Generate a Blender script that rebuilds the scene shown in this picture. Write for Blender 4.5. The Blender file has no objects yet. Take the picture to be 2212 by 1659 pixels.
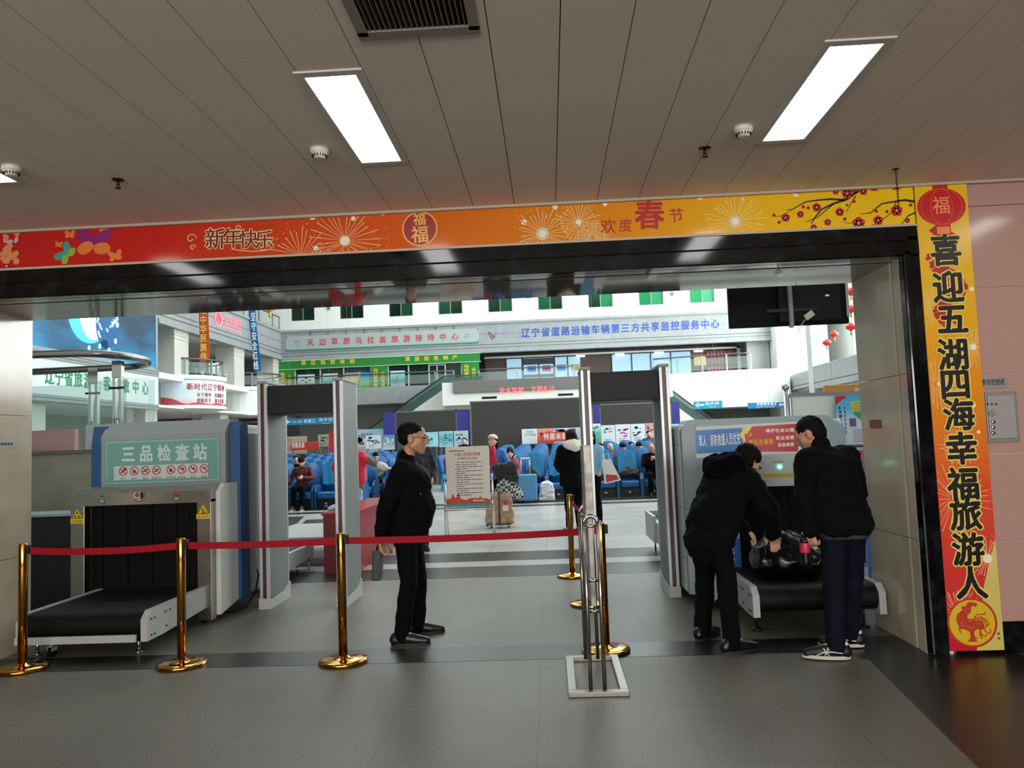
import bpy, bmesh, math, random
from mathutils import Vector, Matrix, Euler, noise as mnoise
random.seed(7)
SC = bpy.context.scene
COL = SC.collection
PI = math.pi

# ---------------------------------------------------------------- camera
F, CX, CY, H = 1700.0, 1106.0, 829.5, 1.5
yv = Vector(((1187-CX)/F, -(952-CY)/F, -1.0)).normalized()
zr = Vector((-0.038, 1.0, 0.0)); zr.z = -(zr.x*yv.x+zr.y*yv.y)/yv.z; zr.normalize()
xv = yv.cross(zr)
RM = Matrix((xv, yv, zr))                      # rows: world axes in camera coordinates
cd = bpy.data.cameras.new('camera'); cam = bpy.data.objects.new('camera', cd); COL.objects.link(cam)
cam.matrix_world = Matrix.Translation((0, 0, H)) @ RM.to_4x4()
cd.sensor_width = 36.0; cd.lens = F/2212*36.0; cd.clip_end = 300; cd.clip_start = 0.02
SC.camera = cam

def ray(px, py): return RM @ Vector(((px-CX)/F, -(py-CY)/F, -1.0))
def P(px, py, Y):                              # photo pixel -> point on the vertical plane y = Y
    d = ray(px, py); d *= Y/d.y; return Vector((d.x, Y, H+d.z))
def G(px, py, z=0.0):                          # photo pixel -> point at height z
    d = ray(px, py); d *= (z-H)/d.z; return Vector((d.x, d.y, z))
def XP(px, py, X):                             # photo pixel -> point on the plane x = X
    d = ray(px, py); d *= X/d.x; return Vector((X, d.y, H+d.z))

# ---------------------------------------------------------------- world, light, exposure
SC.view_settings.view_transform = 'Standard'; SC.view_settings.look = 'None'
SC.view_settings.gamma = 1.0; SC.view_settings.exposure = 0.0
SC.view_settings.use_curve_mapping = False
w = bpy.data.worlds.new('world'); SC.world = w; w.use_nodes = True
bgn = w.node_tree.nodes['Background']; bgn.inputs[0].default_value = (0.80, 0.88, 1.0, 1); bgn.inputs[1].default_value = 0.035
def area(name, loc, rot, sx, sy, power, col=(1, 1, 1)):
    l = bpy.data.lights.new(name, 'AREA'); l.shape = 'RECTANGLE'; l.size = sx; l.size_y = sy; l.energy = power; l.color = col
    o = bpy.data.objects.new(name, l); o.location = loc; o.rotation_euler = rot; COL.objects.link(o); return o
# added overhead fill lamps under the closed, unseen hall roof, and the tall window wall on its right side
for k, (x, y) in enumerate(((-6.5, 17), (4.0, 17), (-6.5, 25), (4.0, 25), (-6.5, 34), (4.0, 34))):
    area('hall_fill', (x, y, 13.4), (0, 0, 0), 6.5, 7.5, 560, (0.90, 0.97, 1.0))
area('window_daylight', (13.6, 29, 7.0), (0, math.radians(72), 0), 6.0, 16.0, 2600, (0.97, 0.99, 1.0))
# daylight through the glass entrance doors behind the camera, falling on the floor there
area('entrance_daylight', (0, -6.4, 2.1), (math.radians(58), 0, 0), 11.0, 1.9, 1000, (1.0, 0.94, 0.88))

# ---------------------------------------------------------------- materials
def lin(v): return v/12.92 if v <= 0.04045 else ((v+0.055)/1.055)**2.4
def hexc(h): return tuple(lin(int(h[i:i+2], 16)/255) for i in (0, 2, 4))
MATS = {}
def mat(name, col, rough=0.6, metal=0.0, emit=0.0, spec=0.5, alpha=1.0, trans=0.0, ecol=None, sheen=0.0, coat=0.0):
    if name in MATS: return MATS[name]
    m = bpy.data.materials.new(name); m.use_nodes = True
    b = m.node_tree.nodes['Principled BSDF']
    c = hexc(col) if isinstance(col, str) else col
    b.inputs['Base Color'].default_value = (*c, 1); b.inputs['Roughness'].default_value = rough
    b.inputs['Metallic'].default_value = metal; b.inputs['Specular IOR Level'].default_value = spec
    b.inputs['Alpha'].default_value = alpha; b.inputs['Transmission Weight'].default_value = trans
    if coat: b.inputs['Coat Weight'].default_value = coat; b.inputs['Coat Roughness'].default_value = 0.05
    if emit:
        e = ecol or c
        if isinstance(e, str): e = hexc(e)
        b.inputs['Emission Color'].default_value = (*e, 1); b.inputs['Emission Strength'].default_value = emit
    MATS[name] = m; return m
def noisy(name, cols, scale=20.0, detail=3.0, rough=0.5, metal=0.0, stops=None, vec='Object', stretch=(1, 1, 1), bump=0.0, spec=0.5, rr=None):
    if name in MATS: return MATS[name]
    m = mat(name, (0.5, 0.5, 0.5), rough, metal, spec=spec); nt = m.node_tree; b = nt.nodes['Principled BSDF']
    tc = nt.nodes.new('ShaderNodeTexCoord'); mp = nt.nodes.new('ShaderNodeMapping'); mp.inputs['Scale'].default_value = stretch
    n = nt.nodes.new('ShaderNodeTexNoise'); n.inputs['Scale'].default_value = scale; n.inputs['Detail'].default_value = detail
    r = nt.nodes.new('ShaderNodeValToRGB')
    nt.links.new(tc.outputs[vec], mp.inputs['Vector']); nt.links.new(mp.outputs[0], n.inputs['Vector'])
    nt.links.new(n.outputs['Fac'], r.inputs[0]); nt.links.new(r.outputs[0], b.inputs['Base Color'])
    k = len(cols); st = stops or [0.3+0.4*i/(k-1) for i in range(k)]
    el = r.color_ramp.elements
    while len(el) < k: el.new(0.5)
    for i in range(k): el[i].position = st[i]; el[i].color = (*hexc(cols[i]), 1)
    if bump:
        bp = nt.nodes.new('ShaderNodeBump'); bp.inputs['Strength'].default_value = bump; bp.inputs['Distance'].default_value = 0.01
        nt.links.new(n.outputs['Fac'], bp.inputs['Height']); nt.links.new(bp.outputs[0], b.inputs['Normal'])
    return m
def ramped(name, stops, axis='X', lo=0.0, hi=1.0, rough=0.4, speck=None, emit=0.0):
    """print with a colour run along one object axis (a printed sheet)."""
    if name in MATS: return MATS[name]
    m = mat(name, (0.5, 0.5, 0.5), rough); nt = m.node_tree; b = nt.nodes['Principled BSDF']
    tc = nt.nodes.new('ShaderNodeTexCoord'); sx = nt.nodes.new('ShaderNodeSeparateXYZ'); mr = nt.nodes.new('ShaderNodeMapRange')
    mr.inputs['From Min'].default_value = lo; mr.inputs['From Max'].default_value = hi
    r = nt.nodes.new('ShaderNodeValToRGB'); el = r.color_ramp.elements
    while len(el) < len(stops): el.new(0.5)
    for i, (p, c) in enumerate(stops): el[i].position = p; el[i].color = (*hexc(c), 1)
    nt.links.new(tc.outputs['Object'], sx.inputs[0]); nt.links.new(sx.outputs[axis], mr.inputs['Value'])
    nt.links.new(mr.outputs[0], r.inputs[0]); nt.links.new(r.outputs[0], b.inputs['Base Color'])
    if emit:
        nt.links.new(r.outputs[0], b.inputs['Emission Color']); b.inputs['Emission Strength'].default_value = emit
    return m
def glass(name, col, rough=0.02, alpha=0.25):
    if name in MATS: return MATS[name]
    m = bpy.data.materials.new(name); m.use_nodes = True; nt = m.node_tree; nt.nodes.clear()
    o = nt.nodes.new('ShaderNodeOutputMaterial'); mx = nt.nodes.new('ShaderNodeMixShader'); t = nt.nodes.new('ShaderNodeBsdfTransparent'); g = nt.nodes.new('ShaderNodeBsdfPrincipled')
    g.inputs['Base Color'].default_value = (*hexc(col), 1); g.inputs['Roughness'].default_value = rough
    t.inputs[0].default_value = (*[0.55+0.45*v for v in hexc(col)], 1)
    mx.inputs[0].default_value = alpha
    nt.links.new(t.outputs[0], mx.inputs[1]); nt.links.new(g.outputs[0], mx.inputs[2]); nt.links.new(mx.outputs[0], o.inputs[0])
    MATS[name] = m; return m

# ---------------------------------------------------------------- mesh builder
class MB:
    def __init__(s): s.bm = bmesh.new()
    def _f(s, vs):
        try: return s.bm.faces.new(vs)
        except ValueError: return None
    def poly(s, pts): 
        s._f([s.bm.verts.new(Vector(p)) for p in pts]); return s
    def box(s, a, b, M=None, bev=0.0, seg=2):
        x0, y0, z0 = a; x1, y1, z1 = b
        t = bmesh.new()
        v = [t.verts.new(p) for p in ((x0,y0,z0),(x1,y0,z0),(x1,y1,z0),(x0,y1,z0),(x0,y0,z1),(x1,y0,z1),(x1,y1,z1),(x0,y1,z1))]
        for f in ((3,2,1,0),(4,5,6,7),(0,1,5,4),(1,2,6,5),(2,3,7,6),(3,0,4,7)): t.faces.new([v[i] for i in f])
        if bev: bmesh.ops.bevel(t, geom=list(t.edges), offset=bev, segments=seg, affect='EDGES', profile=0.5)
        s.merge(t, M); return s
    def merge(s, t, M=None):
        if M is not None: bmesh.ops.transform(t, matrix=M, verts=t.verts)
        mp = {}
        for v in t.verts: mp[v] = s.bm.verts.new(v.co)
        for f in t.faces:
            g = s._f([mp[v] for v in f.verts])
            if g: g.smooth = f.smooth; g.material_index = f.material_index
        t.free(); return s
    def cyl(s, a, b, r, r2=None, n=20, caps=True):
        a, b = Vector(a), Vector(b); r2 = r if r2 is None else r2
        d = (b-a).normalized(); u = d.orthogonal().normalized(); v = d.cross(u)
        A, B = [], []
        for i in range(n):
            t = 2*PI*i/n; e = u*math.cos(t)+v*math.sin(t)
            A.append(s.bm.verts.new(a+e*r)); B.append(s.bm.verts.new(b+e*r2))
        for i in range(n):
            f = s._f([A[i], A[(i+1) % n], B[(i+1) % n], B[i]])
            if f: f.smooth = True
        if caps: s._f(A[::-1]); s._f(B)
        return s
    def tube(s, pts, r, n=12, closed=False):
        pts = [Vector(p) for p in pts]; rings = []; N = len(pts)
        u = None
        for i, p in enumerate(pts):
            if closed: d = pts[(i+1) % N]-pts[i-1]
            else: d = pts[min(i+1, N-1)]-pts[max(i-1, 0)]
            d.normalize()
            u = (d.orthogonal() if u is None else u-d*u.dot(d)).normalized(); v = d.cross(u)
            rr = r[i] if isinstance(r, (list, tuple)) else r
            rings.append([s.bm.verts.new(p+(u*math.cos(2*PI*k/n)+v*math.sin(2*PI*k/n))*rr) for k in range(n)])
        for i in range(N if closed else N-1):
            A, B = rings[i], rings[(i+1) % N]
            for k in range(n):
                f = s._f([A[k], A[(k+1) % n], B[(k+1) % n], B[k]])
                if f: f.smooth = True
        if not closed: s._f(rings[0][::-1]); s._f(rings[-1])
        return s
    def lathe(s, prof, c=(0, 0, 0), n=32, axis='Z'):
        c = Vector(c); rings = []
        for r, h in prof:
            ring = []
            for k in range(n):
                t = 2*PI*k/n
                if axis == 'Z': p = Vector((r*math.cos(t), r*math.sin(t), h))
                elif axis == 'Y': p = Vector((r*math.cos(t), h, r*math.sin(t)))
                else: p = Vector((h, r*math.cos(t), r*math.sin(t)))
                ring.append(s.bm.verts.new(c+p))
            rings.append(ring)
        for A, B in zip(rings, rings[1:]):
            for k in range(n):
                f = s._f([A[k], A[(k+1) % n], B[(k+1) % n], B[k]])
                if f: f.smooth = True
        s._f(rings[0][::-1]); s._f(rings[-1]); return s
    def prism(s, pts, d):                      # extrude a polygon along vector d
        d = Vector(d); A = [s.bm.verts.new(Vector(p)) for p in pts]; B = [s.bm.verts.new(Vector(p)+d) for p in pts]
        n = len(A); s._f(A[::-1]); s._f(B)
        for i in range(n): s._f([A[i], A[(i+1) % n], B[(i+1) % n], B[i]])
        return s
    def ball(s, c, r, n=2, M=None):
        t = bmesh.new(); bmesh.ops.create_icosphere(t, subdivisions=n, radius=1.0)
        rr = r if isinstance(r, (tuple, list)) else (r, r, r)
        X = Matrix.Translation(c) @ (M or Matrix()) @ Matrix.Diagonal((*rr, 1))
        for f in t.faces: f.smooth = True
        return s.merge(t, X)
    def ring(s, c, r0, r1, d=(0, -1, 0), n=40, th=0.0):  # flat ring facing d
        c = Vector(c); d = Vector(d).normalized(); u = d.orthogonal().normalized(); v = d.cross(u)
        A = [s.bm.verts.new(c+(u*math.cos(2*PI*k/n)+v*math.sin(2*PI*k/n))*r0) for k in range(n)]
        B = [s.bm.verts.new(c+(u*math.cos(2*PI*k/n)+v*math.sin(2*PI*k/n))*r1) for k in range(n)]
        for k in range(n): s._f([A[k], A[(k+1) % n], B[(k+1) % n], B[k]])
        return s
    def disc(s, c, r, d=(0, -1, 0), n=32, rx=1.0):
        c = Vector(c); d = Vector(d).normalized(); u = Vector((0, 0, 1)); v = d.cross(u)
        if v.length < .1: u = Vector((1, 0, 0)); v = d.cross(u)
        v.normalize()
        s._f([s.bm.verts.new(c+v*math.cos(2*PI*k/n)*r*rx+u*math.sin(2*PI*k/n)*r) for k in range(n)]); return s
    def build(s, name, m, parent=None, loc=None, smooth=False, fix=True):
        """link as one mesh object; with a parent, coordinates given are world ones unless the parent says local."""
        if fix: bmesh.ops.recalc_face_normals(s.bm, faces=s.bm.faces)
        off = None
        if parent is not None and not parent.get('_local'): off = -root_loc(parent)
        if loc is not None: off = -Vector(loc)
        if off is not None: bmesh.ops.translate(s.bm, vec=off, verts=s.bm.verts)
        me = bpy.data.meshes.new(name); s.bm.to_mesh(me); s.bm.free()
        if smooth:
            for p in me.polygons: p.use_smooth = True
        return link(name, me, m, parent, loc)
def root_loc(o):
    v = Vector((0, 0, 0))
    while o is not None: v = v+o.location; o = o.parent
    return v
def link(name, me, m, parent=None, loc=None):
    o = bpy.data.objects.new(name, me); COL.objects.link(o)
    if m is not None:
        for x in (m if isinstance(m, (list, tuple)) else [m]): me.materials.append(x)
    if loc is not None: o.location = loc
    if parent is not None:
        o.parent = parent
        if parent.get('_local'): o['_local'] = 1
    return o
def tag(o, label, cat, group=None, kind=None):
    o['label'] = label; o['category'] = cat
    if group: o['group'] = group
    if kind: o['kind'] = kind
    return o
def thing(name, label, cat, loc=(0, 0, 0), rz=0.0, group=None, local=False):
    o = bpy.data.objects.new(name, None); o.empty_display_size = 0.05; COL.objects.link(o)
    o.location = loc; o.rotation_euler = (0, 0, rz)
    if local or rz: o['_local'] = 1
    return tag(o, label, cat, group)
def struct(name, mb, m): 
    o = mb.build(name, m); o['kind'] = 'structure'; return o
def copy_tree(o, parent=None):
    c = o.copy(); COL.objects.link(c)
    if parent is not None: c.parent = parent
    for ch in list(o.children): copy_tree(ch, c)
    return c

# ---------------------------------------------------------------- lettering
GLY = {}
def glyph(ch, off=0.0):
    k = (ch, off)
    if k in GLY: return GLY[k]
    c = bpy.data.curves.new('t', 'FONT'); c.body = ch; c.resolution_u = 3; c.offset = off; c.fill_mode = 'FRONT'
    o = bpy.data.objects.new('t', c); COL.objects.link(o)
    dg = bpy.context.evaluated_depsgraph_get()
    me = bpy.data.meshes.new_from_object(o.evaluated_get(dg))
    vs = [(v.co.x, v.co.y) for v in me.vertices]; fs = [tuple(p.vertices) for p in me.polygons]
    bpy.data.objects.remove(o); bpy.data.curves.remove(c); bpy.data.meshes.remove(me)
    GLY[k] = (vs, fs); return GLY[k]
def put(mb, ch, o, u, v, off=0.0, fill=True, warp=None):
    """one glyph in the cell o..o+u..o+v; off thickens its strokes."""
    if off > 0.004:
        k = 8 if off > 0.03 else 4
        for i in range(k):
            a = 2*PI*i/k+PI/4; put(mb, ch, o+u*(off*math.cos(a))+v*(off*math.sin(a))+u.cross(v).normalized()*(0.0012*v.length*(i+1)), u, v, 0.0, fill, warp)
        return
    vs, fs = glyph(ch, 0.0)
    if not vs: return
    if fill == 'x':
        x0, x1 = min(p[0] for p in vs), max(p[0] for p in vs); y0, y1 = min(p[1] for p in vs), max(p[1] for p in vs)
        x1 = max(x1, x0+.2)
    elif ord(ch) > 0x2000: x0, x1, y0, y1 = 0.0, 1.0, -0.12, 0.88
    else:
        wd = max(p[0] for p in vs)+0.05; x0, x1, y0, y1 = 0.0, wd, -0.2, 0.85
    bvs = []
    for x, y in vs:
        a, b = (x-x0)/(x1-x0), (y-y0)/(y1-y0)
        q = o+u*a+v*b
        bvs.append(mb.bm.verts.new(warp(q) if warp else q))
    for f in fs: mb._f([bvs[i] for i in f])
def write(body, o, u, v, off=0.012, mb=None, vert=False, gap=0.06, warp=None, fill=True):
    """a line of writing filling the rectangle at corner o spanned by u (along) and v (up)."""
    mb = mb or MB(); o, u, v = Vector(o), Vector(u), Vector(v)
    W = [1.0 if ord(c) > 0x2000 else (0.5 if c == ' ' else 0.62) for c in body]
    T = sum(W); x = 0.0
    for c, wd in zip(body, W):
        if c != ' ':
            if vert:
                a = o+v*(1-(x+wd-gap/2)/T); put(mb, c, a, u, v*((wd-gap)/T), off, fill, warp)
            else:
                a = o+u*((x+gap/2)/T); put(mb, c, a, u*((wd-gap)/T), v, off, fill, warp)
        x += wd
    return mb
def wpx(body, Y, x0, y0, x1, y1, h, off=0.012, mb=None, gap=0.06):
    """lettering on the plane y = Y whose base runs between two photo points and is h photo pixels tall."""
    a, b, t = P(x0, y0, Y), P(x1, y1, Y), P(x0, y0-h, Y)
    return write(body, a, b-a, Vector((0, 0, t.z-a.z)), off, mb, gap=gap)

# ================================================================ THE ENTRANCE HALL: SETTING
CZ, YW, XL, XR, YB = 3.15, 5.4, -4.24, 2.44, 6.28
SOF = 2.655
def floor_mat(name, cols, rough, scale=170.0, jx=0.8, jo=(0.0, 0.0), spec=0.5):
    m = noisy(name, cols, scale, 2.0, rough, stops=[0.34, 0.46, 0.54, 0.66], spec=spec)
    nt = m.node_tree; b = nt.nodes['Principled BSDF']; lk = b.inputs['Base Color'].links[0].from_socket
    tc = nt.nodes.new('ShaderNodeTexCoord'); br = nt.nodes.new('ShaderNodeTexBrick')
    mp = nt.nodes.new('ShaderNodeMapping'); mp.inputs['Location'].default_value = (*jo, 0)
    nt.links.new(tc.outputs['Object'], mp.inputs[0]); nt.links.new(mp.outputs[0], br.inputs['Vector'])
    br.offset = 0.0; br.squash = 1.0; br.inputs['Scale'].default_value = 1.0; br.inputs['Brick Width'].default_value = jx; br.inputs['Row Height'].default_value = jx
    br.inputs['Mortar Size'].default_value = 0.0025; br.inputs['Mortar Smooth'].default_value = 0.3; br.inputs['Bias'].default_value = 0
    br.inputs['Color1'].default_value = (1, 1, 1, 1); br.inputs['Color2'].default_value = (0.93, 0.93, 0.93, 1); br.inputs['Mortar'].default_value = (0.45, 0.45, 0.44, 1)
    mx = nt.nodes.new('ShaderNodeMix'); mx.data_type = 'RGBA'; mx.blend_type = 'MULTIPLY'; mx.inputs[0].default_value = 1.0
    n2 = nt.nodes.new('ShaderNodeTexNoise'); n2.inputs['Scale'].default_value = 1.1; n2.inputs['Detail'].default_value = 4
    r2 = nt.nodes.new('ShaderNodeMapRange'); r2.inputs['To Min'].default_value = 0.88; r2.inputs['To Max'].default_value = 1.10
    m2 = nt.nodes.new('ShaderNodeMix'); m2.data_type = 'RGBA'; m2.blend_type = 'MULTIPLY'; m2.inputs[0].default_value = 1.0
    nt.links.new(lk, mx.inputs[6]); nt.links.new(br.outputs['Color'], mx.inputs[7])
    nt.links.new(tc.outputs['Object'], n2.inputs['Vector']); nt.links.new(n2.outputs['Fac'], r2.inputs['Value'])
    nt.links.new(mx.outputs[2], m2.inputs[6]); nt.links.new(r2.outputs[0], m2.inputs[7]); nt.links.new(m2.outputs[2], b.inputs['Base Color'])
    r3 = nt.nodes.new('ShaderNodeMapRange'); r3.inputs['To Min'].default_value = rough-0.09; r3.inputs['To Max'].default_value = rough+0.11
    nt.links.new(n2.outputs['Fac'], r3.inputs['Value']); nt.links.new(r3.outputs[0], b.inputs['Roughness'])
    return m
M_FLOOR = floor_mat('grey speckled granite', ['34312A', '575449', '656256', '8E8B7E'], 0.42, jo=(0.12, 0.25))
M_FDARK = floor_mat('dark speckled granite', ['0E0E0E', '1A1A19', '222221', '2F2F2D'], 0.30)
M_FLITE = floor_mat('pale polished granite', ['8A8882', 'B0AEA6', 'BEBCB4', 'D2D0C8'], 0.22, jo=(0.1, 0.3))
M_BLACK = noisy('black polished granite', ['050505', '090909', '101112', '1D1E1F'], 9, 6, 0.09, stretch=(1, 1, 1))
M_CREAM = noisy('cream marble', ['ABA18D', 'B1A893', 'B6AD99', 'BAB19E'], 3.0, 5, 0.16, bump=0.0)
M_PINK = noisy('pink granite', ['A07C74', 'B08A80', 'B9948A', 'C29E93'], 190, 3, 0.14)
M_CEIL = noisy('warm grey ceiling board', ['E4D9CF', 'EADFD5'], 60, 2, 0.62)
M_WHITE = mat('white plaster', 'E9ECE8', 0.8)
M_SS = noisy('brushed steel', ['8E8B85', 'A5A29B'], 14, 3, 0.26, 1.0, stretch=(60, 60, 1))
M_CHROME = mat('polished steel', 'BDBDBA', 0.10, 1.0)
M_BRASS = mat('polished brass', 'C08A3C', 0.14, 1.0)
M_GREYM = mat('grey painted metal', '9FA5A6', 0.45)
M_DKMET = mat('charcoal painted metal', '16171A', 0.5, spec=.25)
M_RUB = noisy('black rubber', ['060606', '0D0D0D'], 30, 3, 0.6, spec=.2)

struct('floor', MB().box((-12, -6, -0.1), (9, 8.94, 0)), M_FLOOR)
struct('floor', MB().box((-30, 8.94, -0.1), (24, 46, 0)), M_FLITE)
mb = MB()                                      # dark bands let into both floors
def band(x0, y0, x1, y1, z=0.0015): mb.poly([(x0, y0, z), (x1, y0, z), (x1, y1, z), (x0, y1, z)])
band(-9, 5.55, 2.44, 5.93); mb.poly([(2.02, 5.36, .0015), (1.62, 2.0, .0015), (1.45, -6, .0015), (9, -6, .0015), (9, 5.36, .0015)]); band(1.98, 5.36, 2.44, 5.55); band(2.44, 5.36, 3.0, 5.40, 0.001)
band(-9.5, 8.94, 6, 9.72); band(-9.5, 10.15, 6, 10.95); band(-9, 18.4, 12, 18.9); band(-9, 19.35, 12, 20.1)
for k in range(5):                             # slanting bands of the fan pattern at left
    x = -4.1-0.78*k; mb.poly([(x, 11.2+1.2*k, 0.0015), (x+0.45, 11.2+1.2*k, 0.0015), (x-0.75, 16.9+.9*k, 0.0015), (x-1.2, 16.9+.9*k, 0.0015)])
for k in range(3):
    x = 3.0+1.2*k; mb.poly([(x, 18.3, 0.0012), (x+0.5, 18.3, 0.0012), (x+1.7, 12, 0.0012), (x+1.2, 12, 0.0012)])
struct('floor_inlay', mb, M_FDARK)

# boarded ceiling: boards running away from the door, dark joints between them
mb = MB(); x = 0.11-0.287*33; 
holes = [(-0.668, -0.24, 1.9, 3.02)]
while x < 9.5:
    a, b = x+0.0022, x+0.287-0.0022
    ys = [-6.0, YW]
    cut = [h for h in holes if not (b < h[0]-0.05 or a > h[1]+0.05)]
    for h in cut:
        if a < h[0]-0.01: mb.box((a, h[2], CZ), (min(b, h[0]), h[3], CZ+0.02))
        if b > h[1]+0.01: mb.box((max(a, h[1]), h[2], CZ), (b, h[3], CZ+0.02))
    if cut: mb.box((a, -6, CZ), (b, cut[0][2], CZ+0.02)); mb.box((a, cut[0][3], CZ), (b, YW, CZ+0.02))
    else: mb.box((a, -6, CZ), (b, YW, CZ+0.02))
    x += 0.287
struct('ceiling', mb, M_CEIL)
struct('ceiling_void', MB().box((-9.6, -6, CZ+0.35), (9.7, YW, CZ+0.4)), mat('dark ceiling void', '0E0B09', 0.9))

# wall with the wide opening
mb = MB()
mb.box((-9, YW+0.03, 2.86), (9, YB, 12.6)); mb.box((-9, YW+0.03, 0), (XL-0.12, YB, 2.86)); mb.box((XR+0.12, YW+0.03, 0), (9, YB, 2.86))
struct('wall_front', mb, mat('painted upper wall', 'D9DBD6', 0.7))
# pink granite facing to the right of the opening, five courses with open joints, on a black base
mb = MB(); zs = [0.205, 0.74, 1.30, 1.86, 2.42, 2.98, 3.14]
for a, b in zip(zs, zs[1:]): mb.box((2.60, YW, a+0.003), (9, YW+0.03, b-0.003))
struct('wall_right', mb, M_PINK)
struct('baseboard_right', MB().box((2.60, YW-0.004, 0), (9, YW+0.03, 0.203)), M_BLACK)
struct('wall_left', MB().box((-9, YW, 0), (XL-0.12, YW+0.03, 3.14)), M_PINK)
struct('trim_1', MB().box((-9, YW-0.035, 3.132), (9, YW, 3.152), bev=0.004).box((-9, YW-0.02, 2.862), (2.57, YW-.012, 2.878)), mat('cream cornice paint', 'B9A995', 0.5))
# black granite architrave
mb = MB()
mb.box((XL-0.12, YW-0.03, SOF), (XR+0.115, YW+0.06, 2.765), bev=0.012)
mb.box((XL-0.12, YW-0.012, 2.765), (XR+0.115, YW+0.05, 2.868), bev=0.006)
struct('trim_2', mb, M_BLACK)
struct('trim_3', MB().box((XR, YW-0.03, 0), (XR+0.06, YW+0.06, 2.70), bev=0.014).box((XR+0.045, YW-0.012, 0), (XR+0.118, YW+0.05, 2.80), bev=0.006), M_BLACK)
struct('trim_4', MB().box((XL-0.12, YW-0.03, 0), (XL, YW+0.06, 2.70), bev=0.014), M_BLACK)
# cream marble lining of the opening, with the groove of the roller shutter
def lining(nm, f):
    mb = MB(); f(mb); struct(nm, mb, M_CREAM)
gr = (5.555, 5.60)
for nm, xa, xb in (('trim_5', XR, XR+0.12), ('trim_6', XL-0.12, XL)):
    def f(mb, xa=xa, xb=xb):
        for z0, z1 in ((0, 0.74), (0.744, 1.86), (1.864, SOF+.02)):
            mb.box((xa, YW+0.06, z0), (xb, gr[0], z1)); mb.box((xa, gr[1], z0), (xb, YB, z1))
        s = 0.03 if xa > 0 else -0.03
        mb.box((xa+s, gr[0], 0), (xb+s*.1, gr[1], SOF))
    lining(nm, f)
struct('trim_7', MB().box((XL, YW+0.06, SOF), (XR, gr[0], 2.86)).box((XL, gr[1], SOF), (XR, YB, 2.86)), noisy('polished brown marble', ['5E574B', '6C6456', '776F61', '847B6D'], 2.2, 4, 0.05, stretch=(0.8, 3, 1)))
struct('trim_8', MB().box((XL, gr[0], SOF+0.04), (XR, gr[1], 2.86)), mat('shutter slot', '17130F', 0.7))

# ================================================================ FESTIVE BANNERS
bl = thing('festive_banner', 'long red-to-yellow New Year banner across the lintel above the opening', 'banner', (-5.0, YW, 2.878))
BY = YW-0.004
M_BAN = ramped('red to yellow print', [(0.0, 'B01A20'), (0.30, 'C3261B'), (0.50, 'D2531A'), (0.72, 'E08A17'), (0.86, 'EDBA1A'), (1.0, 'EFC91E')], 'X', 0.0, 7.55, 0.13)
MB().box((-5.0, BY, 2.878), (2.55, YW, 3.132)).build('printed_sheet', M_BAN, bl)
M_GOLD = mat('gold print', 'E8B64A', 0.4); M_GOLDL = mat('pale gold print', 'F3DDA0', 0.4); M_REDP = mat('red print', 'B3141A', 0.35); M_DKRED = mat('dark red print', '6E0E14', 0.4)
BP = BY-0.0015
def bp(px, py, y=BP): return P(px, py, y)
def burst(mb, c, r, n=26, w=0.0022, seed=0, dots=True, a0=0.0, a1=2*PI):
    rr = random.Random(seed)
    for k in range(n):
        t = a0+(a1-a0)*(k+rr.random()*.5)/n; L = r*(0.7+0.3*rr.random()); i = r*0.12
        d = Vector((math.cos(t), 0, math.sin(t))); q = Vector((-d.z, 0, d.x))*w
        mb.poly([c+d*i-q*.4, c+d*L-q, c+d*L+q, c+d*i+q*.4])
        if dots:
            for _ in range(2): mb.disc(c+d*L*(0.8+0.5*rr.random())+q*rr.uniform(-6, 6), w*1.6, n=6)
mb = MB()
for px, py, r, sd in ((745, 520, 80, 1), (650, 560, 70, 2), (1172, 505, 62, 3), (1250, 480, 52, 4), (1280, 512, 40, 5), (1588, 478, 68, 6)):
    c = bp(px, py); R_ = (bp(px+r, py)-c).length
    t = MB(); burst(t, c, R_, 30, seed=sd)
    for v in list(t.bm.verts): v.co.z = min(max(v.co.z, 2.882), 3.128)
    mb.merge(t.bm)
mb.build('firework_print', M_GOLDL, bl)
mb = MB()
for px, py, r in ((675, 467, 8), (827, 457, 8), (763, 472, 5), (683, 537, 6), (1199, 447, 6), (1132, 480, 6), (1307, 441, 5), (1512, 424, 8), (1603, 430, 4), (1720, 420, 6), (745, 520, 11), (1250, 480, 8), (1172, 505, 14), (1588, 478, 13)):
    c = bp(px, py); mb.disc(c, (bp(px+r, py)-c).length, n=14)
mb.build('sparkle_print', mat('cream print', 'F2E9C8', 0.4), bl)
# greetings
mb = MB()
for ch, x, y, s in (('新', 442, 540, 46), ('年', 480, 538, 44), ('快', 516, 539, 42), ('乐', 550, 541, 42)):
    a = bp(x, y, BP-.001); put(mb, ch, a, bp(x+s, y-2, BP-.001)-a, bp(x, y-s-2, BP-.001)-a, 0.05)
mb.build('greeting_outline', M_GOLDL, bl)
mb = MB()
for ch, x, y, s in (('新', 442, 540, 46), ('年', 480, 538, 44), ('快', 516, 539, 42), ('乐', 550, 541, 42)):
    a = bp(x, y, BP-.002); put(mb, ch, a, bp(x+s, y-2, BP-.002)-a, bp(x, y-s-2, BP-.002)-a, 0.02)
mb.build('greeting_lettering', M_DKRED, bl)
mb = MB()
for px, py, r in ((413, 516, 12), (416, 535, 7), (514, 493, 7), (580, 527, 8)):
    c = bp(px, py); R_ = (bp(px+r, py)-c).length
    mb.tube([c+Vector((math.cos(t*.35)*R_*(1-t/22), 0, math.sin(t*.35)*R_*(1-t/22))) for t in range(20)], 0.0035, 6)
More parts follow.
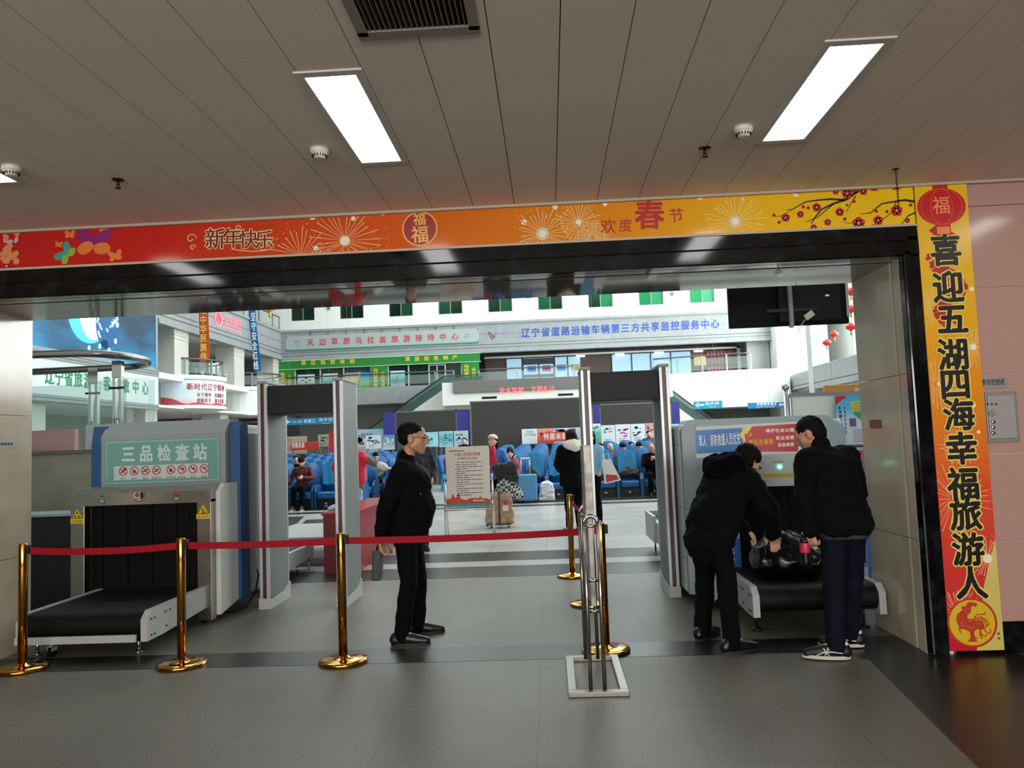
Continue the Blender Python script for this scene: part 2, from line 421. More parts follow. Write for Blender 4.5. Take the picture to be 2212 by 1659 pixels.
c0 = bp(500, 540); mb.tube([bp(500+8*k, 538+5*math.sin(k/11*PI)) for k in range(12)], 0.0035, 6)
mb.build('scroll_print', M_GOLDL, bl)
mb = MB()
for ch, x, y, s in (('欢', 1297, 506, 34), ('度', 1336, 502, 30), ('春', 1370, 497, 66), ('节', 1444, 482, 33)):
    a = bp(x, y); put(mb, ch, a, bp(x+s, y-1, BP)-a, bp(x, y-s, BP)-a, 0.03 if s > 50 else 0.012)
mb.build('greeting_lettering', M_REDP, bl)
c = bp(907, 494); R_ = (bp(944, 494)-c).length
MB().disc(c, R_, n=40).build('medallion', mat('deep red print', '9C0F16', 0.4), bl)
mb = MB(); mb.ring(c+Vector((0, -.001, 0)), R_*.95, R_*1.03)
for z, s in ((0.18, .78), (-0.86, 1.05)):
    a = c+Vector((-R_*s/2, -.001, R_*z)); put(mb, '福', a, Vector((R_*s, 0, 0)), Vector((0, 0, R_*s)), 0.02)
mb.build('medallion_lettering', M_GOLD, bl)
# butterflies and peonies at the left
def wing(mb, c, ang, L, wd):
    d = Vector((math.cos(ang), 0, math.sin(ang))); q = Vector((-d.z, 0, d.x))
    mb.poly([c+d*L*(0.5-0.5*math.cos(t))+q*wd*math.sin(t)*(0.6+0.5*(0.5-0.5*math.cos(t % PI))) for t in [k*2*PI/14 for k in range(14)]])
def butterfly(nm, px, py, s, rot, m1, m2=None):
    c = bp(px, py); L = (bp(px+s, py)-c).length
    mb = MB()
    for k, a in enumerate((0.45, 2.0)): wing(mb, c+Vector((0, -.0006*k, 0)), rot+a, L, L*.33)
    mb.build(nm, m1, bl)
    mb = MB()
    for k, a in enumerate((-0.6, 3.0)): wing(mb, c+Vector((0, -.0012-.0006*k, 0)), rot+a, L*.7, L*.3)
    mb.build(nm, m2 or m1, bl)
MO = mat('orange print', 'DE7A33', 0.4)
butterfly('butterfly_print', 203, 532, 52, 0.3, mat('violet print', '8A1C6A', 0.4), MO)
butterfly('butterfly_print', 146, 551, 30, 1.2, mat('teal print', '3E9B8F', 0.4), mat('lime print', '8EAF3C', 0.4))
for px, py, s, r in ((151, 509, 15, .3), (225, 493, 16, .6), (250, 556, 20, .5), (127, 530, 11, .2)): butterfly('butterfly_print', px, py, s, r, MO)
mb = MB()
for k in range(26):
    rr = random.Random(k); mb.disc(bp(rr.uniform(2, 38), rr.uniform(503, 568), BP-.0003*k), rr.uniform(.012, .026), n=9)
mb.build('peony_print', mat('peach print', 'D98B5A', 0.4), bl)
mb = MB()
for k in range(12):
    rr = random.Random(k+50); mb.disc(bp(rr.uniform(8, 36), rr.choice([518, 522, 526, 575]), BP-.009-.0003*k), rr.uniform(.008, .018), n=8)
mb.build('peony_print', mat('pale pink print', 'D3A0B4', 0.4), bl)
# plum blossom branches
def branch(mb, pts, r0, r1):
    pts = [bp(*p) for p in pts]; n = len(pts)
    for i in range(n-1):
        a, b = pts[i], pts[i+1]; d = (b-a).normalized(); q = Vector((-d.z, 0, d.x))
        ra = r0+(r1-r0)*i/(n-1); rb = r0+(r1-r0)*(i+1)/(n-1)
        mb.poly([a-q*ra-d*.002, b-q*rb, b+q*rb, a+q*ra-d*.002])
mb = MB()
for pts, a, b in (([(1868, 402), (1850, 415), (1830, 430), (1800, 440), (1775, 452), (1760, 470), (1752, 483)], .011, .003), ([(1825, 432), (1795, 430), (1770, 432), (1740, 436), (1712, 452), (1697, 454)], .008, .002), ([(1848, 424), (1838, 440), (1828, 458)], .004, .002), ([(1982, 437), (1955, 432), (1935, 435), (1905, 440), (1880, 460), (1858, 462)], .009, .002), ([(1980, 458), (1962, 466), (1945, 487)], .006, .002), ([(1800, 441), (1765, 470), (1740, 480)], .004, .002), ([(1935, 437), (1925, 460), (1900, 480), (1880, 488)], .003, .002), ([(1870, 404), (1900, 402), (1930, 396), (1960, 398)], .004, .002), ([(1850, 416), (1810, 402), (1760, 404), (1715, 412)], .004, .0015), ([(1990, 392), (1965, 402), (1945, 404)], .003, .002), ([(1712, 452), (1690, 466), (1672, 468)], .002, .0015), ([(1858, 480), (1835, 482), (1820, 480)], .002, .0015)):
    branch(mb, pts, a, b)
mb.build('branch_print', mat('brown black print', '2A120C', 0.4), bl)
mb = MB(); mc = MB()
for px, py, r in ((1697, 470, 10), (1764, 448, 10), (1814, 458, 10), (1729, 463, 8), (1788, 480, 8), (1855, 482, 14), (1897, 476, 11), (1937, 455, 13), (1960, 476, 6), (1830, 418, 12), (1845, 404, 11), (1888, 403, 11), (1865, 413, 9), (1936, 400, 12), (1760, 405, 9), (1724, 411, 9), (1690, 411, 8), (1805, 414, 7), (1758, 492, 8), (1672, 465, 4), (1683, 480, 4), (1735, 447, 4), (1746, 449, 4), (1825, 473, 4), (1916, 457, 4), (1893, 456, 4), (1967, 443, 4), (1845, 435, 4), (1830, 443, 3)):
    c = bp(px, py, BP-.0008); R_ = (bp(px+r, py)-bp(px, py)).length
    for k in range(5):
        t = k*2*PI/5+.3; mb.disc(c+Vector((math.cos(t), 0, math.sin(t)))*R_*.55, R_*.5, n=8)
    if r > 5: mc.ring(c+Vector((0, -.0005, 0)), R_*.12, R_*.24, n=10)
mb.build('blossom_print', mat('crimson print', 'C1232B', 0.4), bl); mc.build('blossom_print', mat('pink print', 'F0A0A0', 0.4), bl)

# couplet panel at the right
pz0, pz1 = 0.03, 3.14; px0, px1 = 2.556, 2.902
bc = thing('couplet_banner', 'tall yellow and red vertical banner with black characters beside the opening', 'banner', (px0, YW, pz0))
M_COU = ramped('yellow to red print', [(0.0, 'C31F35'), (0.18, 'D23A35'), (0.34, 'DC4F2C'), (0.48, 'E07F1C'), (0.62, 'E69B1B'), (0.74, 'E8B51E'), (1.0, 'E9C024')], 'Z', 0.0, 3.11, 0.22)
MB().box((px0, BY-.012, pz0), (px1, BY, pz1)).build('printed_sheet', M_COU, bc)
cy = BY-.0135
MB().poly([(px0+.17, cy+.0004, pz0), (px1, cy+.0004, pz0), (px1, cy+.0004, pz0+.72), (px0+.25, cy+.0004, pz0+.42)]).build('printed_patch', mat('pale lime print', 'CDBE62', 0.4), bc)
mb = MB()
for x, z, r, sd in ((2.60, 1.78, .19, 11), (2.66, 1.02, .24, 12), (2.62, .28, .17, 13), (2.86, 2.02, .16, 14), (2.72, 1.36, .14, 15), (2.84, .62, .14, 16), (2.62, 2.3, .14, 17)):
    t = MB(); burst(t, Vector((x, cy, z)), r, 34, .0016, sd)
    for v in t.bm.verts: v.co.x = min(max(v.co.x, px0+.004), px1-.004)
    mb.merge(t.bm)
mb.build('firework_print', M_GOLDL, bc)
mb = MB()
for x, z, r in ((2.83, 1.63, .017), (2.88, 2.41, .016), (2.86, 2.02, .022), (2.84, .62, .03), (2.62, 1.78, .016), (2.85, 1.45, .012)): mb.disc((x, cy-.0003, z), r, n=14)
mb.build('sparkle_print', mat('cream print', 'F2E9C8', 0.4), bc)
# lantern and firecrackers printed at the top
lc = Vector((2.725, cy-.001, 2.985))
mb = MB().disc(lc, .128, n=36, rx=1.26); mb.box((lc.x-.05, lc.y-.0005, lc.z+.11), (lc.x+.05, lc.y, lc.z+.15))
mb.box((lc.x-.05, lc.y-.0005, lc.z-.20), (lc.x+.05, lc.y, lc.z-.11)); mb.build('lantern_print', mat('lantern red print', 'C5161B', 0.35), bc)
mb = MB()
for rx in (.45, .85): 
    mb.tube([lc+Vector((.128*1.26*rx*math.cos(t), -.0006, .124*math.sin(t))) for t in [k*2*PI/30 for k in range(30)]], 0.0012, 5, True)
put(mb, '福', lc+Vector((-.06, -.001, -.055)), Vector((.12, 0, 0)), Vector((0, 0, .13)), .012)
mb.box((lc.x-.042, lc.y-.0012, lc.z-.19), (lc.x+.042, lc.y-.0008, lc.z-.14)); mb.build('lantern_lettering', mat('salmon print', 'F08F5A', 0.4), bc)
mb = MB(); rr = random.Random(5)
for k in range(46):
    z = 2.86-k*.0145; x = 2.70+.05*math.sin(k*.28)+(.035 if k > 14 else 0)
    for s in (-1, 1):
        a = rr.uniform(.3, .8); d = Vector((s*math.cos(a), 0, -math.sin(a))); q = Vector((-d.z, 0, d.x))*.012; c = Vector((x, cy-.0006-.00002*k, z))
        mb.poly([c-q, c+d*.075-q, c+d*.075+q, c+q])
mb.build('firecracker_print', M_REDP, bc)
chars = '喜迎五湖四海幸福旅游人'
pxy = [(2043, 540), (2048, 619), (2057, 688), (2059, 765), (2063, 829), (2071, 895), (2077, 968), (2081, 1044), (2086, 1110), (2091, 1186), (2098, 1258)]
for nm, off, m, dy in (('couplet_outline', .075, mat('pale yellow print', 'E8D060', 0.4), .0008), ('couplet_lettering', .032, mat('black print', '0B0706', 0.35), .002)):
    mb = MB()
    for ch, (x, y) in zip(chars, pxy):
        c = P(x, y, cy-dy); put(mb, ch, c+Vector((-.105, 0, -.112)), Vector((.21, 0, 0)), Vector((0, 0, .224)), off)
    mb.build(nm, m, bc)
rc = P(2100, 1345, cy-.0008); 
MB().disc(rc, .152, n=48).build('roundel', mat('mustard print', 'D9B01C', 0.4), bc)
mr = mat('brick red print', 'B8341C', 0.4)
mb = MB().ring(rc+Vector((0, -.0006, 0)), .146, .160, n=56)
# paper-cut rooster: head up and to the right, comb, breast at left, sweeping tail at right, legs on a mound
def blob(pts, s=.0001): 
    pass
def rp(x, y): return rc+Vector(((x-625)*.000278, -.0012, (785-y)*.000278))
mb.poly([rp(*p) for p in ((590,310),(650,305),(700,325),(770,340),(770,390),(720,425),(660,390),(625,430),(625,500),(590,575),(530,600),(520,680),(600,700),(660,690),(720,740),(830,760),(880,830),(860,930),(800,980),(760,930),(690,960),(640,1010),(570,1010),(500,960),(430,930),(350,930),(310,860),(280,780),(262,680),(300,580),(380,520),(420,480),(400,430),(440,400),(520,400),(530,340))])
mb.poly([rp(*p) for p in ((330,900),(370,1060),(310,960),(310,880))])
mb.poly([rp(*p) for p in ((560,1000),(640,1000),(670,1120),(750,1150),(660,1160),(720,1225),(480,1225),(560,1140))])
for q in (((680,680),(760,590),(860,600),(930,590),(940,550)), ((700,700),(820,650),(940,720),(1000,810),(960,880)), ((740,720),(830,690),(910,760),(940,840),(900,930)), ((760,740),(840,740),(880,820),(870,920)), ((800,900),(800,1010),(830,1080),(910,1100),(930,1050)), ((860,930),(930,1000),(1000,1040),(1045,1000),(1010,945)), ((790,960),(780,1060),(820,1145))):
    mb.tube([rp(*p) for p in q], .0035, 6)
mb.build('rooster_print', mr, bc)
mb = MB()
for q in (((480,480),(500,560),(560,580),(610,540)), ((520,440),(560,480),(610,470)), ((430,470),(450,500),(510,480)), ((330,620),(380,640)), ((290,690),(320,680)), ((340,800),(400,780),(470,790)), ((350,850),(410,840),(480,850)), ((500,880),(560,900),(570,850)), ((600,880),(640,920),(650,850)), ((520,740),(560,720),(600,760),(650,730)), ((700,800),(740,850)), ((760,790),(800,850)), ((600,970),(560,940))):
    mb.tube([rp(*p)+Vector((0, -.002, 0)) for p in q], .002, 5)
mb.build('rooster_print', mat('peach print', 'D98B5A', 0.4), bc)
mb = MB()
for z in (.115, .085): mb.disc((px1-.03, cy-.001, z+.02), .009, n=10)
mb.build('stamp_print', mat('olive print', '6B6420', 0.4), bc)

# ================================================================ CEILING FITTINGS
M_LAMP = mat('lit lamp diffuser', 'FFFFFF', 0.5, emit=10.0, ecol=(1.0, 0.985, 0.96))
def ceil_light(x0, y0, label, first):
    t = thing('ceiling_light', label, 'ceiling light', (x0+.1135, y0+.535, CZ), 0, 'fluorescent panels in the boarded ceiling', local=True)
    if first is None:
        mb = MB(); o = (.152, .585); i = (.1135, .535)
        mb.box((-o[0], -o[1], -.008), (o[0], -i[1], .012), bev=.003); mb.box((-o[0], i[1], -.008), (o[0], o[1], .012), bev=.003)
        mb.box((-o[0], -i[1], -.008), (-i[0], i[1], .012), bev=.003); mb.box((i[0], -i[1], -.008), (o[0], i[1], .012), bev=.003)
        mb.build('frame', mat('white lamp frame', 'C9C6C0', 0.3), t)
        MB().box((-i[0], -i[1], -.003), (i[0], i[1], .005)).build('diffuser', M_LAMP, t)
    else:
        for ch in first.children: c = ch.copy(); c.parent = t; COL.objects.link(c)
    return t
LY = 3.335
cl0 = ceil_light(-1.0165, LY, 'rectangular lit ceiling panel above the guard, left of the air vent end', None)
ceil_light(1.275, LY, 'rectangular lit ceiling panel above the two men at the right scanner', cl0)
ceil_light(-3.305, LY, 'lit ceiling panel cut off by the left edge of the photo', cl0)
ceil_light(3.57, LY, 'lit ceiling panel over the pink granite wall, out past the couplet banner', cl0)
for k in range(3): ceil_light(-2.16+2.29*k, -0.6, 'added fill ceiling panel, unseen behind the camera, over the entrance side', cl0)  # unseen panels added behind the camera to balance the lighting

v = thing('air_vent', 'brown slatted air vent set in the white ceiling boards', 'vent', (-0.454, 2.46, CZ))
hx0, hx1, hy0, hy1 = -0.668, -0.24, 1.9, 3.02
mb = MB()
mb.box((hx0-.03, hy1-.03, CZ-.006), (hx1+.03, hy1+.035, CZ+.004)); mb.box((hx0-.03, hy0-.03, CZ-.006), (hx1+.03, hy0+.03, CZ+.004))
mb.box((hx0-.03, hy0, CZ-.006), (hx0+.012, hy1, CZ+.004)); mb.box((hx1-.012, hy0, CZ-.006), (hx1+.03, hy1, CZ+.004))
mb.build('frame', mat('vent frame paint', '8C857D', 0.5), v)
mb = MB()
for k in range(19):
    x = hx0+.025+k*(hx1-hx0-.05)/18; mb.box((x-.0012, hy0+.02, CZ-.004), (x+.0012, hy1-.02, CZ+.035))
mb.build('grille', mat('aluminium louvre', 'A39A92', 0.4, 0.6), v)
mb = MB(); mb.box((hx0-.02, hy0-.02, CZ+.18), (hx1+.02, hy1+.02, CZ+.19))
for a, b in (((hx0-.02, hy0-.02), (hx0, hy1+.02)), ((hx1, hy0-.02), (hx1+.02, hy1+.02)), ((hx0, hy1), (hx1, hy1+.02)), ((hx0, hy0-.02), (hx1, hy0))): mb.box((*a, CZ+.02), (*b, CZ+.18))
mb.build('duct', mat('rust brown duct', '3A1E12', 0.8), v)

def smoke(px, py, label):
    c = G(px, py, CZ); t = thing('smoke_detector', label, 'smoke detector', c, 0, 'white smoke detectors on the boarded ceiling', local=True)
    MB().lathe([(.0, 0), (.05, 0), (.052, -.006), (.05, -.022), (.047, -.026), (0, -.026)], n=28).build('base', mat('off white plastic', 'D8D6CC', 0.4), t)
    mb = MB().lathe([(.042, -.026), (.043, -.030), (.028, -.052), (.02, -.054), (0, -.054)], n=28).build('sensor_cap', mat('off white plastic', 'D8D6CC', 0.4), t)
    mb = MB()
    for k in range(16):
        a = k*2*PI/16; mb.box((-.002, .030, -.046), (.002, .0425, -.031), Matrix.Rotation(a, 4, 'Z'))
    mb.build('slot', mat('dark slot', '1A1A18', 0.8), t)
smoke(690, 322, 'white smoke detector left of the ceiling panel above the guard')
smoke(1605, 275, 'white smoke detector beside the right ceiling panel')
smoke(25, 360, 'white smoke detector near the cut-off panel at the left edge')
def sprink(px, py, label):
    c = G(px, py, CZ); t = thing('sprinkler', label, 'sprinkler', c, 0, 'brown sprinkler heads in the ceiling', local=True)
    MB().lathe([(0, 0), (.036, 0), (.034, -.005), (.012, -.008), (0, -.008)], n=24).build('escutcheon', mat('dark bronze', '3A2A20', 0.4, 0.7), t)
    MB().cyl((0, 0, -.006), (0, 0, -.035), .008, n=10).cyl((.010, 0, -.03), (.003, 0, -.05), .002, n=6).cyl((-.010, 0, -.03), (-.003, 0, -.05), .002, n=6).cyl((0, 0, -.05), (0, 0, -.054), .017, n=16).build('head', mat('dark bronze', '3A2A20', 0.4, 0.7), t)
sprink(255, 388, 'brown pendant sprinkler head at the left, before the red end of the banner')
sprink(1522, 320, 'brown pendant sprinkler head left of the right ceiling panel')
c = G(1935, 365, CZ); t = thing('hanging_chain', 'dark metal chain hanging from a ceiling hook before the blossom print', 'chain', c, 0, local=True)
MB().lathe([(0, 0), (.02, 0), (.018, -.006), (0, -.008)], n=16).cyl((0, 0, -.004), (0, 0, -.03), .004, n=8).build('hook', mat('dark bronze', '3A2A20', 0.4, 0.7), t)
mb = MB()
for k in range(12):
    z = -.03-k*.0195; a = (k % 2)*PI/2
    mb.tube([Vector((.006*math.cos(q)*math.cos(a), .006*math.cos(q)*math.sin(a), z-.006+.013*math.sin(q))) for q in [j*2*PI/12 for j in range(12)]], .0018, 5, True)
mb.build('links', mat('dark chain steel', '2C2A28', 0.4, 0.8), t)

# ================================================================ SMALL WALL THINGS
M_PLATE = mat('engraved grey plate', 'A3A09C', 0.35, 0.4)
t = thing('wall_sign', 'grey plate lettered for the shutter cabinet on the pink wall', 'sign', P(2145, 836, YW))
a, b = P(2112, 840, YW-.004), P(2176, 814, YW-.004); MB().box((2.915, YW-.006, a.z), (b.x, YW, b.z), bev=.001).build('plate', M_PLATE, t)
wpx('卷帘控制柜', YW-.0075, 2121, 834, 2172, 832, 15, .015).build('lettering', mat('dark grey ink', '2B2B33', 0.5), t)
cb = thing('shutter_control_box', 'grey steel control box with key switches on the pink wall', 'control box', P(2150, 958, YW))
a, b = P(2118, 957, YW), P(2193, 845, YW)
MB().box((2.915, YW-.012, a.z), (b.x, YW, b.z), bev=.003).build('frame', mat('grey box frame', '8C8885', 0.4, 0.3), cb)
MB().box((2.925, YW-.02, a.z+.025), (b.x-.02, YW-.01, b.z-.025), bev=.003).build('door', mat('grey box door', 'A09B99', 0.45, 0.2), cb)
for k in range(3):
    q = P(2133+9*k, 873, YW-.02); MB().cyl(q, q+Vector((0, -.006, 0)), .006, n=14).build('indicator', mat('dark lens', '2A2624', 0.2), cb)
q = P(2143, 893, YW-.0205); mb = MB()
for i in range(-4, 5):
    for j in range(-4, 5):
        if i*i+j*j < 18: mb.disc(q+Vector((i*.006, 0, j*.006)), .002, n=6)
mb.build('speaker_grille', mat('dark slot', '1A1A18', 0.8), cb)
for k in range(3):
    q = P(2145, 911+12*k, YW-.02); kb = MB().lathe([(.013, 0), (.013, -.006), (.009, -.009), (.0, -.009)], q, 18, 'Y').build('key_switch', M_CHROME, cb)
    MB().box((q.x-.0018, q.y-.0105, q.z-.006), (q.x+.0018, q.y-.0085, q.z+.006)).build('slot', mat('dark slot', '1A1A18', 0.8), kb)
q0, q1 = XP(1, 968, XL+.003), XP(37, 950, XL+.003)
t = thing('wall_notice', 'small grey notice plate on the cream jamb at the left', 'sign', (XL, q0.y, q0.z))
MB().box((XL, min(q0.y, 5.75), q0.z), (XL+.003, q1.y, q1.z)).build('plate', M_PLATE, t)
mb = MB(); yy = min(q0.y, 5.75)+.03
while yy < q1.y-.06: mb.box((XL+.003, yy, q0.z+.022), (XL+.0042, yy+.024, q1.z-.022)); yy += .034
mb.build('fine_print', mat('dark grey ink', '2B2B33', 0.5), t)
q0, q1 = XP(1879, 926, XR-.003), XP(1903, 906, XR-.003)
tag(MB().box((XR-.003, q1.y, q0.z), (XR, q0.y, q1.z)).build('brown_label', mat('brown label', '6B3F2C', 0.5)), 'small plain brown label stuck on the cream right jamb', 'label')

# ================================================================ QUEUE POSTS AND TAPE
M_RED = mat('red nylon tape', '92091C', 0.7, spec=.2)
def post(px, py, label, first, h=0.90, steel=False, tilt=0.0):
    c = G(px, py); t = thing('queue_post', label, 'queue barrier post', c, 0, 'brass tape barrier posts', local=True)
    if first is None:
        MB().lathe([(0, 0), (.165, 0), (.172, .004), (.172, .022), (.166, .028), (.12, .034), (.045, .038), (.036, .05), (0, .05)], n=48).build('base', M_BRASS, t)
        MB().lathe([(0, .04), (.031, .04), (.031, h-.005), (.029, h), (0, h)], n=28).build('pole', M_BRASS, t)
        MB().box((.025, -.022, h-.075), (.052, .022, h-.012), bev=.004).build('tape_clip', M_DKMET, t)
    else: 
        for ch in first.children: k = ch.copy(); k.parent = t; COL.objects.link(k)
    return t
p1_ = post(48, 1447, 'brass tape post at the left end, in front of the cream jamb', None)
p2_ = post(393, 1438, 'brass tape post in front of the left scanner belt', p1_)
p3_ = post(742, 1431, 'brass tape post beside the guard, before the left metal detector', p1_)
p4_ = post(1309, 1407, 'brass tape post directly behind the tall steel stand', p1_)
p5_ = post(1237, 1246, 'brass tape post furthest in, before the woman in black', p1_)
p6_ = post(1272, 1307, 'brass tape post mostly hidden by the steel stand', p1_)
def tape(pa, pb, label, sag=0.012, z=.845, wd=.048):
    a = pa.location+Vector((0, 0, z)); b = pb.location+Vector((0, 0, z)); d = (b-a).normalized(); a = a+d*.05; b = b-d*.034
    mb = MB(); n = 14; th = d.cross(Vector((0, 0, 1)))*.0008; row = []
    for i in range(n+1):
        t = i/n; p = a.lerp(b, t)-Vector((0, 0, sag*4*t*(1-t)))
        tw = 0.5*math.sin(t*2.2); off = th.normalized()*tw*.003
        row.append((p-Vector((0, 0, wd/2))+off, p+Vector((0, 0, wd/2))-off))
    for i in range(n):
        (l0, u0), (l1, u1) = row[i], row[i+1]
        mb.poly([l0-th, l1-th, u1-th, u0-th]); mb.poly([l0+th, u0+th, u1+th, l1+th]); mb.poly([u0-th, u1-th, u1+th, u0+th]); mb.poly([l0-th, l0+th, l1+th, l1-th])
    tag(mb.build('barrier_tape', M_RED, loc=a), label, 'barrier tape', 'red tapes between the brass posts')
tape(p1_, p2_, 'red tape across the left scanner belt, at the left end of the row', .02)
tape(p2_, p3_, 'red tape in front of the left metal detector', .008)
tape(p3_, p4_, 'red tape running past the guard to the steel stand', .012)
tape(p5_, p6_, 'short red tape going back from the steel stand to the inner post', .03)

# ================================================================ STEEL NOTICE STAND seen edge on
bx0, bx1, by0, by1 = 0.05, 0.405, 4.72, 5.52
st = thing('notice_stand', 'tall steel notice stand seen edge on, with a tape-wrapped panel', 'sign stand', ((bx0+bx1)/2, (by0+by1)/2, 0))
mb = MB(); w_ = .05; hgt = .03
for a, b in (((bx0, by0), (bx1, by0+w_)), ((bx0, by1-w_), (bx1, by1)), ((bx0, by0+w_), (bx0+w_, by1-w_)), ((bx1-w_, by0+w_), (bx1, by1-w_))): mb.box((*a, 0), (*b, hgt), bev=.004)
mb.build('base_frame', mat('worn steel', '9A9790', 0.35, 0.9), st)
M_TUBE = mat('stand steel tube', 'A5A29C', 0.2, 1.0)
cx = (bx0+bx1)/2-.003
for yy in (by0+.06, by1-.06):
    mb = MB()
    for s in (-1, 1): mb.cyl((cx+s*.041, yy, .02), (cx+s*.041, yy, 1.0), .0125, n=16)
    mb.tube([(cx+.041*math.cos(a), yy, 1.0+.041*math.sin(a)) for a in [k*PI/12 for k in range(13)]], .0125, 12)
    for z in (.98, .66, .48): mb.cyl((cx-.04, yy, z), (cx+.04, yy, z), .010, n=12)
    mb.build('upright', M_TUBE, st)
pz = (.50, 1.46)
mb = MB().box((cx-.016, by0+.09, pz[0]), (cx+.016, by1-.09, pz[1]), bev=.003); mb.build('panel', noisy('scuffed aluminium panel', ['5F5C58', '86847F', '9E9C96'], 9, 5, 0.42, 0.5), st)
MB().box((cx-.024, by0+.082, 1.02), (cx+.024, by0+.13, 1.465), bev=.003).build('edge_tape', noisy('clear packing tape', ['6B6965', '8A8882', 'A5A39D'], 18, 5, 0.35, 0.2), st)
MB().cyl((cx, by0+.12, .52), (cx, by1-.1, .52), .011, n=12).cyl((cx-.01, by0+.1, .5), (cx+.02, by1-.3, .40), .008, n=10).build('brace', M_TUBE, st)

# ================================================================ X-RAY SCANNERS
def rounded_plate(mb, x0, x1, y0, y1, z0, z1, ch):  # chamfered upper front edges, extruded along X
    mb.prism([(x0, y0, z0), (x0, y0, z1-ch), (x0, y0+ch, z1), (x0, y1, z1), (x0, y1, z0)], (x1-x0, 0, 0))
def conveyor(t, x0, x1, y0, y1, zt, zb, name='conveyor', dirn=1):
    """open roller bed: side plates, belt with its drum, front apron."""
    n = name
    for s, x in ((0, x0), (1, x1-.05)):
        mb = MB(); e = y0 if dirn > 0 else y1
        mb.prism([(x, y0, zb), (x, y0, zt-.05), (x, y0+.07, zt+.005), (x, y1, zt+.005), (x, y1, zb+.04), (x, y0+.25, zb)], (.05, 0, 0))
        sp = mb.build('side_plate', M_GREYP, t)
        b = MB()
        for yy, zz in ((y0+.06, zb+.035), (y0+.11, zb+.035), (y0+.06, zt-.06), (y0+.11, zt-.06), (y0+.28, zt-.05), (y0+.36, zt-.05), (y0+.3, zb+.05)):
            xx = x1+.001 if s else x0-.001
            b.lathe([(.0075, -.002), (.0075, .004), (0, .005)] if s else [(.0075, .002), (.0075, -.004), (0, -.005)], (xx, yy, zz), 10, 'X')
        b.build('bolt', M_DKMET, sp)
    r = (zt-zb)*.5-.012; zc = (zt+zb)/2+.01; ye = y0+r+.005
    prof = [(ye-r*math.sin(a), zc+r*math.cos(a)) for a in [k*PI/14 for k in range(15)]]
    pts = [(x0+.052, y1, zc+r)]+[(x0+.052, a, b) for a, b in prof]+[(x0+.052, y1, zc-r)]
    mb = MB(); w = (x1-x0)-.104
    for p, q in zip(pts, pts[1:]): mb.poly([p, q, (q[0]+w, q[1], q[2]), (p[0]+w, p[1], p[2])])
    mb.poly([(p[0], p[1], p[2]) for p in pts]); mb.poly([(p[0]+w, p[1], p[2]) for p in pts][::-1])
    mb.build('belt', M_RUB, t)
M_GREYP = noisy('pale grey enamel', ['A5A8A6', 'AEB1AF'], 8, 2, 0.4)
M_XW = mat('grey white enamel', 'C9CDC8', 0.45); M_XB = mat('deep blue enamel', '1D4B78', 0.4); M_XG = mat('mid grey enamel', '8A9090', 0.5)
M_CURT = noisy('black lead curtain', ['030303', '080706'], 6, 3, 0.7, spec=.15, stretch=(12, 1, 1))
sx0, sx1 = -4.33, -3.04; sy0, sy1 = 6.95, 8.75
xs = thing('baggage_scanner', 'large grey and blue baggage scanner with a teal station sign, at the left', 'X-ray scanner', ((sx0+sx1)/2, sy0, 0))
mb = MB()                                      # steel portal round the tunnel mouth
mb.box((sx0, sy0, .07), (sx0+.13, sy0+.10, 1.10), bev=.006); mb.box((sx1-.13, sy0, .03), (sx1, sy0+.10, 1.10), bev=.006)
rounded_plate(mb, sx0, sx1, sy0-.01, sy0+.2, 1.07, 1.225, .05)
mb.build('portal_frame', noisy('brushed steel portal', ['7B756C', '948E84', 'A19B91'], 10, 3, 0.3, 1.0, stretch=(1, 1, 40)), xs)
mb = MB(); k = 9; ww = (sx1-sx0-.26)/k
for i in range(k): mb.box((sx0+.13+i*ww+.003, sy0+.10+.006*(i % 2), .30), (sx0+.13+(i+1)*ww-.003, sy0+.106+.006*(i % 2), 1.08))
mb.build('lead_curtain', M_CURT, xs)
MB().box((sx0+.13, sy0+.13, .1), (sx1-.13, sy0+.16, 1.1)).build('tunnel', mat('tunnel black', '040404', 0.8), xs)
mb = MB()                                      # rear body: white skirt, blue band, grey body
mb.prism([(sx1-.02, sy0+.10, .06), (sx1-.02, sy0+.10, 1.16), (sx1-.02, sy0+.2, 1.22), (sx1-.02, sy0+.50, 1.22), (sx1-.02, sy0+.50, .12)], (.06, 0, 0))
mb.build('side_panel', M_XW, xs); mb = MB()
mb.prism([(sx0-.04, sy0+.10, .06), (sx0-.04, sy0+.10, 1.16), (sx0-.04, sy0+.2, 1.22), (sx0-.04, sy0+.50, 1.22), (sx0-.04, sy0+.50, .12)], (.06, 0, 0))
mb.build('side_panel', M_XW, xs)
mb = MB().prism([(sx1-.03, sy0+.5, .12), (sx1-.03, sy0+.5, 1.74), (sx1-.03, sy0+.56, 1.80), (sx1-.03, sy0+.70, 1.80), (sx1-.03, sy0+.72, .12)], (.10, 0, 0))
mb.build('blue_fin', M_XB, xs); mb = MB()
mb.prism([(sx0-.08, sy0+.46, .12), (sx0-.08, sy0+.46, 1.62), (sx0-.08, sy0+.50, 1.80), (sx0-.08, sy0+.70, 1.80), (sx0-.08, sy0+.72, .12)], (.14, 0, 0))
mb.build('blue_fin', M_XB, xs)
MB().box((sx0+.02, sy0+.62, .12), (sx1-.02, sy1, 1.78), bev=.03).box((sx1-.03, sy0+.72, .12), (sx1+.06, sy1-.05, 1.7), bev=.02).build('body', M_XG, xs)
mb = MB().prism([(sx0+.04, sy0+.42, 1.21), (sx0+.04, sy0+.42, 1.70), (sx0+.04, sy0+.55, 1.83), (sx0+.04, sy0+.75, 1.83), (sx0+.04, sy0+.75, 1.21)], (sx1-sx0-.08, 0, 0))
mb.build('sign_hood', M_XG, xs)
SY = sy0+.418
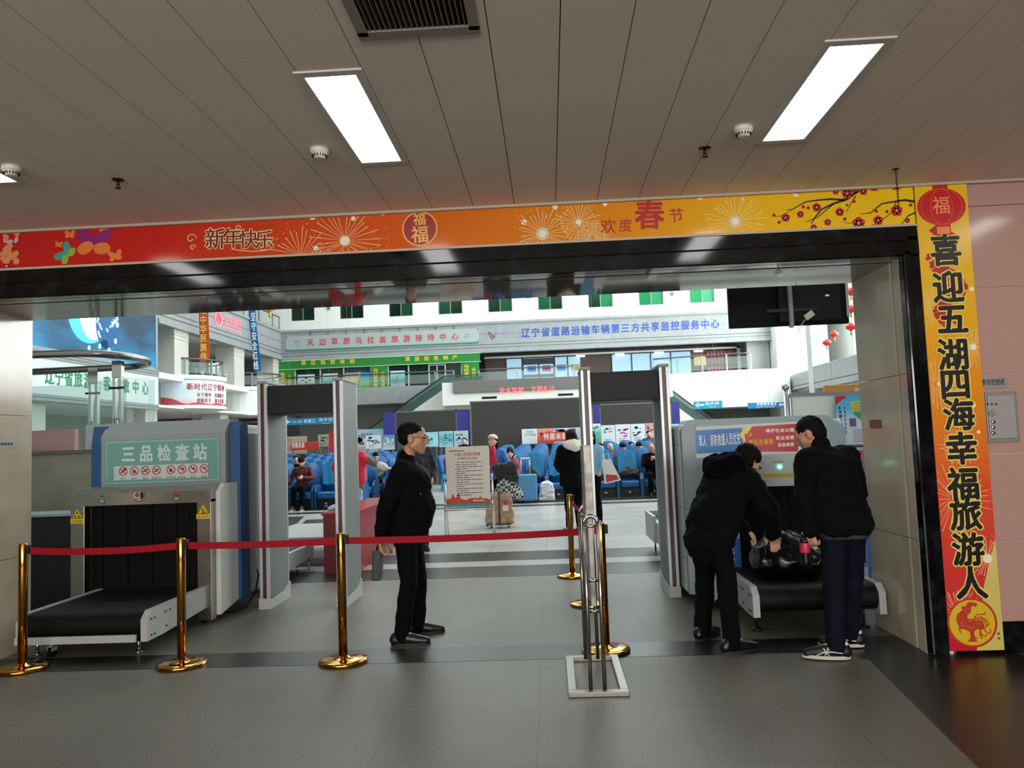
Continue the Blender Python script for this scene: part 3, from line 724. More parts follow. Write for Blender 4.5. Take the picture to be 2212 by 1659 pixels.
a, b = P(228, 1048, SY), P(474, 944, SY)
sg = MB().box((a.x, SY-.006, a.z), (b.x, SY, b.z), bev=.002).build('station_sign', mat('teal sign film', '679A92', 0.3), xs)
mb = MB(); e = .012
for q in (((a.x+e, a.z+e), (b.x-e, a.z+e+.004)), ((a.x+e, b.z-e-.004), (b.x-e, b.z-e)), ((a.x+e, a.z+e), (a.x+e+.004, b.z-e)), ((b.x-e-.004, a.z+e), (b.x-e, b.z-e))): mb.poly([(q[0][0], SY-.0068, q[0][1]), (q[1][0], SY-.0068, q[0][1]), (q[1][0], SY-.0068, q[1][1]), (q[0][0], SY-.0068, q[1][1])])
mb.build('border', mat('pale teal print', 'B9DDD6', 0.3), sg)
wpx('三品检查站', SY-.0075, 258, 1000, 452, 994, 37, .035, gap=.22).build('lettering', mat('pale film letters', 'BCCCC8', 0.5), sg)
a, b = P(247, 1038, SY), P(450, 1000, SY)
MB().poly([(a.x, SY-.0072, a.z), (b.x, SY-.0072, a.z), (b.x, SY-.0072, b.z), (a.x, SY-.0072, b.z)]).build('pictogram_panel', mat('pale grey print', 'BEC4C0', 0.4), sg)
mr_, mk, ml = MB(), MB(), MB()
for i, px in enumerate((266, 290, 314, 338, 369, 393, 417, 441)):
    c = P(px, 1018-(px-266)*.033, SY-.0082); r = .043
    mr_.ring(c, r*.8, r, n=24); d = Vector((.62, 0, -.62))*r; q = Vector((.7, 0, .7))*.0045
    mr_.poly([c-d-q-Vector((0, .0004, 0)), c+d-q-Vector((0, .0004, 0)), c+d+q-Vector((0, .0004, 0)), c-d+q-Vector((0, .0004, 0))])
    u = Vector((.55, 0, .35))*r; n_ = Vector((-.35, 0, .55))*r*.22
    if i in (0, 2, 3): mk.poly([c-u-n_, c+u-n_, c+u+n_, c-u+n_])
    if i == 0: mk.poly([c+u*.2, c+u*.2+Vector((0, 0, r*.5)), c+u+Vector((.01, 0, r*.4)), c+u])
    if i in (1, 4): mk.disc(c-Vector((0, 0, .006)), r*.38, n=10); 
    if i in (5, 6, 7): mk.poly([c+Vector((-.02, 0, .004)), c+Vector((.016, 0, -.004)), c+Vector((.02, 0, .012)), c+Vector((-.012, 0, .014))])
for body, px in (('枪支', 266), ('弹药', 290), ('警械', 314), ('管制刀具', 338), ('易燃易爆', 369), ('腐蚀品', 393), ('毒品', 417), ('剧毒', 441)):
    wd = 6.2*len(body) if len(body) < 4 else 22
    wpx(body, SY-.0078, px-wd/2, 1038-(px-266)*.033, px+wd/2, 1037.4-(px-266)*.033, 6, .0, ml)
mr_.build('prohibition_ring', mat('sign red', 'B3202C', 0.4), sg); mk.build('pictogram', mat('sign black', '1B1B1B', 0.5), sg); ml.build('lettering', mat('sign grey ink', '4A5250', 0.5), sg)
# buttons and small labels on the portal
def button(px, py, Y, r, m, nm='button'):
    c = P(px, py, Y); return MB().lathe([(r, 0), (r, -.008), (r*.8, -.013), (0, -.014)], c, 20, 'Y').build(nm, m, xs)
PY = sy0-.011
button(220, 1071, PY, .012, mat('green lamp lens', '1E6B42', 0.3), 'indicator_lamp')
a, b = P(291, 1077, PY), P(311, 1063, PY); MB().box((a.x, PY-.012, a.z), (b.x, PY, b.z), bev=.003).build('switch_box', mat('cream switch box', 'C8B9A4', 0.5), xs)
button(297, 1069, PY-.012, .02, mat('red push button', 'A8281F', 0.35)); button(381, 1066, PY, .02, mat('red push button', 'A8281F', 0.35))
a, b = P(305, 1076, PY), P(311, 1063, PY); MB().box((a.x, PY-.016, a.z), (b.x, PY-.011, b.z)).build('key_switch', M_DKMET, xs)
mb = MB(); mw = MB()
for px, py in ((220, 1083), (300, 1080), (381, 1077)):
    c = P(px, py, PY-.001); mb.box((c.x-.03, c.y, c.z-.012), (c.x+.03, c.y+.001, c.z+.012))
    for k in (-.005, .005): mw.box((c.x-.022, c.y-.0008, c.z+k-.002), (c.x+.022, c.y, c.z+k+.002))
mb.build('label_plate', mat('black label', '141414', 0.4), xs); mw.build('fine_print', mat('white print', 'E9EEEA', 0.4), xs)
def warn(c, kind, Yf):
    w = .062
    pl = MB().box((c.x-w, Yf-.002, c.z-.085), (c.x+w, Yf, c.z-.045)).build('warning_label', mat('warning yellow', 'D9B51C', 0.4), xs)
    MB().prism([(c.x-w, Yf-.002, c.z-.044), (c.x+w, Yf-.002, c.z-.044), (c.x, Yf-.002, c.z+.06)], (0, .002, 0)).build('warning_triangle', mat('warning yellow', 'D9B51C', 0.4), pl)
    mb = MB(); y = Yf-.003; tri = lambda s, dz: [Vector((c.x-w*s, y, c.z-.01-.034*s+dz)), Vector((c.x+w*s, y, c.z-.01-.034*s+dz)), Vector((c.x, y, c.z-.01+.07*s+dz))]
    A, B = tri(.92, 0), tri(.74, 0)
    for i in range(3): mb.poly([A[i], A[(i+1) % 3], B[(i+1) % 3], B[i]])
    cc = Vector((c.x, y, c.z-.014))
    if kind == 'ray':
        for k in range(3):
            t = PI/2+k*2*PI/3; mb.poly([cc+Vector((.005*math.cos(t), 0, .005*math.sin(t)))]+[cc+Vector((.026*math.cos(t+d), 0, .026*math.sin(t+d))) for d in (-.5, -.25, 0, .25, .5)])
    else:
        mb.ring(cc+Vector((-.004, 0, .012)), .006, .012, n=14); mb.ring(cc+Vector((-.002, 0, -.010)), .006, .012, n=14); mb.poly([cc+Vector((.006, 0, -.016)), cc+Vector((.03, 0, -.018)), cc+Vector((.016, 0, -.004))])
    write('当心电离辐射' if kind == 'ray' else '当心夹手', (c.x-w*.85, y, c.z-.077), (w*1.7, 0, 0), (0, 0, .024), .0, mb)
    mb.build('symbol', mat('sign black', '1B1B1B', 0.5), pl)
warn(P(167, 1110, sy0-.001), 'ray', sy0-.001); warn(P(439, 1100, sy0-.001), 'hand', sy0-.001)
conveyor(xs, -4.10, -3.08, 5.9, 6.99, .325, .11)
MB().box((-4.10, 5.885, .11), (-3.16, 5.905, .165)).build('front_apron', M_GREYP, xs)
for x, y in ((-3.22, 6.04), (-4.02, 6.04)):
    MB().cyl((x, y, .012), (x, y, .115), .012, n=12).lathe([(0, 0), (.03, 0), (.03, .01), (.012, .016), (0, .016)], (x, y, 0), 18).build('adjustable_foot', M_CHROME, xs)
def caster(x, y, t=None):
    t = t or xs
    k = MB().cyl((x, y, .075), (x, y, .13), .014, n=10).box((x-.022, y-.03, .045), (x-.018, y+.03, .085)).box((x+.018, y-.03, .045), (x+.022, y+.03, .085)).box((x-.022, y-.03, .078), (x+.022, y+.03, .086)).build('caster', M_GREYM, t)
    MB().lathe([(0, -.016), (.036, -.016), (.04, -.010), (.04, .010), (.036, .016), (0, .016)], (x, y, .04), 24, 'X').build('wheel', M_RUB, k)
caster(-3.86, 5.97); caster(-3.14, 6.90+.12); caster(-4.2, 7.1); caster(-3.12, 8.5); caster(-4.2, 8.5)
conveyor(xs, -4.05, -3.05, 8.7, 10.0, .31, .12)
for yy in (8.9, 9.5, 9.95): MB().cyl((-3.1, yy, .0), (-3.1, yy, .14), .012, n=10).build('adjustable_foot', M_CHROME, xs)
tag(MB().tube([(-2.93, 7.75, .34), (-2.90, 7.7, .30), (-2.90, 7.62, .16), (-2.95, 7.5, .03), (-3.02, 7.42, .008), (-3.1, 7.4, .008), (-3.2, 7.55, .008)], .008, 8).build('power_cable', M_RUB, loc=(-2.93, 7.75, .34)), 'black cable looping to the floor between left scanner and metal detector', 'cable')
tag(MB().box((-4.0, 10.3, .30), (-2.95, 12.2, .36), bev=.01).box((-4.0, 10.3, .14), (-3.95, 12.2, .3)).box((-3.0, 10.3, .14), (-2.95, 12.2, .3)).cyl((-2.98, 10.4, 0), (-2.98, 10.4, .2), .012, n=10).cyl((-2.98, 11.2, 0), (-2.98, 11.2, .2), .012, n=10).cyl((-2.98, 12.1, 0), (-2.98, 12.1, .2), .012, n=10).cyl((-3.9, 10.4, 0), (-3.9, 10.4, .2), .012, n=10).cyl((-3.9, 12.1, 0), (-3.9, 12.1, .2), .012, n=10).build('roller_table', M_GREYP, loc=(-3.5, 10.3, 0)), 'long low grey roller table behind the left scanner, seen through the detector', 'roller table')

# right scanner
rx0, rx1, ry0, ry1 = 1.20, 2.66, 6.98, 8.9
xr = thing('baggage_scanner', 'blue-grey baggage scanner with blue and red posters behind the two bending men', 'X-ray scanner', ((rx0+rx1)/2, ry0, 0))
M_RG = mat('blue grey enamel', '8D9CA3', 0.42); M_RL = mat('light grey enamel', 'AEB5B6', 0.42)
mb = MB().prism([(rx0, ry0+.25, .08), (rx0, ry0+.25, 1.55), (rx0+.09, ry0+.25, 1.64), (rx1-.16, ry0+.25, 1.64), (rx1, ry0+.25, 1.52), (rx1, ry0+.25, .08)], (0, .5, 0))
mb.build('sign_hood', M_RG, xr)
MB().box((rx0-.02, ry0+.35, .08), (rx1+.02, ry1, 1.60), bev=.03).build('body', M_RL, xr)
mb = MB()                                      # front portal with rounded shoulders
fz = 1.30; fx0, fx1 = 1.32, 2.66; R_ = .1
out = [(fx0, .09)]+[(fx0+R_-R_*math.cos(a), fz-R_+R_*math.sin(a)) for a in [k*PI/12 for k in range(7)]]+[(fx1-R_+R_*math.sin(a), fz-R_+R_*math.cos(a)) for a in [k*PI/12 for k in range(7)]]+[(fx1, .09)]
tx0, tx1, tz = 1.60, 2.52, 1.035
inn = [(tx1, .09), (tx1, tz), (tx0, tz), (tx0, .09)]
mb.prism([(x, ry0-.05, z) for x, z in out+inn], (0, .32, 0))
mb.build('portal_frame', M_RL, xr)
mb = MB(); k = 8; ww = (tx1-tx0)/k
for i in range(k): mb.box((tx0+i*ww+.002, ry0+.04+.006*(i % 2), .32), (tx0+(i+1)*ww-.002, ry0+.046+.006*(i % 2), tz))
mb.build('lead_curtain', M_CURT, xr)
MB().box((tx0-.02, ry0+.1, .1), (tx1+.02, ry0+.14, tz+.02)).build('tunnel', mat('tunnel black', '040404', 0.8), xr)
SY2 = ry0+.249
def sheet(pts, Y, nm, m, par, th=.002):
    return MB().prism([(*P(x, y, Y).xy, P(x, y, Y).z) for x, y in pts], (0, th, 0)).build(nm, m, par)
bd = sheet([(1504, 990), (1504, 922), (1776, 908), (1776, 978)], SY2-.004, 'sign_board', mat('pale sign board', 'C9D0CF', 0.5), xr)
s1 = sheet([(1505, 980), (1503, 930), (1603, 924), (1606, 975)], SY2-.008, 'blue_poster', mat('poster blue', '1C6FB8', 0.35), xr)
mb = MB()
wpx('军人', SY2-.0105, 1510, 966, 1527, 965, 26, .02, mb); wpx('消防救援人员优先', SY2-.0105, 1534, 965, 1600, 960, 27, .012, mb)
mb.build('lettering', mat('white print', 'E9EEEA', 0.4), s1)
s2 = sheet([(1606, 976), (1612, 922), (1722, 915), (1724, 975)], SY2-.008, 'red_poster', mat('poster red', 'B2161E', 0.35), xr)
mb = MB()
for ln, y0 in (('维护社会公德', 935), ('职业道德', 951), ('家庭美德', 966)):
    wpx(ln, SY2-.0105, 1654 if len(ln) > 4 else (1676 if '职' in ln else 1680), y0, 1716, y0-2, 9, .02, mb)
mb.build('lettering', mat('white print', 'E9EEEA', 0.4), s2)
fl = sheet([(1615, 978), (1608, 938), (1624, 934), (1630, 946), (1634, 976)], SY2-.0095, 'flag_print', mat('flag red', 'C3241C', 0.35), s2)
mb = MB(); wpx('党员先锋岗', SY2-.0115, 1617, 964, 1671, 960, 14, .02, mb); put(mb, '☭', P(1615, 946, SY2-.0115), P(1627, 945, SY2-.0115)-P(1615, 946, SY2-.0115), P(1615, 933, SY2-.0115)-P(1615, 946, SY2-.0115), .02)
mb.build('lettering', mat('gold yellow print', 'E8B01E', 0.4), s2)
sheet([(1596, 940), (1612, 922), (1625, 921), (1612, 940), (1610, 955)], SY2-.009, 'yellow_print', mat('pale yellow print', 'E8D060', 0.4), s2)
PY2 = ry0-.051
c = P(1684, 1008, PY2)
MB().lathe([(.018, 0), (.018, -.006), (.014, -.012), (0, -.014)], c, 20, 'Y').build('power_lamp', mat('lit green lamp', '7CFFB4', 0.3, emit=6, ecol=(.1, 1, .42)), xr)
MB().lathe([(.012, 0), (.012, -.006), (0, -.008)], P(1642, 1011, PY2), 16, 'Y').build('xray_lamp', mat('dull red lens', '5A1C20', 0.3), xr)
mb = MB(); wpx('POWER', PY2-.001, 1671, 1001, 1693, 1000, 5.5, .02, mb); wpx('X-RAY', PY2-.001, 1628, 1003, 1649, 1002, 5.5, .02, mb); mb.build('lettering', mat('dark grey ink', '2B2B33', 0.5), xr)
my = mat('yellow warning tape', 'B89B2A', 0.5)
a, b = P(1650, 1032, PY2), P(1722, 1021, PY2); MB().box((a.x, PY2-.001, a.z), (b.x, PY2, b.z)).build('yellow_label', my, xr)
for x in (1.40, 2.60): MB().box((x-.02, PY2-.001, .95), (x+.02, PY2, 1.04)).build('yellow_label', my, xr)
for x0, x1 in ((1.345, 1.60), (2.49, 2.655)):
    pl = MB().box((x0, PY2-.002, .33), (x1, PY2, .60)).build('blue_notice', mat('notice blue', '1E5EA0', 0.4), xr)
    w = .13; xx = (x0+x1)/2-w/2+.01
    mb = MB(); put(mb, '轻', Vector((xx, PY2-.0035, .465)), Vector((w, 0, 0)), Vector((0, 0, .12)), .02); put(mb, '放', Vector((xx, PY2-.0035, .34)), Vector((w, 0, 0)), Vector((0, 0, .12)), .02); mb.build('lettering', mat('white print', 'E9EEEA', 0.4), pl)
mb = MB()
for z in (.4, .85, 1.2, 1.42):
    for y in (ry0+.35, ry0+.6): mb.lathe([(.008, 0), (.008, -.004), (0, -.005)], (rx0-.02, y, z), 10, 'X')
mb.build('screw', M_DKMET, xr)
conveyor(xr, 1.44, 2.40, 5.95, 7.0, .36, .15)
MB().cyl((2.34, 6.05, .27), (2.425, 6.05, .27), .055, n=24).build('roller_end', M_CHROME, xr)
for x, y in ((1.52, 6.2), (2.32, 6.2)): MB().cyl((x, y, .012), (x, y, .2), .013, n=12).lathe([(0, 0), (.045, 0), (.045, .012), (.013, .03), (0, .03)], (x, y, 0), 18).build('adjustable_foot', M_DKMET, xr)
caster(1.40, 7.06, xr); caster(2.56, 7.06, xr); caster(1.3, 8.7, xr); caster(2.5, 8.7, xr)
conveyor(xr, 1.3, 2.4, 8.85, 10.9, .42, .14)
for yy in (9.3, 10.6): MB().cyl((1.34, yy, 0), (1.34, yy, .2), .012, n=10).build('adjustable_foot', M_CHROME, xr)
MB().box((1.26, 10.1, .17), (1.30, 10.9, .50), bev=.004).box((1.26, 10.87, .17), (2.44, 10.9, .5), bev=.004).build('tray_end', M_GREYP, xr)

# ================================================================ WALK-THROUGH METAL DETECTORS
M_GP = mat('detector grey panel', '666D6D', 0.5); M_GE = mat('detector aluminium edge', 'A9AEB0', 0.35, 0.6); M_GR = mat('dark red strip', '3F0F1A', 0.35)
def gate(x0, y0, w, label, rz=0.0):
    t = thing('metal_detector', label, 'metal detector', (x0, y0, 0), rz, 'walk-through metal detectors', local=True)
    dp, pw, hh = .58, .085, 2.16
    for k, x in enumerate((0, w-pw)):
        mb = MB(); N = 10                      # post: flat front edge, bowed back edge
        sec = [(x, 0), (x+pw, 0), (x+pw, dp), (x, dp)]
        mb.box((x, .02, .10), (x+pw, dp-.02, hh), bev=.004); p = mb.build('post', M_GP, t)
        mb = MB().box((x-.004, -.004, .09), (x+pw*.30, .028, hh), bev=.003).box((x+pw*.70, -.004, .09), (x+pw+.004, .028, hh), bev=.003).box((x-.004, dp-.028, .09), (x+pw+.004, dp, hh), bev=.003)
        mb.build('edge_trim', M_GE, p)
        MB().box((x+pw*.30, .004, .10), (x+pw*.70, .026, hh)).build('light_strip', M_GR, p)
        mb = MB().prism([(x-.012, -.012, 0), (x-.012, -.012, .10), (x-.012, .05, .085), (x-.012, dp*.7, .10), (x-.012, dp+.012, .16), (x-.012, dp+.012, 0)], (pw+.024, 0, 0))
        mb.build('foot', mat('pale grey foot', 'A9ABA6', 0.4), p)
        MB().box((x-.008, -.008, hh), (x+pw+.008, dp+.004, hh+.03), bev=.006).build('top_cap', mat('grey top cap', '8B8E8C', 0.5), p)
    MB().box((pw, .05, hh-.30), (w-pw, dp-.06, hh-.02), bev=.006).build('crossbar', M_DKMET, t)
    return t
gate(-2.82, 7.53, .83, 'walk-through metal detector between the left scanner and the guard')
gate(.325, 7.53, .83, 'walk-through metal detector between the steel stand and the right scanner', -.0)

# ================================================================ HANGING SCREEN above the right scanner
t = thing('hanging_screen', 'back of a black flat screen hanging under the lintel at the right', 'screen', P(1705, 600, 7.5))
a, b = P(1577, 709, 7.5), P(1826, 600, 7.5); zb, zt = a.z-.0, 3.12
MB().box((a.x, 7.5, zb), (b.x+.01, 7.56, zt), bev=.008).build('screen_body', mat('black screen plastic', '030304', 0.7, spec=.15), t)
MB().box((b.x-.012, 7.49, zb+.06), (b.x+.014, 7.57, zt-.02), bev=.003).build('silver_edge', mat('silver plastic edge', '8A8C90', 0.35, 0.3), t)
MB().box((a.x+.45, 7.44, zb+.03), (b.x-.08, 7.50, zt-.12), bev=.01).build('rear_cover', mat('black rear cover', '050506', 0.6, spec=.2), t)
c = P(1706, 640, 7.42); MB().box((c.x-.018, 7.40, zb-.03), (c.x+.018, 7.44, 4.2)).build('hanger_bar', mat('grey hanger bar', '75726E', 0.5, 0.3), t)
MB().box((c.x-.22, 7.415, zb+.12), (c.x+.25, 7.445, zb+.15)).build('bracket', M_DKMET, t)
q = P(1748, 681, 7.38); MB().box((-.045, -.012, -.028), (.045, .012, .028), Matrix.Translation(q) @ Matrix.Rotation(-.6, 4, 'Y'), bev=.004).tube([q+Vector((-.03, 0, -.03)), q+Vector((-.08, .01, -.09)), q+Vector((-.10, .03, -.15))], .004, 6).build('power_socket', mat('yellowed plastic', 'A7A387', 0.5), t)
for px, py in ((1787, 638), (1580, 620)): q = P(px, py, 7.437 if px > 1600 else 7.499); MB().box((q.x-.018, q.y, q.z-.008), (q.x+.018, q.y+.002, q.z+.008)).build('sticker', mat('white print', 'E9EEEA', 0.4), t)
MB().cyl((1.95, 6.282, 3.05), (1.95, 7.53, 3.05), .02, n=8).cyl((2.7, 6.282, 3.05), (2.7, 7.53, 3.05), .02, n=8).build('wall_arm', M_GREYM, t)

# ================================================================ RED DESK, BAG ON IT, DARK DESK AT LEFT
t = thing('inspection_desk', 'long dark red desk between the left metal detector and the guard', 'desk', (-2.58, 9.5, 0))
M_DR = noisy('dark red laminate', ['6E1A22', '7A1F27'], 12, 2, 0.35)
MB().box((-2.78, 9.52, .0), (-2.40, 12.0, .70)).build('carcass', M_DR, t)
MB().box((-2.80, 9.50, .70), (-2.37, 12.03, .73), bev=.003).build('worktop', mat('red worktop', 'A8242A', 0.22), t)
MB().box((-2.395, 9.50, .0), (-2.37, 12.03, .70)).build('side_panel', mat('red side panel', '8E2430', 0.3), t)
b0 = Vector((-2.70, 9.68, .748))
t = thing('folded_umbrella', 'small pale blue folded pouch lying on the near corner of the red desk', 'pouch', b0)
MB().ball(b0+Vector((.02, .02, .035)), (.11, .06, .035), 3, Matrix.Rotation(.5, 4, 'Z') @ Matrix.Rotation(-.25, 4, 'Y')).build('pouch', mat('pale blue cloth', 'A9BFDA', 0.7), t)
MB().cyl(b0+Vector((-.10, -.03, .03)), b0+Vector((-.06, -.015, .035)), .03, n=16).build('dark_end', mat('dark navy plastic', '15182A', 0.4), t)
t.name = 'cloth_pouch'
t = thing('side_desk', 'dark desk in shadow behind the cream left jamb, stacked with leaflets', 'desk', (-5.4, 8.0, 0))
MB().box((-6.6, 7.75, 0), (-4.75, 8.2, .93)).build('carcass', mat('black desk', '0C0A09', 0.6), t)
MB().box((-6.65, 7.72, .93), (-4.72, 8.22, .955), bev=.003).build('worktop', mat('pale desk top', '9AA4AA', 0.4), t)
for k, (x, y, r, m) in enumerate(((-5.25, 7.85, .05, 'B9C8D4'), (-5.05, 7.9, -.08, '4E86B4'), (-5.45, 7.86, .1, 'C9D3D8'))):
    o = MB().box((-.105, -.15, 0), (.105, .15, .018+.006*k), bev=.001).build('leaflet_stack', mat('leaflet paper %d' % k, m, 0.5), loc=(x, y, .955)); o.rotation_euler.z = r
    tag(o, ('pale blue leaflet stack in the middle of the dark desk', 'strong blue leaflet stack nearest the left scanner on the dark desk', 'whitish leaflet stack furthest left on the dark desk')[k], 'leaflets', 'leaflet stacks on the dark desk')

# ================================================================ GLASS-RAILED PARAPET at the left
struct('partition', MB().box((-9, 8.75, 0), (-4.95, 8.95, 1.56)).box((-5.15, 8.95, 0), (-4.95, 11.2, 1.56)), noisy('beige painted parapet', ['8E8877', '9A9483'], 4, 3, 0.6))
struct('partition', MB().box((-9, 8.72, 1.56), (-4.92, 8.98, 1.60), bev=.004).box((-5.18, 8.98, 1.56), (-4.92, 11.2, 1.60), bev=.004), mat('brown granite cap', '6B5A50', 0.25))
struct('partition', MB().box((-9, 8.82, 1.60), (-5.45, 8.9, 1.84)), mat('dusty pink panel', 'B98E8A', 0.5))
struct('partition', MB().box((-5.32, 8.82, 1.60), (-4.95, 8.9, 1.88)), mat('pale grey panel', 'B4B7B8', 0.45))
t = thing('glass_balustrade', 'curved steel-railed glass balustrade on the parapet behind the left scanner', 'balustrade', (-5.2, 8.86, 1.6))
zr_ = 2.66; rr_ = .32
pts = [(-9, 8.5, zr_), (-7.4, 8.5, zr_), (-6.2, 8.53, zr_)]
near = [(-9+k*.25, 8.42, zr_+.006) for k in range(15)]
arc = [(-5.15+.42*math.sin(a), 8.95-.53*math.cos(a), zr_-.05*(a/PI)) for a in [k*PI/14 for k in range(15)]]
far = [(-5.25-k*.3, 9.50+.02*k, zr_-.05) for k in range(1, 12)]
MB().tube(near+arc+far, .042, 16).build('handrail', mat('satin steel rail', '8F8A86', 0.22, 1.0), t)
mp = mat('chrome post', 'B5B5B2', 0.12, 1.0)
for nm, x, y, wd in (('post', -5.62, 9.5, .055), ('post', -4.98, 8.9, .05)):
    mb = MB().box((x-wd, y-.03, 1.60), (x-wd*.45, y+.03, 2.5)).box((x+wd*.45, y-.03, 1.60), (x+wd, y+.03, 2.5)).box((x-wd*1.15, y-.035, 2.42), (x+wd*1.15, y+.035, 2.62), bev=.004)
    mb.cyl((x, y-.04, 1.62), (x, y-.04, 1.95), .03, n=14); p = mb.build(nm, mp, t)
    b = MB()
    for z in (1.85, 2.3): b.cyl((x-.09, y-.03, z), (x+.09, y-.03, z), .014, n=10)
    b.build('glass_clamp', M_DKMET, p)
M_GL = glass('balustrade glass', 'CFE8E2', alpha=.16)
MB().box((-8.6, 9.52, 1.72), (-5.72, 9.532, 2.42)).build('glass_panel', M_GL, t)
MB().box((-5.52, 9.2, 1.70), (-5.05, 9.212, 2.42)).build('glass_panel', M_GL, t)
mb = MB(); n = 10
for k in range(n):
    a0, a1 = k*PI/n*.9, (k+1)*PI/n*.9; f = lambda a, z: (-4.98+.25*math.sin(a), 9.2-.25*math.cos(a), z)
    mb.poly([f(a0, 1.70), f(a1, 1.70), f(a1, 2.42), f(a0, 2.42)])
mb.build('curved_glass_panel', M_GL, t)

# ================================================================ HOARDING and posters right of the right scanner
t = thing('white_hoarding', 'white partition board with steel ball-topped post behind the right scanner', 'partition board', (3.2, 9.0, 0))
q = P(1697, 853, 9.0)
MB().box((q.x+.04, 9.0, .1), (4.6, 9.04, 1.91)).build('board', mat('white hoarding board', 'D5D7D4', 0.55), t)
MB().box((q.x+.03, 8.985, 1.89), (4.6, 9.05, 1.925)).box((q.x+.03, 8.985, .06), (4.6, 9.05, .1)).build('frame', mat('grey hoarding frame', '7E8082', 0.4, 0.5), t)
MB().cyl((q.x, 8.98, 0), (q.x, 8.98, 1.97), .027, n=18).ball((q.x, 8.98, 2.0), .042, 3).cyl((q.x+.05, 8.98, 0), (q.x+.05, 8.98, 1.90), .012, n=10).build('post', M_CHROME, t)
pt = thing('poster_stand', 'bright multicoloured notice poster fixed on the white hoarding', 'poster', (3.5, 8.95, .9))
x0, x1, z0, z1 = 3.20, 3.95, 1.33, 1.875; Y = 8.93
pt.name = 'notice_poster'
MB().box((x0, Y, z0), (x1, Y+.015, z1)).build('sheet', ramped('poster sky print', [(0, 'D9CFD8'), (.45, 'C8D8E4'), (.7, '58B4D8'), (1, '2E9FD2')], 'Z', 0.4, 1.0, .3), pt)
MB().box((x0-.03, Y, z0-.10), (x1+.03, Y+.03, z0-.02)).box((x0-.02, Y+.005, z0-.05), (x0+.15, Y+.06, z0-.02)).build('bracket', M_DKMET, pt)
mb = MB(); mb.prism([(x0, Y-.002, z1), (x0, Y-.002, z1-.10), (x0+.05, Y-.002, z1-.06), (x0+.11, Y-.002, z1-.03), (x0+.12, Y-.002, z1)], (0, .001, 0)); mb.disc((x0+.03, Y-.002, z0+.04), .03, n=10); mb.build('red_print', mat('poster red', 'B2161E', 0.35), pt)
mb = MB().prism([(x0+.18, Y-.003, z0+.36), (x0+.16, Y-.003, z1-.07), (x0+.45, Y-.003, z1-.05), (x0+.45, Y-.003, z0+.36)], (0, .001, 0)); mb.build('lime_print', mat('lime poster print', 'B7C93A', 0.4), pt)
MB().prism([(x0+.18, Y-.004, z0+.36), (x0+.45, Y-.004, z0+.36), (x0+.45, Y-.004, z0+.33), (x0+.26, Y-.004, z0+.27)], (0, .001, 0)).build('green_print', mat('green poster print', '3D9E4C', 0.4), pt)
MB().box((x0+.14, Y-.004, z0+.20), (x0+.21, Y-.003, z0+.29)).build('purple_print', mat('purple poster print', '6F3F8C', 0.4), pt)
mb = MB()
for k in range(7):
    z = z1-.12-k*.045; mb.box((x0+.03+.006*(k % 2), Y-.004, z-.03), (x0+.05+.006*(k % 3), Y-.003, z))
    mb.box((x0+.09, Y-.004, z-.03), (x0+.10, Y-.003, z))
for k in range(8): mb.box((x0+.17, Y-.004, z0+.03+k*.019), (x0+.43, Y-.003, z0+.033+k*.019)); 
for k in range(8): mb.box((x0+.19, Y-.005, z1-.09-k*.02), (x0+.43, Y-.004, z1-.087-k*.02))
mb.build('fine_print', mat('poster navy ink', '2B3566', 0.5), pt)
# red and blue roll-up banner behind, between scanner and jamb
t = thing('poster_stand', 'red and blue poster stand squeezed between right scanner and jamb', 'poster stand', (2.98, 7.9, 0))
MB().box((2.72, 7.9, .05), (3.4, 7.92, 1.30)).build('panel', ramped('red to blue print', [(0, '3A6FB0'), (.45, '4A6FC0'), (.6, 'C04060'), (.8, '4560B0'), (1, 'C8484A')], 'Z', 0, 1.3, .35), t)
MB().box((2.71, 7.89, 1.29), (3.42, 7.93, 1.32)).box((2.71, 7.85, 0), (3.42, 7.97, .05)).build('frame', M_GREYM, t)

# ================================================================ NOTICE BOARD STAND and people's luggage further in
t = thing('notice_board_stand', 'freestanding notice board with Chinese conduct rules, before the capped traveller', 'notice board', (-1.32, 12.5, 0))
BYY = 12.5
a, b = P(958, 1094, BYY), P(1053, 962, BYY); zl = P(1000, 1088, BYY).z
fx0, fx1 = -1.66, -.965
pn = MB().box((fx0, BYY-.012, .55), (fx1, BYY+.012, 1.46), bev=.003).build('panel', mat('warm white sheet', 'D8CFC6', 0.5), t)
MB().box((fx0, BYY-.014, .515), (fx1, BYY+.012, .555)).build('teal_edge', mat('teal edge print', '2E8C88', 0.5), pn)
mb = MB(); pts = [(fx0, .555), (fx0, .64)]
sil = [(0.05,.66),(.07,.66),(.085,.72),(.10,.73),(.115,.70),(.13,.67),(.16,.68),(.175,.735),(.19,.745),(.205,.71),(.22,.66),(.26,.64),(.32,.63),(.36,.66),(.37,.645),(.40,.67),(.42,.65),(.46,.665),(.48,.65),(.52,.66),(.535,.70),(.55,.655),(.60,.65),(.65,.64),(.69,.63)]
mb.prism([(x, BYY-.0135, z) for x, z in pts+[(fx0+x, z-.015) for x, z in sil]+[(fx1, .62), (fx1, .555)]], (0, .0012, 0)); mb.build('red_print', mat('sheet red print', 'C23A2C', 0.5), pn)
mb = MB()
write('中国公民国内旅游', (fx0+.14, BYY-.014, 1.31), (.42, 0, 0), (0, 0, .055), .02, mb); write('文明行为公约', (fx0+.19, BYY-.014, 1.245), (.32, 0, 0), (0, 0, .05), .02, mb); mb.build('lettering', mat('sheet red ink', 'A8402E', 0.5), pn)
mb = MB(); rr = random.Random(3)
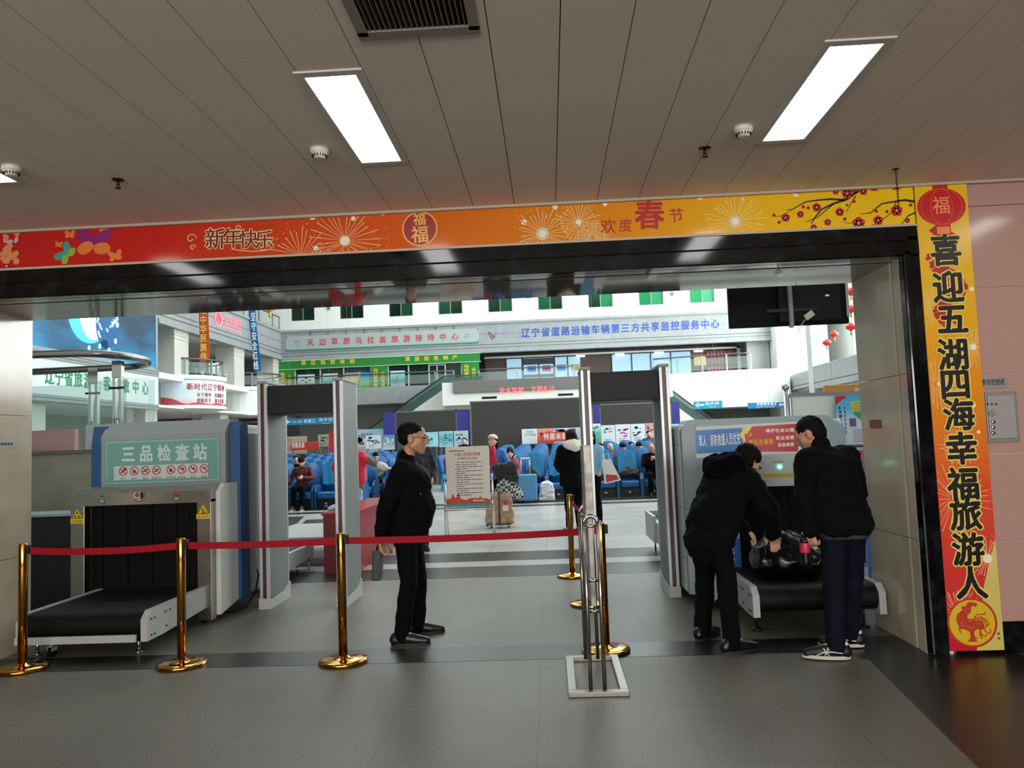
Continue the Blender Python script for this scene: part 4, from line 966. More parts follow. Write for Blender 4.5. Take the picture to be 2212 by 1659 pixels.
for k in range(16):
    z = 1.205-k*.0345; x = fx0+.15+(.02 if k % 2 == 0 else 0); e = fx1-.11-(0 if k % 2 == 0 else rr.uniform(.1, .3))
    while x < e:
        L = rr.uniform(.03, .11); mb.box((x, BYY-.0135, z), (min(x+L, e), BYY-.012, z+.011)); x += L+.012
mb.build('fine_print', mat('brown ink', '5E4A44', 0.5), pn)
MB().box((fx0+.06, BYY-.0135, 1.385), (fx0+.30, BYY-.012, 1.40)).build('fine_print', mat('brown ink', '5E4A44', 0.5), pn)
MB().box((fx0+.42, BYY-.015, .595), (fx1-.10, BYY-.0136, .607)).build('fine_print', mat('white print', 'E9EEEA', 0.4), pn)
for s, x in ((-1, fx0-.03), (1, fx1+.03)):
    mb = MB().tube([(x-s*.0, BYY-.05, 0), (x, BYY-.02, .55), (x, BYY, 1.02)], .014, 12); mb.box((x-.02 if s < 0 else x-.04, BYY-.015, .92), (x+.04 if s < 0 else x+.02, BYY+.015, .95))
    mb.build('leg', M_CHROME, t)
    mb = MB().tube([(x, BYY+.30, 0), (x, BYY+.02, 1.0)], .012, 10); mb.build('leg', M_CHROME, t)
MB().cyl((fx0-.03, BYY-.03, .46), (fx1+.03, BYY-.03, .46), .009, n=10).build('crossbar', M_CHROME, t)
MB().cyl((fx0-.03, BYY-.048, .03), (fx1+.03, BYY-.048, .03), .006, n=8).build('crossbar', M_CHROME, t)

# ================================================================ THE WAITING HALL: SETTING
HX, FY = -13.0, 38.0
M_HW = mat('hall white wall', 'E4E8E2', 0.7); M_FAS = noisy('pale grey cladding', ['8C9293', '969C9C'], 3, 2, 0.45); M_LINE = mat('dark cladding joint', '4A4E50', 0.6)
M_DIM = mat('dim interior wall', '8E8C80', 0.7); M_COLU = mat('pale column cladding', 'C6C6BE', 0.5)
M_HGL = glass('hall balustrade glass', 'CFE3DF', alpha=.20)
struct('ceiling', MB().box((-30, YB, 13.6), (24, 46, 13.8)), M_HW)
# far wall: ground storey, second-storey recess, fascia, upper wall with windows
struct('wall_far', MB().box((HX, 40.6, 0), (14, 40.8, 4.0)), noisy('grey stone wall', ['A3A69F', 'ADB0A9'], 4, 3, 0.5))
struct('floor_upper', MB().box((HX-4, 37.0, 3.55), (20, 46, 4.36)), M_FAS)
mb = MB(); wins = []
xw = -12.52
ux = [HX-4]
for i in range(10): ux += [xw+i*2.446, xw+i*2.446+1.19]
ux.append(14)
mb.box((HX-4, FY, 7.36), (14, FY+.25, 7.86)); mb.box((HX-4, FY, 9.75), (14, FY+.25, 13.6))
for a, b in zip(ux[0::2], ux[1::2]): mb.box((a, FY, 7.86), (b, FY+.25, 9.75))
struct('wall_far', mb, M_HW)
struct('trim_9', MB().box((HX-.02, FY-.12, 7.28), (12, FY+.2, 7.40), bev=.01).box((HX, FY-.06, 6.02), (12, FY+.2, 7.28)).box((HX, FY-.12, 5.88), (12, FY+.25, 6.02), bev=.01), M_FAS)
struct('trim_10', MB().box((HX, FY-.065, 6.26), (12, FY-.055, 6.285)).box((HX, FY-.065, 6.12), (12, FY-.055, 6.14)).box((HX, FY-.064, 6.78), (12, FY-.056, 6.79)), M_LINE)
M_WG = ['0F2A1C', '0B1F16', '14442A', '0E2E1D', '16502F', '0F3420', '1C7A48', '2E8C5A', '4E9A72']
for i in range(10):
    x = xw+i*2.446
    mb = MB()
    for q in ((x, x+.04), (x+.575, x+.615), (x+1.15, x+1.19)): mb.box((q[0], FY+.08, 7.86), (q[1], FY+.14, 9.75))
    mb.box((x, FY+.06, 7.84), (x+1.19, FY+.16, 7.90)); mb.box((x, FY+.08, 9.70), (x+1.19, FY+.14, 9.75))
    o = mb.build('window_%d' % (i+1), mat('grey window frame', '8F938E', 0.4, 0.3)); o['kind'] = 'structure'
    for s in (0, 1):
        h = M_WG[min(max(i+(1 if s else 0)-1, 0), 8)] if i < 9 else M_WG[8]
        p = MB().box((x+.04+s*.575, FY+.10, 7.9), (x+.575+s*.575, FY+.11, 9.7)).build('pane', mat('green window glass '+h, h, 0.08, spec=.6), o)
for x, z in ((-10.6, 8.45), (-.75, 8.55), (6.2, 8.35)):
    t = thing('wall_box', {-10.6: 'small grey louvred box on the white upper wall, left part', -.75: 'small dark camera housing on the upper wall beside a green window', 6.2: 'small pale box on the upper wall, under the hanging screen side'}[x], 'wall fitting', (x, FY, z))
    MB().box((x-.09, FY-.06, z-.09), (x+.09, FY, z+.09), bev=.01).build('box', mat('grey wall box', '8D9290', 0.5), t)
    MB().box((x-.06, FY-.064, z-.05), (x+.06, FY-.06, z-.01)).box((x-.06, FY-.064, z+.02), (x+.06, FY-.06, z+.06)).build('louvre', M_LINE, t)
# recess behind the second-storey walkway
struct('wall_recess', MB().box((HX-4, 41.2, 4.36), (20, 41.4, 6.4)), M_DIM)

# signs on the fascia
def fsheet(x0, x1, z0, z1, Y, nm, m, par, th=.01): return MB().box((x0, Y-th, z0), (x1, Y, z1)).build(nm, m, par)
FZ = FY-.066
t = thing('fascia_sign', 'long pale sign with red characters and Mongolian script above the green shop', 'sign', (-8, FY-.06, 6.35))
fsheet(-12.78, -3.23, 6.42, 7.10, FZ, 'panel', mat('grey sign panel', 'A4ACAA', 0.5), t)
mb = MB(); mb.box((-12.78, FZ-.02, 6.38), (-3.23, FZ-.011, 6.43))
for k in range(96): 
    x = -12.75+k*.0995; mb.poly([(x-.04, FZ-.015, 6.385), (x+.04, FZ-.015, 6.385), (x, FZ-.015, 6.33)])
for x in (-12.75, -3.3):
    for z in (6.46, 7.05): mb.box((x, FZ-.02, z-.03), (x+.06, FZ-.011, z+.03))
mb.build('border', mat('green border print', '2F8A68', 0.5), t)
mb = MB(); xs_ = [688, 720, 750, 782, 813, 845, 877, 908, 939, 970, 1000][:0]
a, b = P(672, 746, FZ-.012), P(986, 736, FZ-.012)
mb = MB(); n = 13
for i, ch in enumerate('天边草原乌拉盖旅游接待中心'):
    px = 671+ i*26.0; py = 748-(px-671)*.042; q = P(px-8, py, FZ-.012); put(mb, ch, q, Vector((.36, 0, 0)), Vector((0, 0, .36)), .02)
mb.build('lettering', mat('sign red letters', 'B52A38', 0.4), t)
mb = MB()
for i in range(9):
    px = 670+i*38.7; q = P(px, 724-(px-671)*.042, FZ-.012)
    for k in range(4): 
        z = q.z+.2-k*.055; mb.poly([(q.x-.05, FZ-.012, z), (q.x+.07-.02*(k % 2), FZ-.012, z+.012), (q.x+.06, FZ-.012, z-.02), (q.x-.04, FZ-.012, z-.03)])
    mb.box((q.x-.012, FZ-.013, q.z-.02), (q.x+.012, FZ-.011, q.z+.2))
mb.build('mongolian_script', mat('teal script letters', '4B7F84', 0.4), t)
mb = MB()
for px, py in ((642, 740), (1008, 725)):
    c = P(px, py, FZ-.013)
    for k in range(8): a = k*PI/4; mb.ring(c+Vector((.11*math.cos(a), 0, .11*math.sin(a))), .035, .06, n=12)
    mb.ring(c, .03, .06, n=14)
mb.build('emblem', mat('light blue emblem', '9CC3DA', 0.4), t)
t = thing('fascia_sign', 'blue characters of the vehicle monitoring centre across the pale fascia', 'sign', (3.5, FY-.06, 6.4))
mb = MB(); txt_ = '辽宁省道路运输车辆第三方共享监控服务中心'
for i, ch in enumerate(txt_):
    px = 1126+i*21.52; py = 730-(px-1126)*.049; a, b, c = P(px, py, FZ), P(px+19, py-.9, FZ), P(px, py-21, FZ); put(mb, ch, a, b-a, c-a, .03)
mb.build('lettering', mat('sign blue letters', '2B4FA0', 0.4), t)
mb = MB()
for x0, y0, x1, y1 in ((1053, 717, 1062, 733), (1056, 717, 1067, 729)): a, b = P(x0, y0, FZ), P(x1, y1, FZ); mb.poly([a, b, b+Vector((.06, 0, 0)), a+Vector((.06, 0, 0))])
mb.build('logo', mat('dark grey logo', '55454A', 0.4), t)
mb = MB()
for x0, y0, x1, y1 in ((1062, 733, 1070, 716), (1066, 731, 1072, 718)): a, b = P(x0, y0, FZ), P(x1, y1, FZ); mb.poly([a, b, b+Vector((.05, 0, 0)), a+Vector((.05, 0, 0))])
mb.build('logo', mat('pale red logo', 'A86A6E', 0.4), t)
mb = MB(); wpx('安信行云', FZ, 1077, 724, 1117, 722, 11, .01, mb); wpx('www.axxxy.cn', FZ, 1077, 731, 1117, 729, 5, .0, mb); mb.build('lettering', mat('grey blue letters', '8FA3B5', 0.4), t)

# green tourist shop front
SYF = 37.9
sh = thing('tourist_shop', 'green shopfront with yellow lettering under the tourist centre sign', 'shop front', (-8, SYF, 4.36))
M_SG = mat('shop green', '1E7A2C', 0.5); M_SL = mat('pale green trim', 'A8D7A8', 0.4)
fsheet(-13.2, -3.2, 5.47, 5.86, SYF, 'header', M_SG, sh, .08)
fsheet(-13.25, -3.15, 5.44, 5.47, SYF-.01, 'header_trim', M_SL, sh, .09); fsheet(-13.25, -3.15, 5.86, 5.89, SYF-.01, 'header_trim', M_SL, sh, .09)
mb = MB()
for body, x0, x1 in (('景区观赏体验', 650, 766), ('草原知名特产', 875, 988)):
    n = len(body)
    for i, ch in enumerate(body):
        px = x0+(x1-x0-11)*i/(n-1); py = 785-(px-650)*.036; q = P(px, py, SYF-.085)-Vector((0, 0, .10)); put(mb, ch, q, Vector((.26, 0, 0)), Vector((0, 0, .24)), .025)
mb.build('lettering', mat('shop yellow letters', 'E3C52E', 0.4), sh)
for x0, x1, bod in ((-13.15, -12.35, '乌拉盖草原'), (-8.55, -7.75, '乌拉盖草原'), (-4.1, -3.25, '乌拉盖草原')):
    p = fsheet(x0, x1, 4.36, 5.44, SYF, 'pillar', M_SG, sh, .07)
    mb = write(bod, (x0+.1, SYF-.075, 4.42), (.26, 0, 0), (0, 0, .92), .03, vert=True); write('天边草原', (x0+.48, SYF-.075, 4.42), (.2, 0, 0), (0, 0, .75), .03, mb, vert=True); mb.build('lettering', mat('shop yellow letters', 'E3C52E', 0.4), p)
M_SGL = mat('dark shop glass', '20302C', 0.1, spec=.7)
for k, (x0, x1) in enumerate(((-12.3, -11.1), (-11.05, -9.95), (-9.9, -8.6), (-7.7, -6.75), (-6.7, -5.75), (-4.9, -4.15))):
    MB().box((x0, SYF+.1, 4.36), (x1, SYF+.12, 5.44)).build('glazing', M_SGL, sh)
mb = MB()
for x in (-12.33, -11.08, -9.92, -8.58, -7.72, -6.72, -5.72, -4.92, -4.13): mb.box((x-.025, SYF+.03, 4.36), (x+.025, SYF+.14, 5.44))
mb.build('mullion', mat('white shop frame', 'C9D0CC', 0.4), sh)
dr = MB().box((-5.70, SYF+.1, 4.36), (-4.95, SYF+.12, 5.36)).build('door', M_SGL, sh)
MB().box((-5.72, SYF+.05, 5.36), (-4.93, SYF+.14, 5.41)).box((-5.35, SYF+.06, 4.36), (-5.30, SYF+.14, 5.36)).build('frame', mat('white shop frame', 'C9D0CC', 0.4), dr)
MB().box((-5.42, SYF+.03, 4.72), (-5.38, SYF+.06, 4.95)).box((-5.27, SYF+.03, 4.72), (-5.23, SYF+.06, 4.95)).build('handle', M_BRASS, dr)
for k, (x0, x1, col, lb) in enumerate(((-12.2, -11.35, 'B8C4BE', 'whitish poster board with four dark diamonds, first in the green shop window'), (-10.95, -10.2, '3E9C88', 'teal landscape poster, second along the green shop window'), (-9.8, -9.05, '6CB8A0', 'pale teal landscape poster, third along the green shop window'), (-8.45+.0, -8.44, '', ''), (-7.62, -6.9, '3CB0B4', 'bright cyan landscape poster right of the middle green pillar'))):
    if not col: continue
    pt = thing('shop_poster', lb, 'poster', (x0, SYF+.0, 4.4), 0, 'posters in the green shop window')
    MB().box((x0, SYF, 4.42), (x1, SYF+.02, 5.18), bev=.008).build('sheet', ramped('landscape '+col, [(0, 'B7C9B4'), (.35, '2C7A55'), (.5, col), (1, 'C8E2E4')], 'Z', 0, .8, .3), pt)
    if k == 0:
        mb = MB()
        for dx, dz in ((0, .1), (0, -.1), (-.18, 0), (.18, 0)): c = Vector(((x0+x1)/2+dx, SYF-.002, 4.9+dz)); mb.poly([c+Vector((-.09, 0, 0)), c+Vector((0, 0, -.05)), c+Vector((.09, 0, 0)), c+Vector((0, 0, .05))])
        mb.build('diamond_print', mat('dark print', '22282A', 0.5), pt)
for x0, x1, col, lb in ((-9.85, -9.15, 'D9B93A', 'yellow and blue landscape poster left of the middle green pillar'), (-9.08, -8.62, '2E9AB0', 'deep blue landscape poster touching the middle green pillar')):
    pt = thing('shop_poster', lb, 'poster', (x0, SYF-.05, 4.4), 0, 'posters in the green shop window')
    MB().box((x0, SYF-.05, 4.42), (x1, SYF-.03, 5.16), bev=.006).build('sheet', ramped('landscape '+col, [(0, '4FA04A'), (.35, '6FB050'), (.55, col), (1, '2C86B0')], 'Z', 0, .8, .3), pt)

# right-hand office behind the walkway
of = thing('office_front', 'glazed office front with pale blue panes under the blue sign', 'shop front', (2, 39.5, 4.36))
OY = 39.5
MB().box((-3.1, OY-.3, 5.72), (9.6, OY-.2, 5.80)).box((9.45, OY-.3, 4.36), (9.6, OY-.2, 5.80)).build('white_frame', mat('white frame paint', 'EEF0EE', 0.4), of)
MB().box((-3.1, OY+.05, 4.36), (9.5, OY+.1, 5.95)).build('wall', mat('office brown wall', '5A4842', 0.6), of)
M_OG = mat('pale blue lit glass', '9FC4D8', 0.12, emit=.35, ecol=(.55, .8, 1.0))
for x0, x1 in ((-2.0, -1.25), (-1.15, .35), (.45, 1.05), (1.1, 1.7), (3.3, 4.25), (4.3, 5.2), (5.25, 6.2), (6.25, 7.2)):
    MB().box((x0, OY-.02, 4.40), (x1, OY, 5.68)).build('glazing', M_OG, of)
mb = MB()
for x in (-1.2, .4, 1.07, 4.27, 5.22, 6.22): mb.box((x-.03, OY-.05, 4.38), (x+.03, OY-.01, 5.7))
mb.box((-1.15, OY-.05, 5.35), (.38, OY-.01, 5.66)); mb.box((-1.15, OY-.05, 4.7), (.38, OY-.01, 4.85)); mb.box((-.42, OY-.05, 4.4), (-.35, OY-.01, 5.35)); mb.build('mullion', mat('dark grey mullion', '3E4650', 0.5), of)
for x, m in ((-.95, '2C74B8'), (-.2, '9C4A62'), (.55, '2C74B8'), (1.25, 'B8A878')): MB().box((x, OY-.06, 4.98), (x+.42, OY-.05, 5.28)).build('door_sticker', mat('sticker '+m, m, 0.5), of)
MB().box((6.45+.9, OY-.08, 4.95), (6.45+1.5, OY-.05, 5.40)).build('gold_plaque', mat('gold plaque', 'C9A86A', 0.3, 0.4), of)
mb = MB()
for k in range(4): x = 1.5+1.95*k; mb.box((x, OY-.19, 5.62), (x+.45, OY-.15, 5.70), bev=.01)
mb.build('lit_lamp', mat('lit strip lamp', 'FFFFFF', 0.5, emit=3), of)
mb = MB(); rr = random.Random(9)
for k in range(9):
    x = 8.0+.17*k; 
    for z in (4.55, 5.0, 5.35): mb.box((x, OY-.1, z), (x+.12, OY-.08, z+.25+.06*rr.random()))
mb.build('red_display', mat('red packet display', 'A84A48', 0.5), of)
# walkway balustrade, white curved balcony at the right, deck
def rail_run(name, label, pts, z0, h, post_every=1.6, group='glass balustrades of the gallery'):
    t = thing(name, label, 'balustrade', Vector(pts[0])+Vector((0, 0, z0)), 0, group)
    MB().tube([(p[0], p[1], z0+h) for p in pts], .035, 8).build('handrail', mat('gallery handrail', '5E5A56', 0.35, 0.6), t)
    g = MB(); pm = MB()
    for p, q in zip(pts, pts[1:]):
        g.poly([(p[0], p[1], z0+.08), (q[0], q[1], z0+.08), (q[0], q[1], z0+h-.12), (p[0], p[1], z0+h-.12)])
    acc = 0
    for i, p in enumerate(pts):
        if i == 0 or i == len(pts)-1 or (Vector(p)-Vector(last)).length >= post_every: pm.box((p[0]-.03, p[1]-.03, z0), (p[0]+.03, p[1]+.03, z0+h)); last = p
    g.build('glass', M_HGL, t); pm.build('posts', mat('gallery post', 'A8ACAA', 0.3, 0.5), t); return t
rail_run('gallery_balustrade', 'glass balustrade along the far walkway before the green shop', [(x, 37.05, 0) for x in [-12.5+.9*k for k in range(10)]], 4.36, .62)
rail_run('gallery_balustrade', 'glass balustrade along the far walkway below the blue vehicle sign', [(x, 37.05, 0) for x in [-3.2+.9*k for k in range(6)]], 4.36, .62)
cpts = [(5.0+.35*k, 36.9-1.1*math.sin(k/12*PI*.5), 0) for k in range(13)]
rail_run('gallery_balustrade', 'curved glass balustrade on the bright white balcony at the right', cpts, 4.36, .75, 1.0)
mb = MB(); cp = [(p[0], p[1]-.08) for p in cpts]
mb.prism([(4.6, 38, 2.7)]+[(4.6, 37.0, 2.7)]+[(x, y, 2.7) for x, y in cp]+[(10.9, 35.8, 2.7), (10.9, 38, 2.7)], (0, 0, 1.66)); struct('slab_balcony', mb, M_HW)
struct('wall_side', MB().box((9.7, 38.3, 4.3), (10.75, 38.6, 6.0)), mat('grey side panel', '9EA2A1', 0.6))
struct('pillar', MB().box((10.8, 37.2, 0), (12.3, 39, 13.6)), M_HW)

# left gallery
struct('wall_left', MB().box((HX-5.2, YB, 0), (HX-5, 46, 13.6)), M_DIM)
struct('floor_upper', MB().box((HX-5, 7, 3.12), (HX, 40, 3.2)).box((HX-5, 25.7, 4.1), (HX, 40, 4.3)), M_HW)
struct('trim_11', MB().box((HX-.3, 7, 3.02), (HX+.02, 25.7, 3.2), bev=.01).box((HX-.3, 7, 4.13), (HX+.03, 25.7, 4.36), bev=.01), M_FAS)
struct('trim_12', MB().box((HX+.02, 7, 4.2), (HX+.035, 25.7, 4.215)).box((HX+.02, 7, 4.28), (HX+.035, 25.7, 4.295)).box((HX+.0, 7, 3.10), (HX+.025, 25.7, 3.12)), M_LINE)
t = thing('gallery_sign', 'white fascia sign with green characters along the left gallery', 'sign', (HX, 20, 3.2))
MB().box((HX-.1, 12, 3.2), (HX, 25.7, 4.13)).build('panel', mat('white sign panel', 'D2D9D8', 0.5), t)
mb = MB(); tx_ = '辽宁省旅游会客集散中心'
for i, ch in enumerate(tx_):
    px = 97+ i*21.0; a = XP(px, 815+ (px-97)*.115, HX+.004)
    yy = a.y; w = .40; zc = 3.46; put(mb, ch, Vector((HX+.004, yy, zc)), Vector((0, w, 0)), Vector((0, 0, .46)), .03)
mb.build('lettering', mat('sign green letters', '1E8C5A', 0.4), t)
# big screen above the sign
m = mat('space scene screen', '05101C', 0.3); nt = m.node_tree; b = nt.nodes['Principled BSDF']
tc = nt.nodes.new('ShaderNodeTexCoord'); mp = nt.nodes.new('ShaderNodeMapping'); n1 = nt.nodes.new('ShaderNodeTexNoise'); r1 = nt.nodes.new('ShaderNodeValToRGB')
mp.inputs['Rotation'].default_value = (.5, 0, 0); n1.inputs['Scale'].default_value = .55; n1.inputs['Detail'].default_value = 4; mp.inputs['Scale'].default_value = (1, .5, 1.6)
nt.links.new(tc.outputs['Object'], mp.inputs[0]); nt.links.new(mp.outputs[0], n1.inputs['Vector']); nt.links.new(n1.outputs['Fac'], r1.inputs[0])
e = r1.color_ramp.elements; e[0].position = .36; e[0].color = (.03, .07, .12, 1); e[1].position = .7; e[1].color = (.02, .45, .8, 1); k = e.new(.5); k.color = (.03, .2, .4, 1)
nt.links.new(r1.outputs[0], b.inputs['Emission Color']); b.inputs['Emission Strength'].default_value = 1.0
t = thing('video_wall', 'huge lit screen with a planet in blue space, high on the left gallery', 'screen', (HX, 20, 4.4))
MB().box((HX-.25, 8, 4.42), (HX-.02, 25.55, 8.6)).build('screen', m, t)
MB().box((HX-.25, 25.55, 4.36), (HX, 25.68, 8.7)).box((HX-.25, 8, 4.36), (HX, 25.6, 4.42)).build('frame', mat('pale screen frame', '8FA0A8', 0.4), t)
def sc(px, py): return XP(px, py, HX-.015)
mb = MB(); c = sc(197, 690)
pl = [sc(196+50*math.cos(a)*(1 if math.cos(a) > 0 else 1), 668+ 74*math.sin(a)) for a in [k*2*PI/40 for k in range(40)]]
mb.poly(pl); mb.build('planet_glow', mat('screen glow', '40C8FF', 0.5, emit=1.0, ecol=(.06, .62, 1.0)), t)
mb = MB(); mb.poly([sc(203+32*math.cos(a), 668+66*math.sin(a))+Vector((.004, 0, 0)) for a in [k*2*PI/40 for k in range(40)]]); mb.build('planet', mat('screen white', 'FFFFFF', 0.5, emit=6, ecol=(1, 1, 1)), t)
mb = MB(); mb.poly([sc(232+26*math.cos(a), 700+54*math.sin(a))+Vector((.006, 0, 0)) for a in [k*2*PI/24 for k in range(24)]]); mb.poly([sc(225+9*math.cos(a), 746+12*math.sin(a))+Vector((.006, 0, 0)) for a in [k*2*PI/14 for k in range(14)]]); mb.build('dark_wheel', mat('screen navy', '0A3A66', 0.5, emit=.8, ecol=(.02, .12, .25)), t)
mb = MB(); rr = random.Random(2)
for k in range(12):
    a = rr.uniform(0, 2*PI); q = rr.uniform(.35, 1.0); e = a+rr.uniform(.2, .6); q2 = q+rr.uniform(-.2, .2); mb.tube([sc(230+22*(q+(q2-q)*j/5)*math.cos(a+(e-a)*j/5), 700+46*(q+(q2-q)*j/5)*math.sin(a+(e-a)*j/5))+Vector((.03, 0, 0)) for j in range(6)], .02, 5)
for px, py in ((253, 702), (249, 737), (192, 752), (215, 748), (235, 757), (217, 774)): mb.poly([sc(px+5*math.cos(a)*.6, py+6*math.sin(a))+Vector((.009, 0, 0)) for a in [j*PI/5 for j in range(10)]])
mb.build('light_trails', mat('screen cyan', '80E0FF', 0.5, emit=2.5, ecol=(.35, .85, 1)), t)
# columns of the left gallery
for k, y in enumerate((27.6, 32.9, 37.6)): struct('column', MB().box((HX-.9, y-.55, 4.3), (HX-.1, y+.55, 6.4)).box((HX-.92, y-.57, 5.62), (HX-.08, y+.57, 5.65)).box((HX-.92, y-.57, 5.75), (HX-.08, y+.57, 5.78)), M_COLU)
for y in (14, 20, 26, 32, 37.6): struct('column', MB().box((HX-1.2, y-.4, 0), (HX-.4, y+.4, 3.12)), M_COLU)
# third-storey fascia, sign letters
struct('trim_13', MB().box((HX-.3, 25.7, 6.12), (HX, FY, 7.3)).box((HX-.3, 25.7, 7.3), (HX+.06, FY, 7.42), bev=.01).box((HX-.3, 25.7, 5.95), (HX+.05, FY, 6.12), bev=.01), M_FAS)
struct('trim_14', MB().box((HX, 25.7, 6.24), (HX+.012, FY, 6.265)).box((HX, 25.7, 6.42), (HX+.012, FY, 6.44)).box((HX, 25.7, 6.85), (HX+.011, FY, 6.86)), M_LINE)
struct('ceiling_gallery', MB().box((HX-5, 25.7, 6.10), (HX-.3, FY, 6.14)), mat('gallery ceiling', 'DDDDD2', 0.7))
rail_run('gallery_balustrade', 'glass balustrade of the upper left gallery above the pink neon sign', [(HX, y, 0) for y in [26+.9*k for k in range(14)]], 7.42, .62)
nm_ = mat('pink neon letters', 'FF6A78', 0.4, emit=1.3, ecol=(1, .16, .22))
t = thing('neon_sign', 'pink glowing bank sign with round emblem on the left gallery fascia', 'neon sign', (HX, 31.5, 6.6))
mb = MB()
for i, ch in enumerate('辽阳银行'): put(mb, ch, Vector((HX+.02, 31.15+.44*i, 6.70)), Vector((0, .42, 0)), Vector((0, 0, .44)), .02)
for k in range(14): mb.box((HX+.01, 31.1+k*.125, 6.56), (HX+.02, 31.19+k*.125, 6.63))
mb.build('lettering', nm_, t)
mb = MB(); mb.disc((HX+.02, 30.55, 6.86), .36, (1, 0, 0), 28); mb.build('emblem', nm_, t)
mb = MB(); mb.ring((HX+.024, 30.55, 6.86), .18, .23, (1, 0, 0), 24); mb.tube([(HX+.024, 30.4, 6.75), (HX+.024, 30.55, 7.0), (HX+.024, 30.7, 6.75)], .025, 6); mb.build('emblem_mark', mat('deep pink sign', 'C01F38', 0.4, emit=.5, ecol=(.8, .03, .06)), t)
t = thing('neon_sign', 'blue glowing sign fragment at the top of the left gallery fascia', 'neon sign', (HX, 27.4, 7.2))
mb = MB()
for k in range(9): mb.box((HX+.01, 26.85+k*.13, 6.98+.05*(k % 3)), (HX+.03, 26.93+k*.13, 7.5))
for k in range(3): mb.box((HX+.01, 26.85, 7.1+k*.14), (HX+.03, 28.0, 7.15+k*.14))
mb.build('strokes', mat('blue neon letters', '3A3AFF', 0.4, emit=1.4, ecol=(.08, .08, 1)), t)
# hanging festive strips and lantern
def strip(nm, label, px0, px1, y0, y1, Y, m, body, lm, lean=0.0):
    a, b = P(px0, y1, Y), P(px1, y1, Y); top = P(px0, y0, Y).z+3.0
    t = thing(nm, label, 'hanging banner', (a.x, Y, a.z))
    mb = MB(); N = 12; pr = []
    for i in range(N+1):
        z = a.z+(top-a.z)*i/N; dx = -lean*(i/N); pr.append(((a.x+dx, Y+.04*math.sin(i), z), (b.x+dx, Y+.04*math.sin(i+.5), z)))
    for (l0, r0), (l1, r1) in zip(pr, pr[1:]): mb.prism([l0, r0, r1, l1], (0, .012, 0))
    mb.build('cloth', m, t)
    h = P(px0, y0, Y).z-a.z; mb = MB()
    write(body, (a.x+(b.x-a.x)*.14-lean*.1, Y-.055, a.z+.04), ((b.x-a.x)*.72, 0, 0), (-lean*.25, 0, h), .03, mb, vert=True); mb.build('lettering', lm, t)
strip('hanging_banner', 'orange hanging banner with yellow characters before the left gallery', 431, 452, 664, 783, 28.4, mat('orange banner cloth', 'D8552A', 0.6), '现中华民族伟', mat('banner yellow letters', 'F0D060', 0.5))
strip('hanging_banner', 'blue hanging banner with white characters before the left gallery', 549, 564, 676, 802, 33.8, mat('blue banner cloth', '1E62A8', 0.6), '坚守安全红线', mat('banner white letters', 'E4ECF0', 0.5), .45)
def lantern(loc, label, s=1.0):
    t = thing('red_lantern', label, 'lantern', loc, 0, 'red lanterns', local=True)
    t.scale = (s, s, s)
    mb = MB(); mb.lathe([(.10, -.22), (.22, -.18), (.31, -.08), (.33, 0), (.31, .08), (.22, .18), (.10, .22)], n=24); mb.build('shade', mat('lantern red', 'C8202A', 0.5, emit=.25, ecol=(.8, .02, .03)), t)
    lk = 13.6-loc.z if s == 1.0 else (13.6-loc.z)/s
    MB().lathe([(.0, .22), (.11, .22), (.11, .27), (0, .27)], n=16).lathe([(0, -.27), (.11, -.27), (.11, -.22), (0, -.22)], n=16).cyl((0, 0, .27), (0, 0, lk if 'top of' in label or s == 1.0 or 'lower' in label or 'small' in label else .62), .0025, n=6).build('cap', mat('lantern gold', 'C89A3A', 0.4, 0.3), t)
    MB().cyl((0, 0, -.27), (0, 0, -.55), .05, .07, n=10).build('tassel', mat('tassel yellow', 'D8B040', 0.7), t)
lantern(P(583, 660, 35.0), 'red lantern hanging at the upper left gallery corner')
for k, (px, py, Y) in enumerate(((1838, 630, 22), (1838, 668, 22.01), (1838, 706, 22.02), (1786, 740, 26), (1802, 722, 27))):
    lantern(P(px, py, Y), 'red lantern %s at the bright right windows' % ('hanging top of the string', 'second down the string', 'third down the string', 'lower and left of the string', 'small between the string and the pale pillar')[k], .42)

# rounded balconies of the left gallery
def balcony(cx, cy, r, z0, z1, label, first):
    pts = [(cx+r*math.cos(a), cy+r*math.sin(a)) for a in [(-PI/2)+k*PI/20 for k in range(21)]]
    mb = MB().prism([(x, y, z0+.12) for x, y in pts], (0, 0, z1-z0-.27)); mb.prism([(cx+(x-cx)*1.04, cy+(y-cy)*1.04, z1-.15) for x, y in pts], (0, 0, .15)); mb.prism([(cx+(x-cx)*1.03, cy+(y-cy)*1.03, z0) for x, y in pts], (0, 0, .12))
    struct('slab_balcony', mb, M_HW)
    rail_run('gallery_balustrade', label, [(cx+(x-cx)*.96, cy+(y-cy)*.96, 0) for x, y in pts], z1, .6, .8)
    return pts
balcony(-14.0, 29.0, 1.75, 3.15, 4.36, 'glass balustrade of the rounded balcony over the flag banner', True)
balcony(-13.9, 35.2, 1.75, 3.1, 4.36, 'glass balustrade of the second rounded balcony, left of the green shop', False)
t = thing('balcony_banner', 'curved white banner with red slogan on the first rounded balcony', 'banner', (-12.6, 28.2, 3.3))
cx, cy, r = -14.0, 29.0, 1.79
def cyl_(a, z, dr=0.0): return Vector((cx+(r+dr)*math.cos(a), cy+(r+dr)*math.sin(a), z))
A0, A1 = -1.40, .45; mb = MB(); n = 24
for i in range(n): a, b = A0+(A1-A0)*i/n, A0+(A1-A0)*(i+1)/n; mb.poly([cyl_(a, 3.28), cyl_(b, 3.28), cyl_(b, 4.16), cyl_(a, 4.16)])
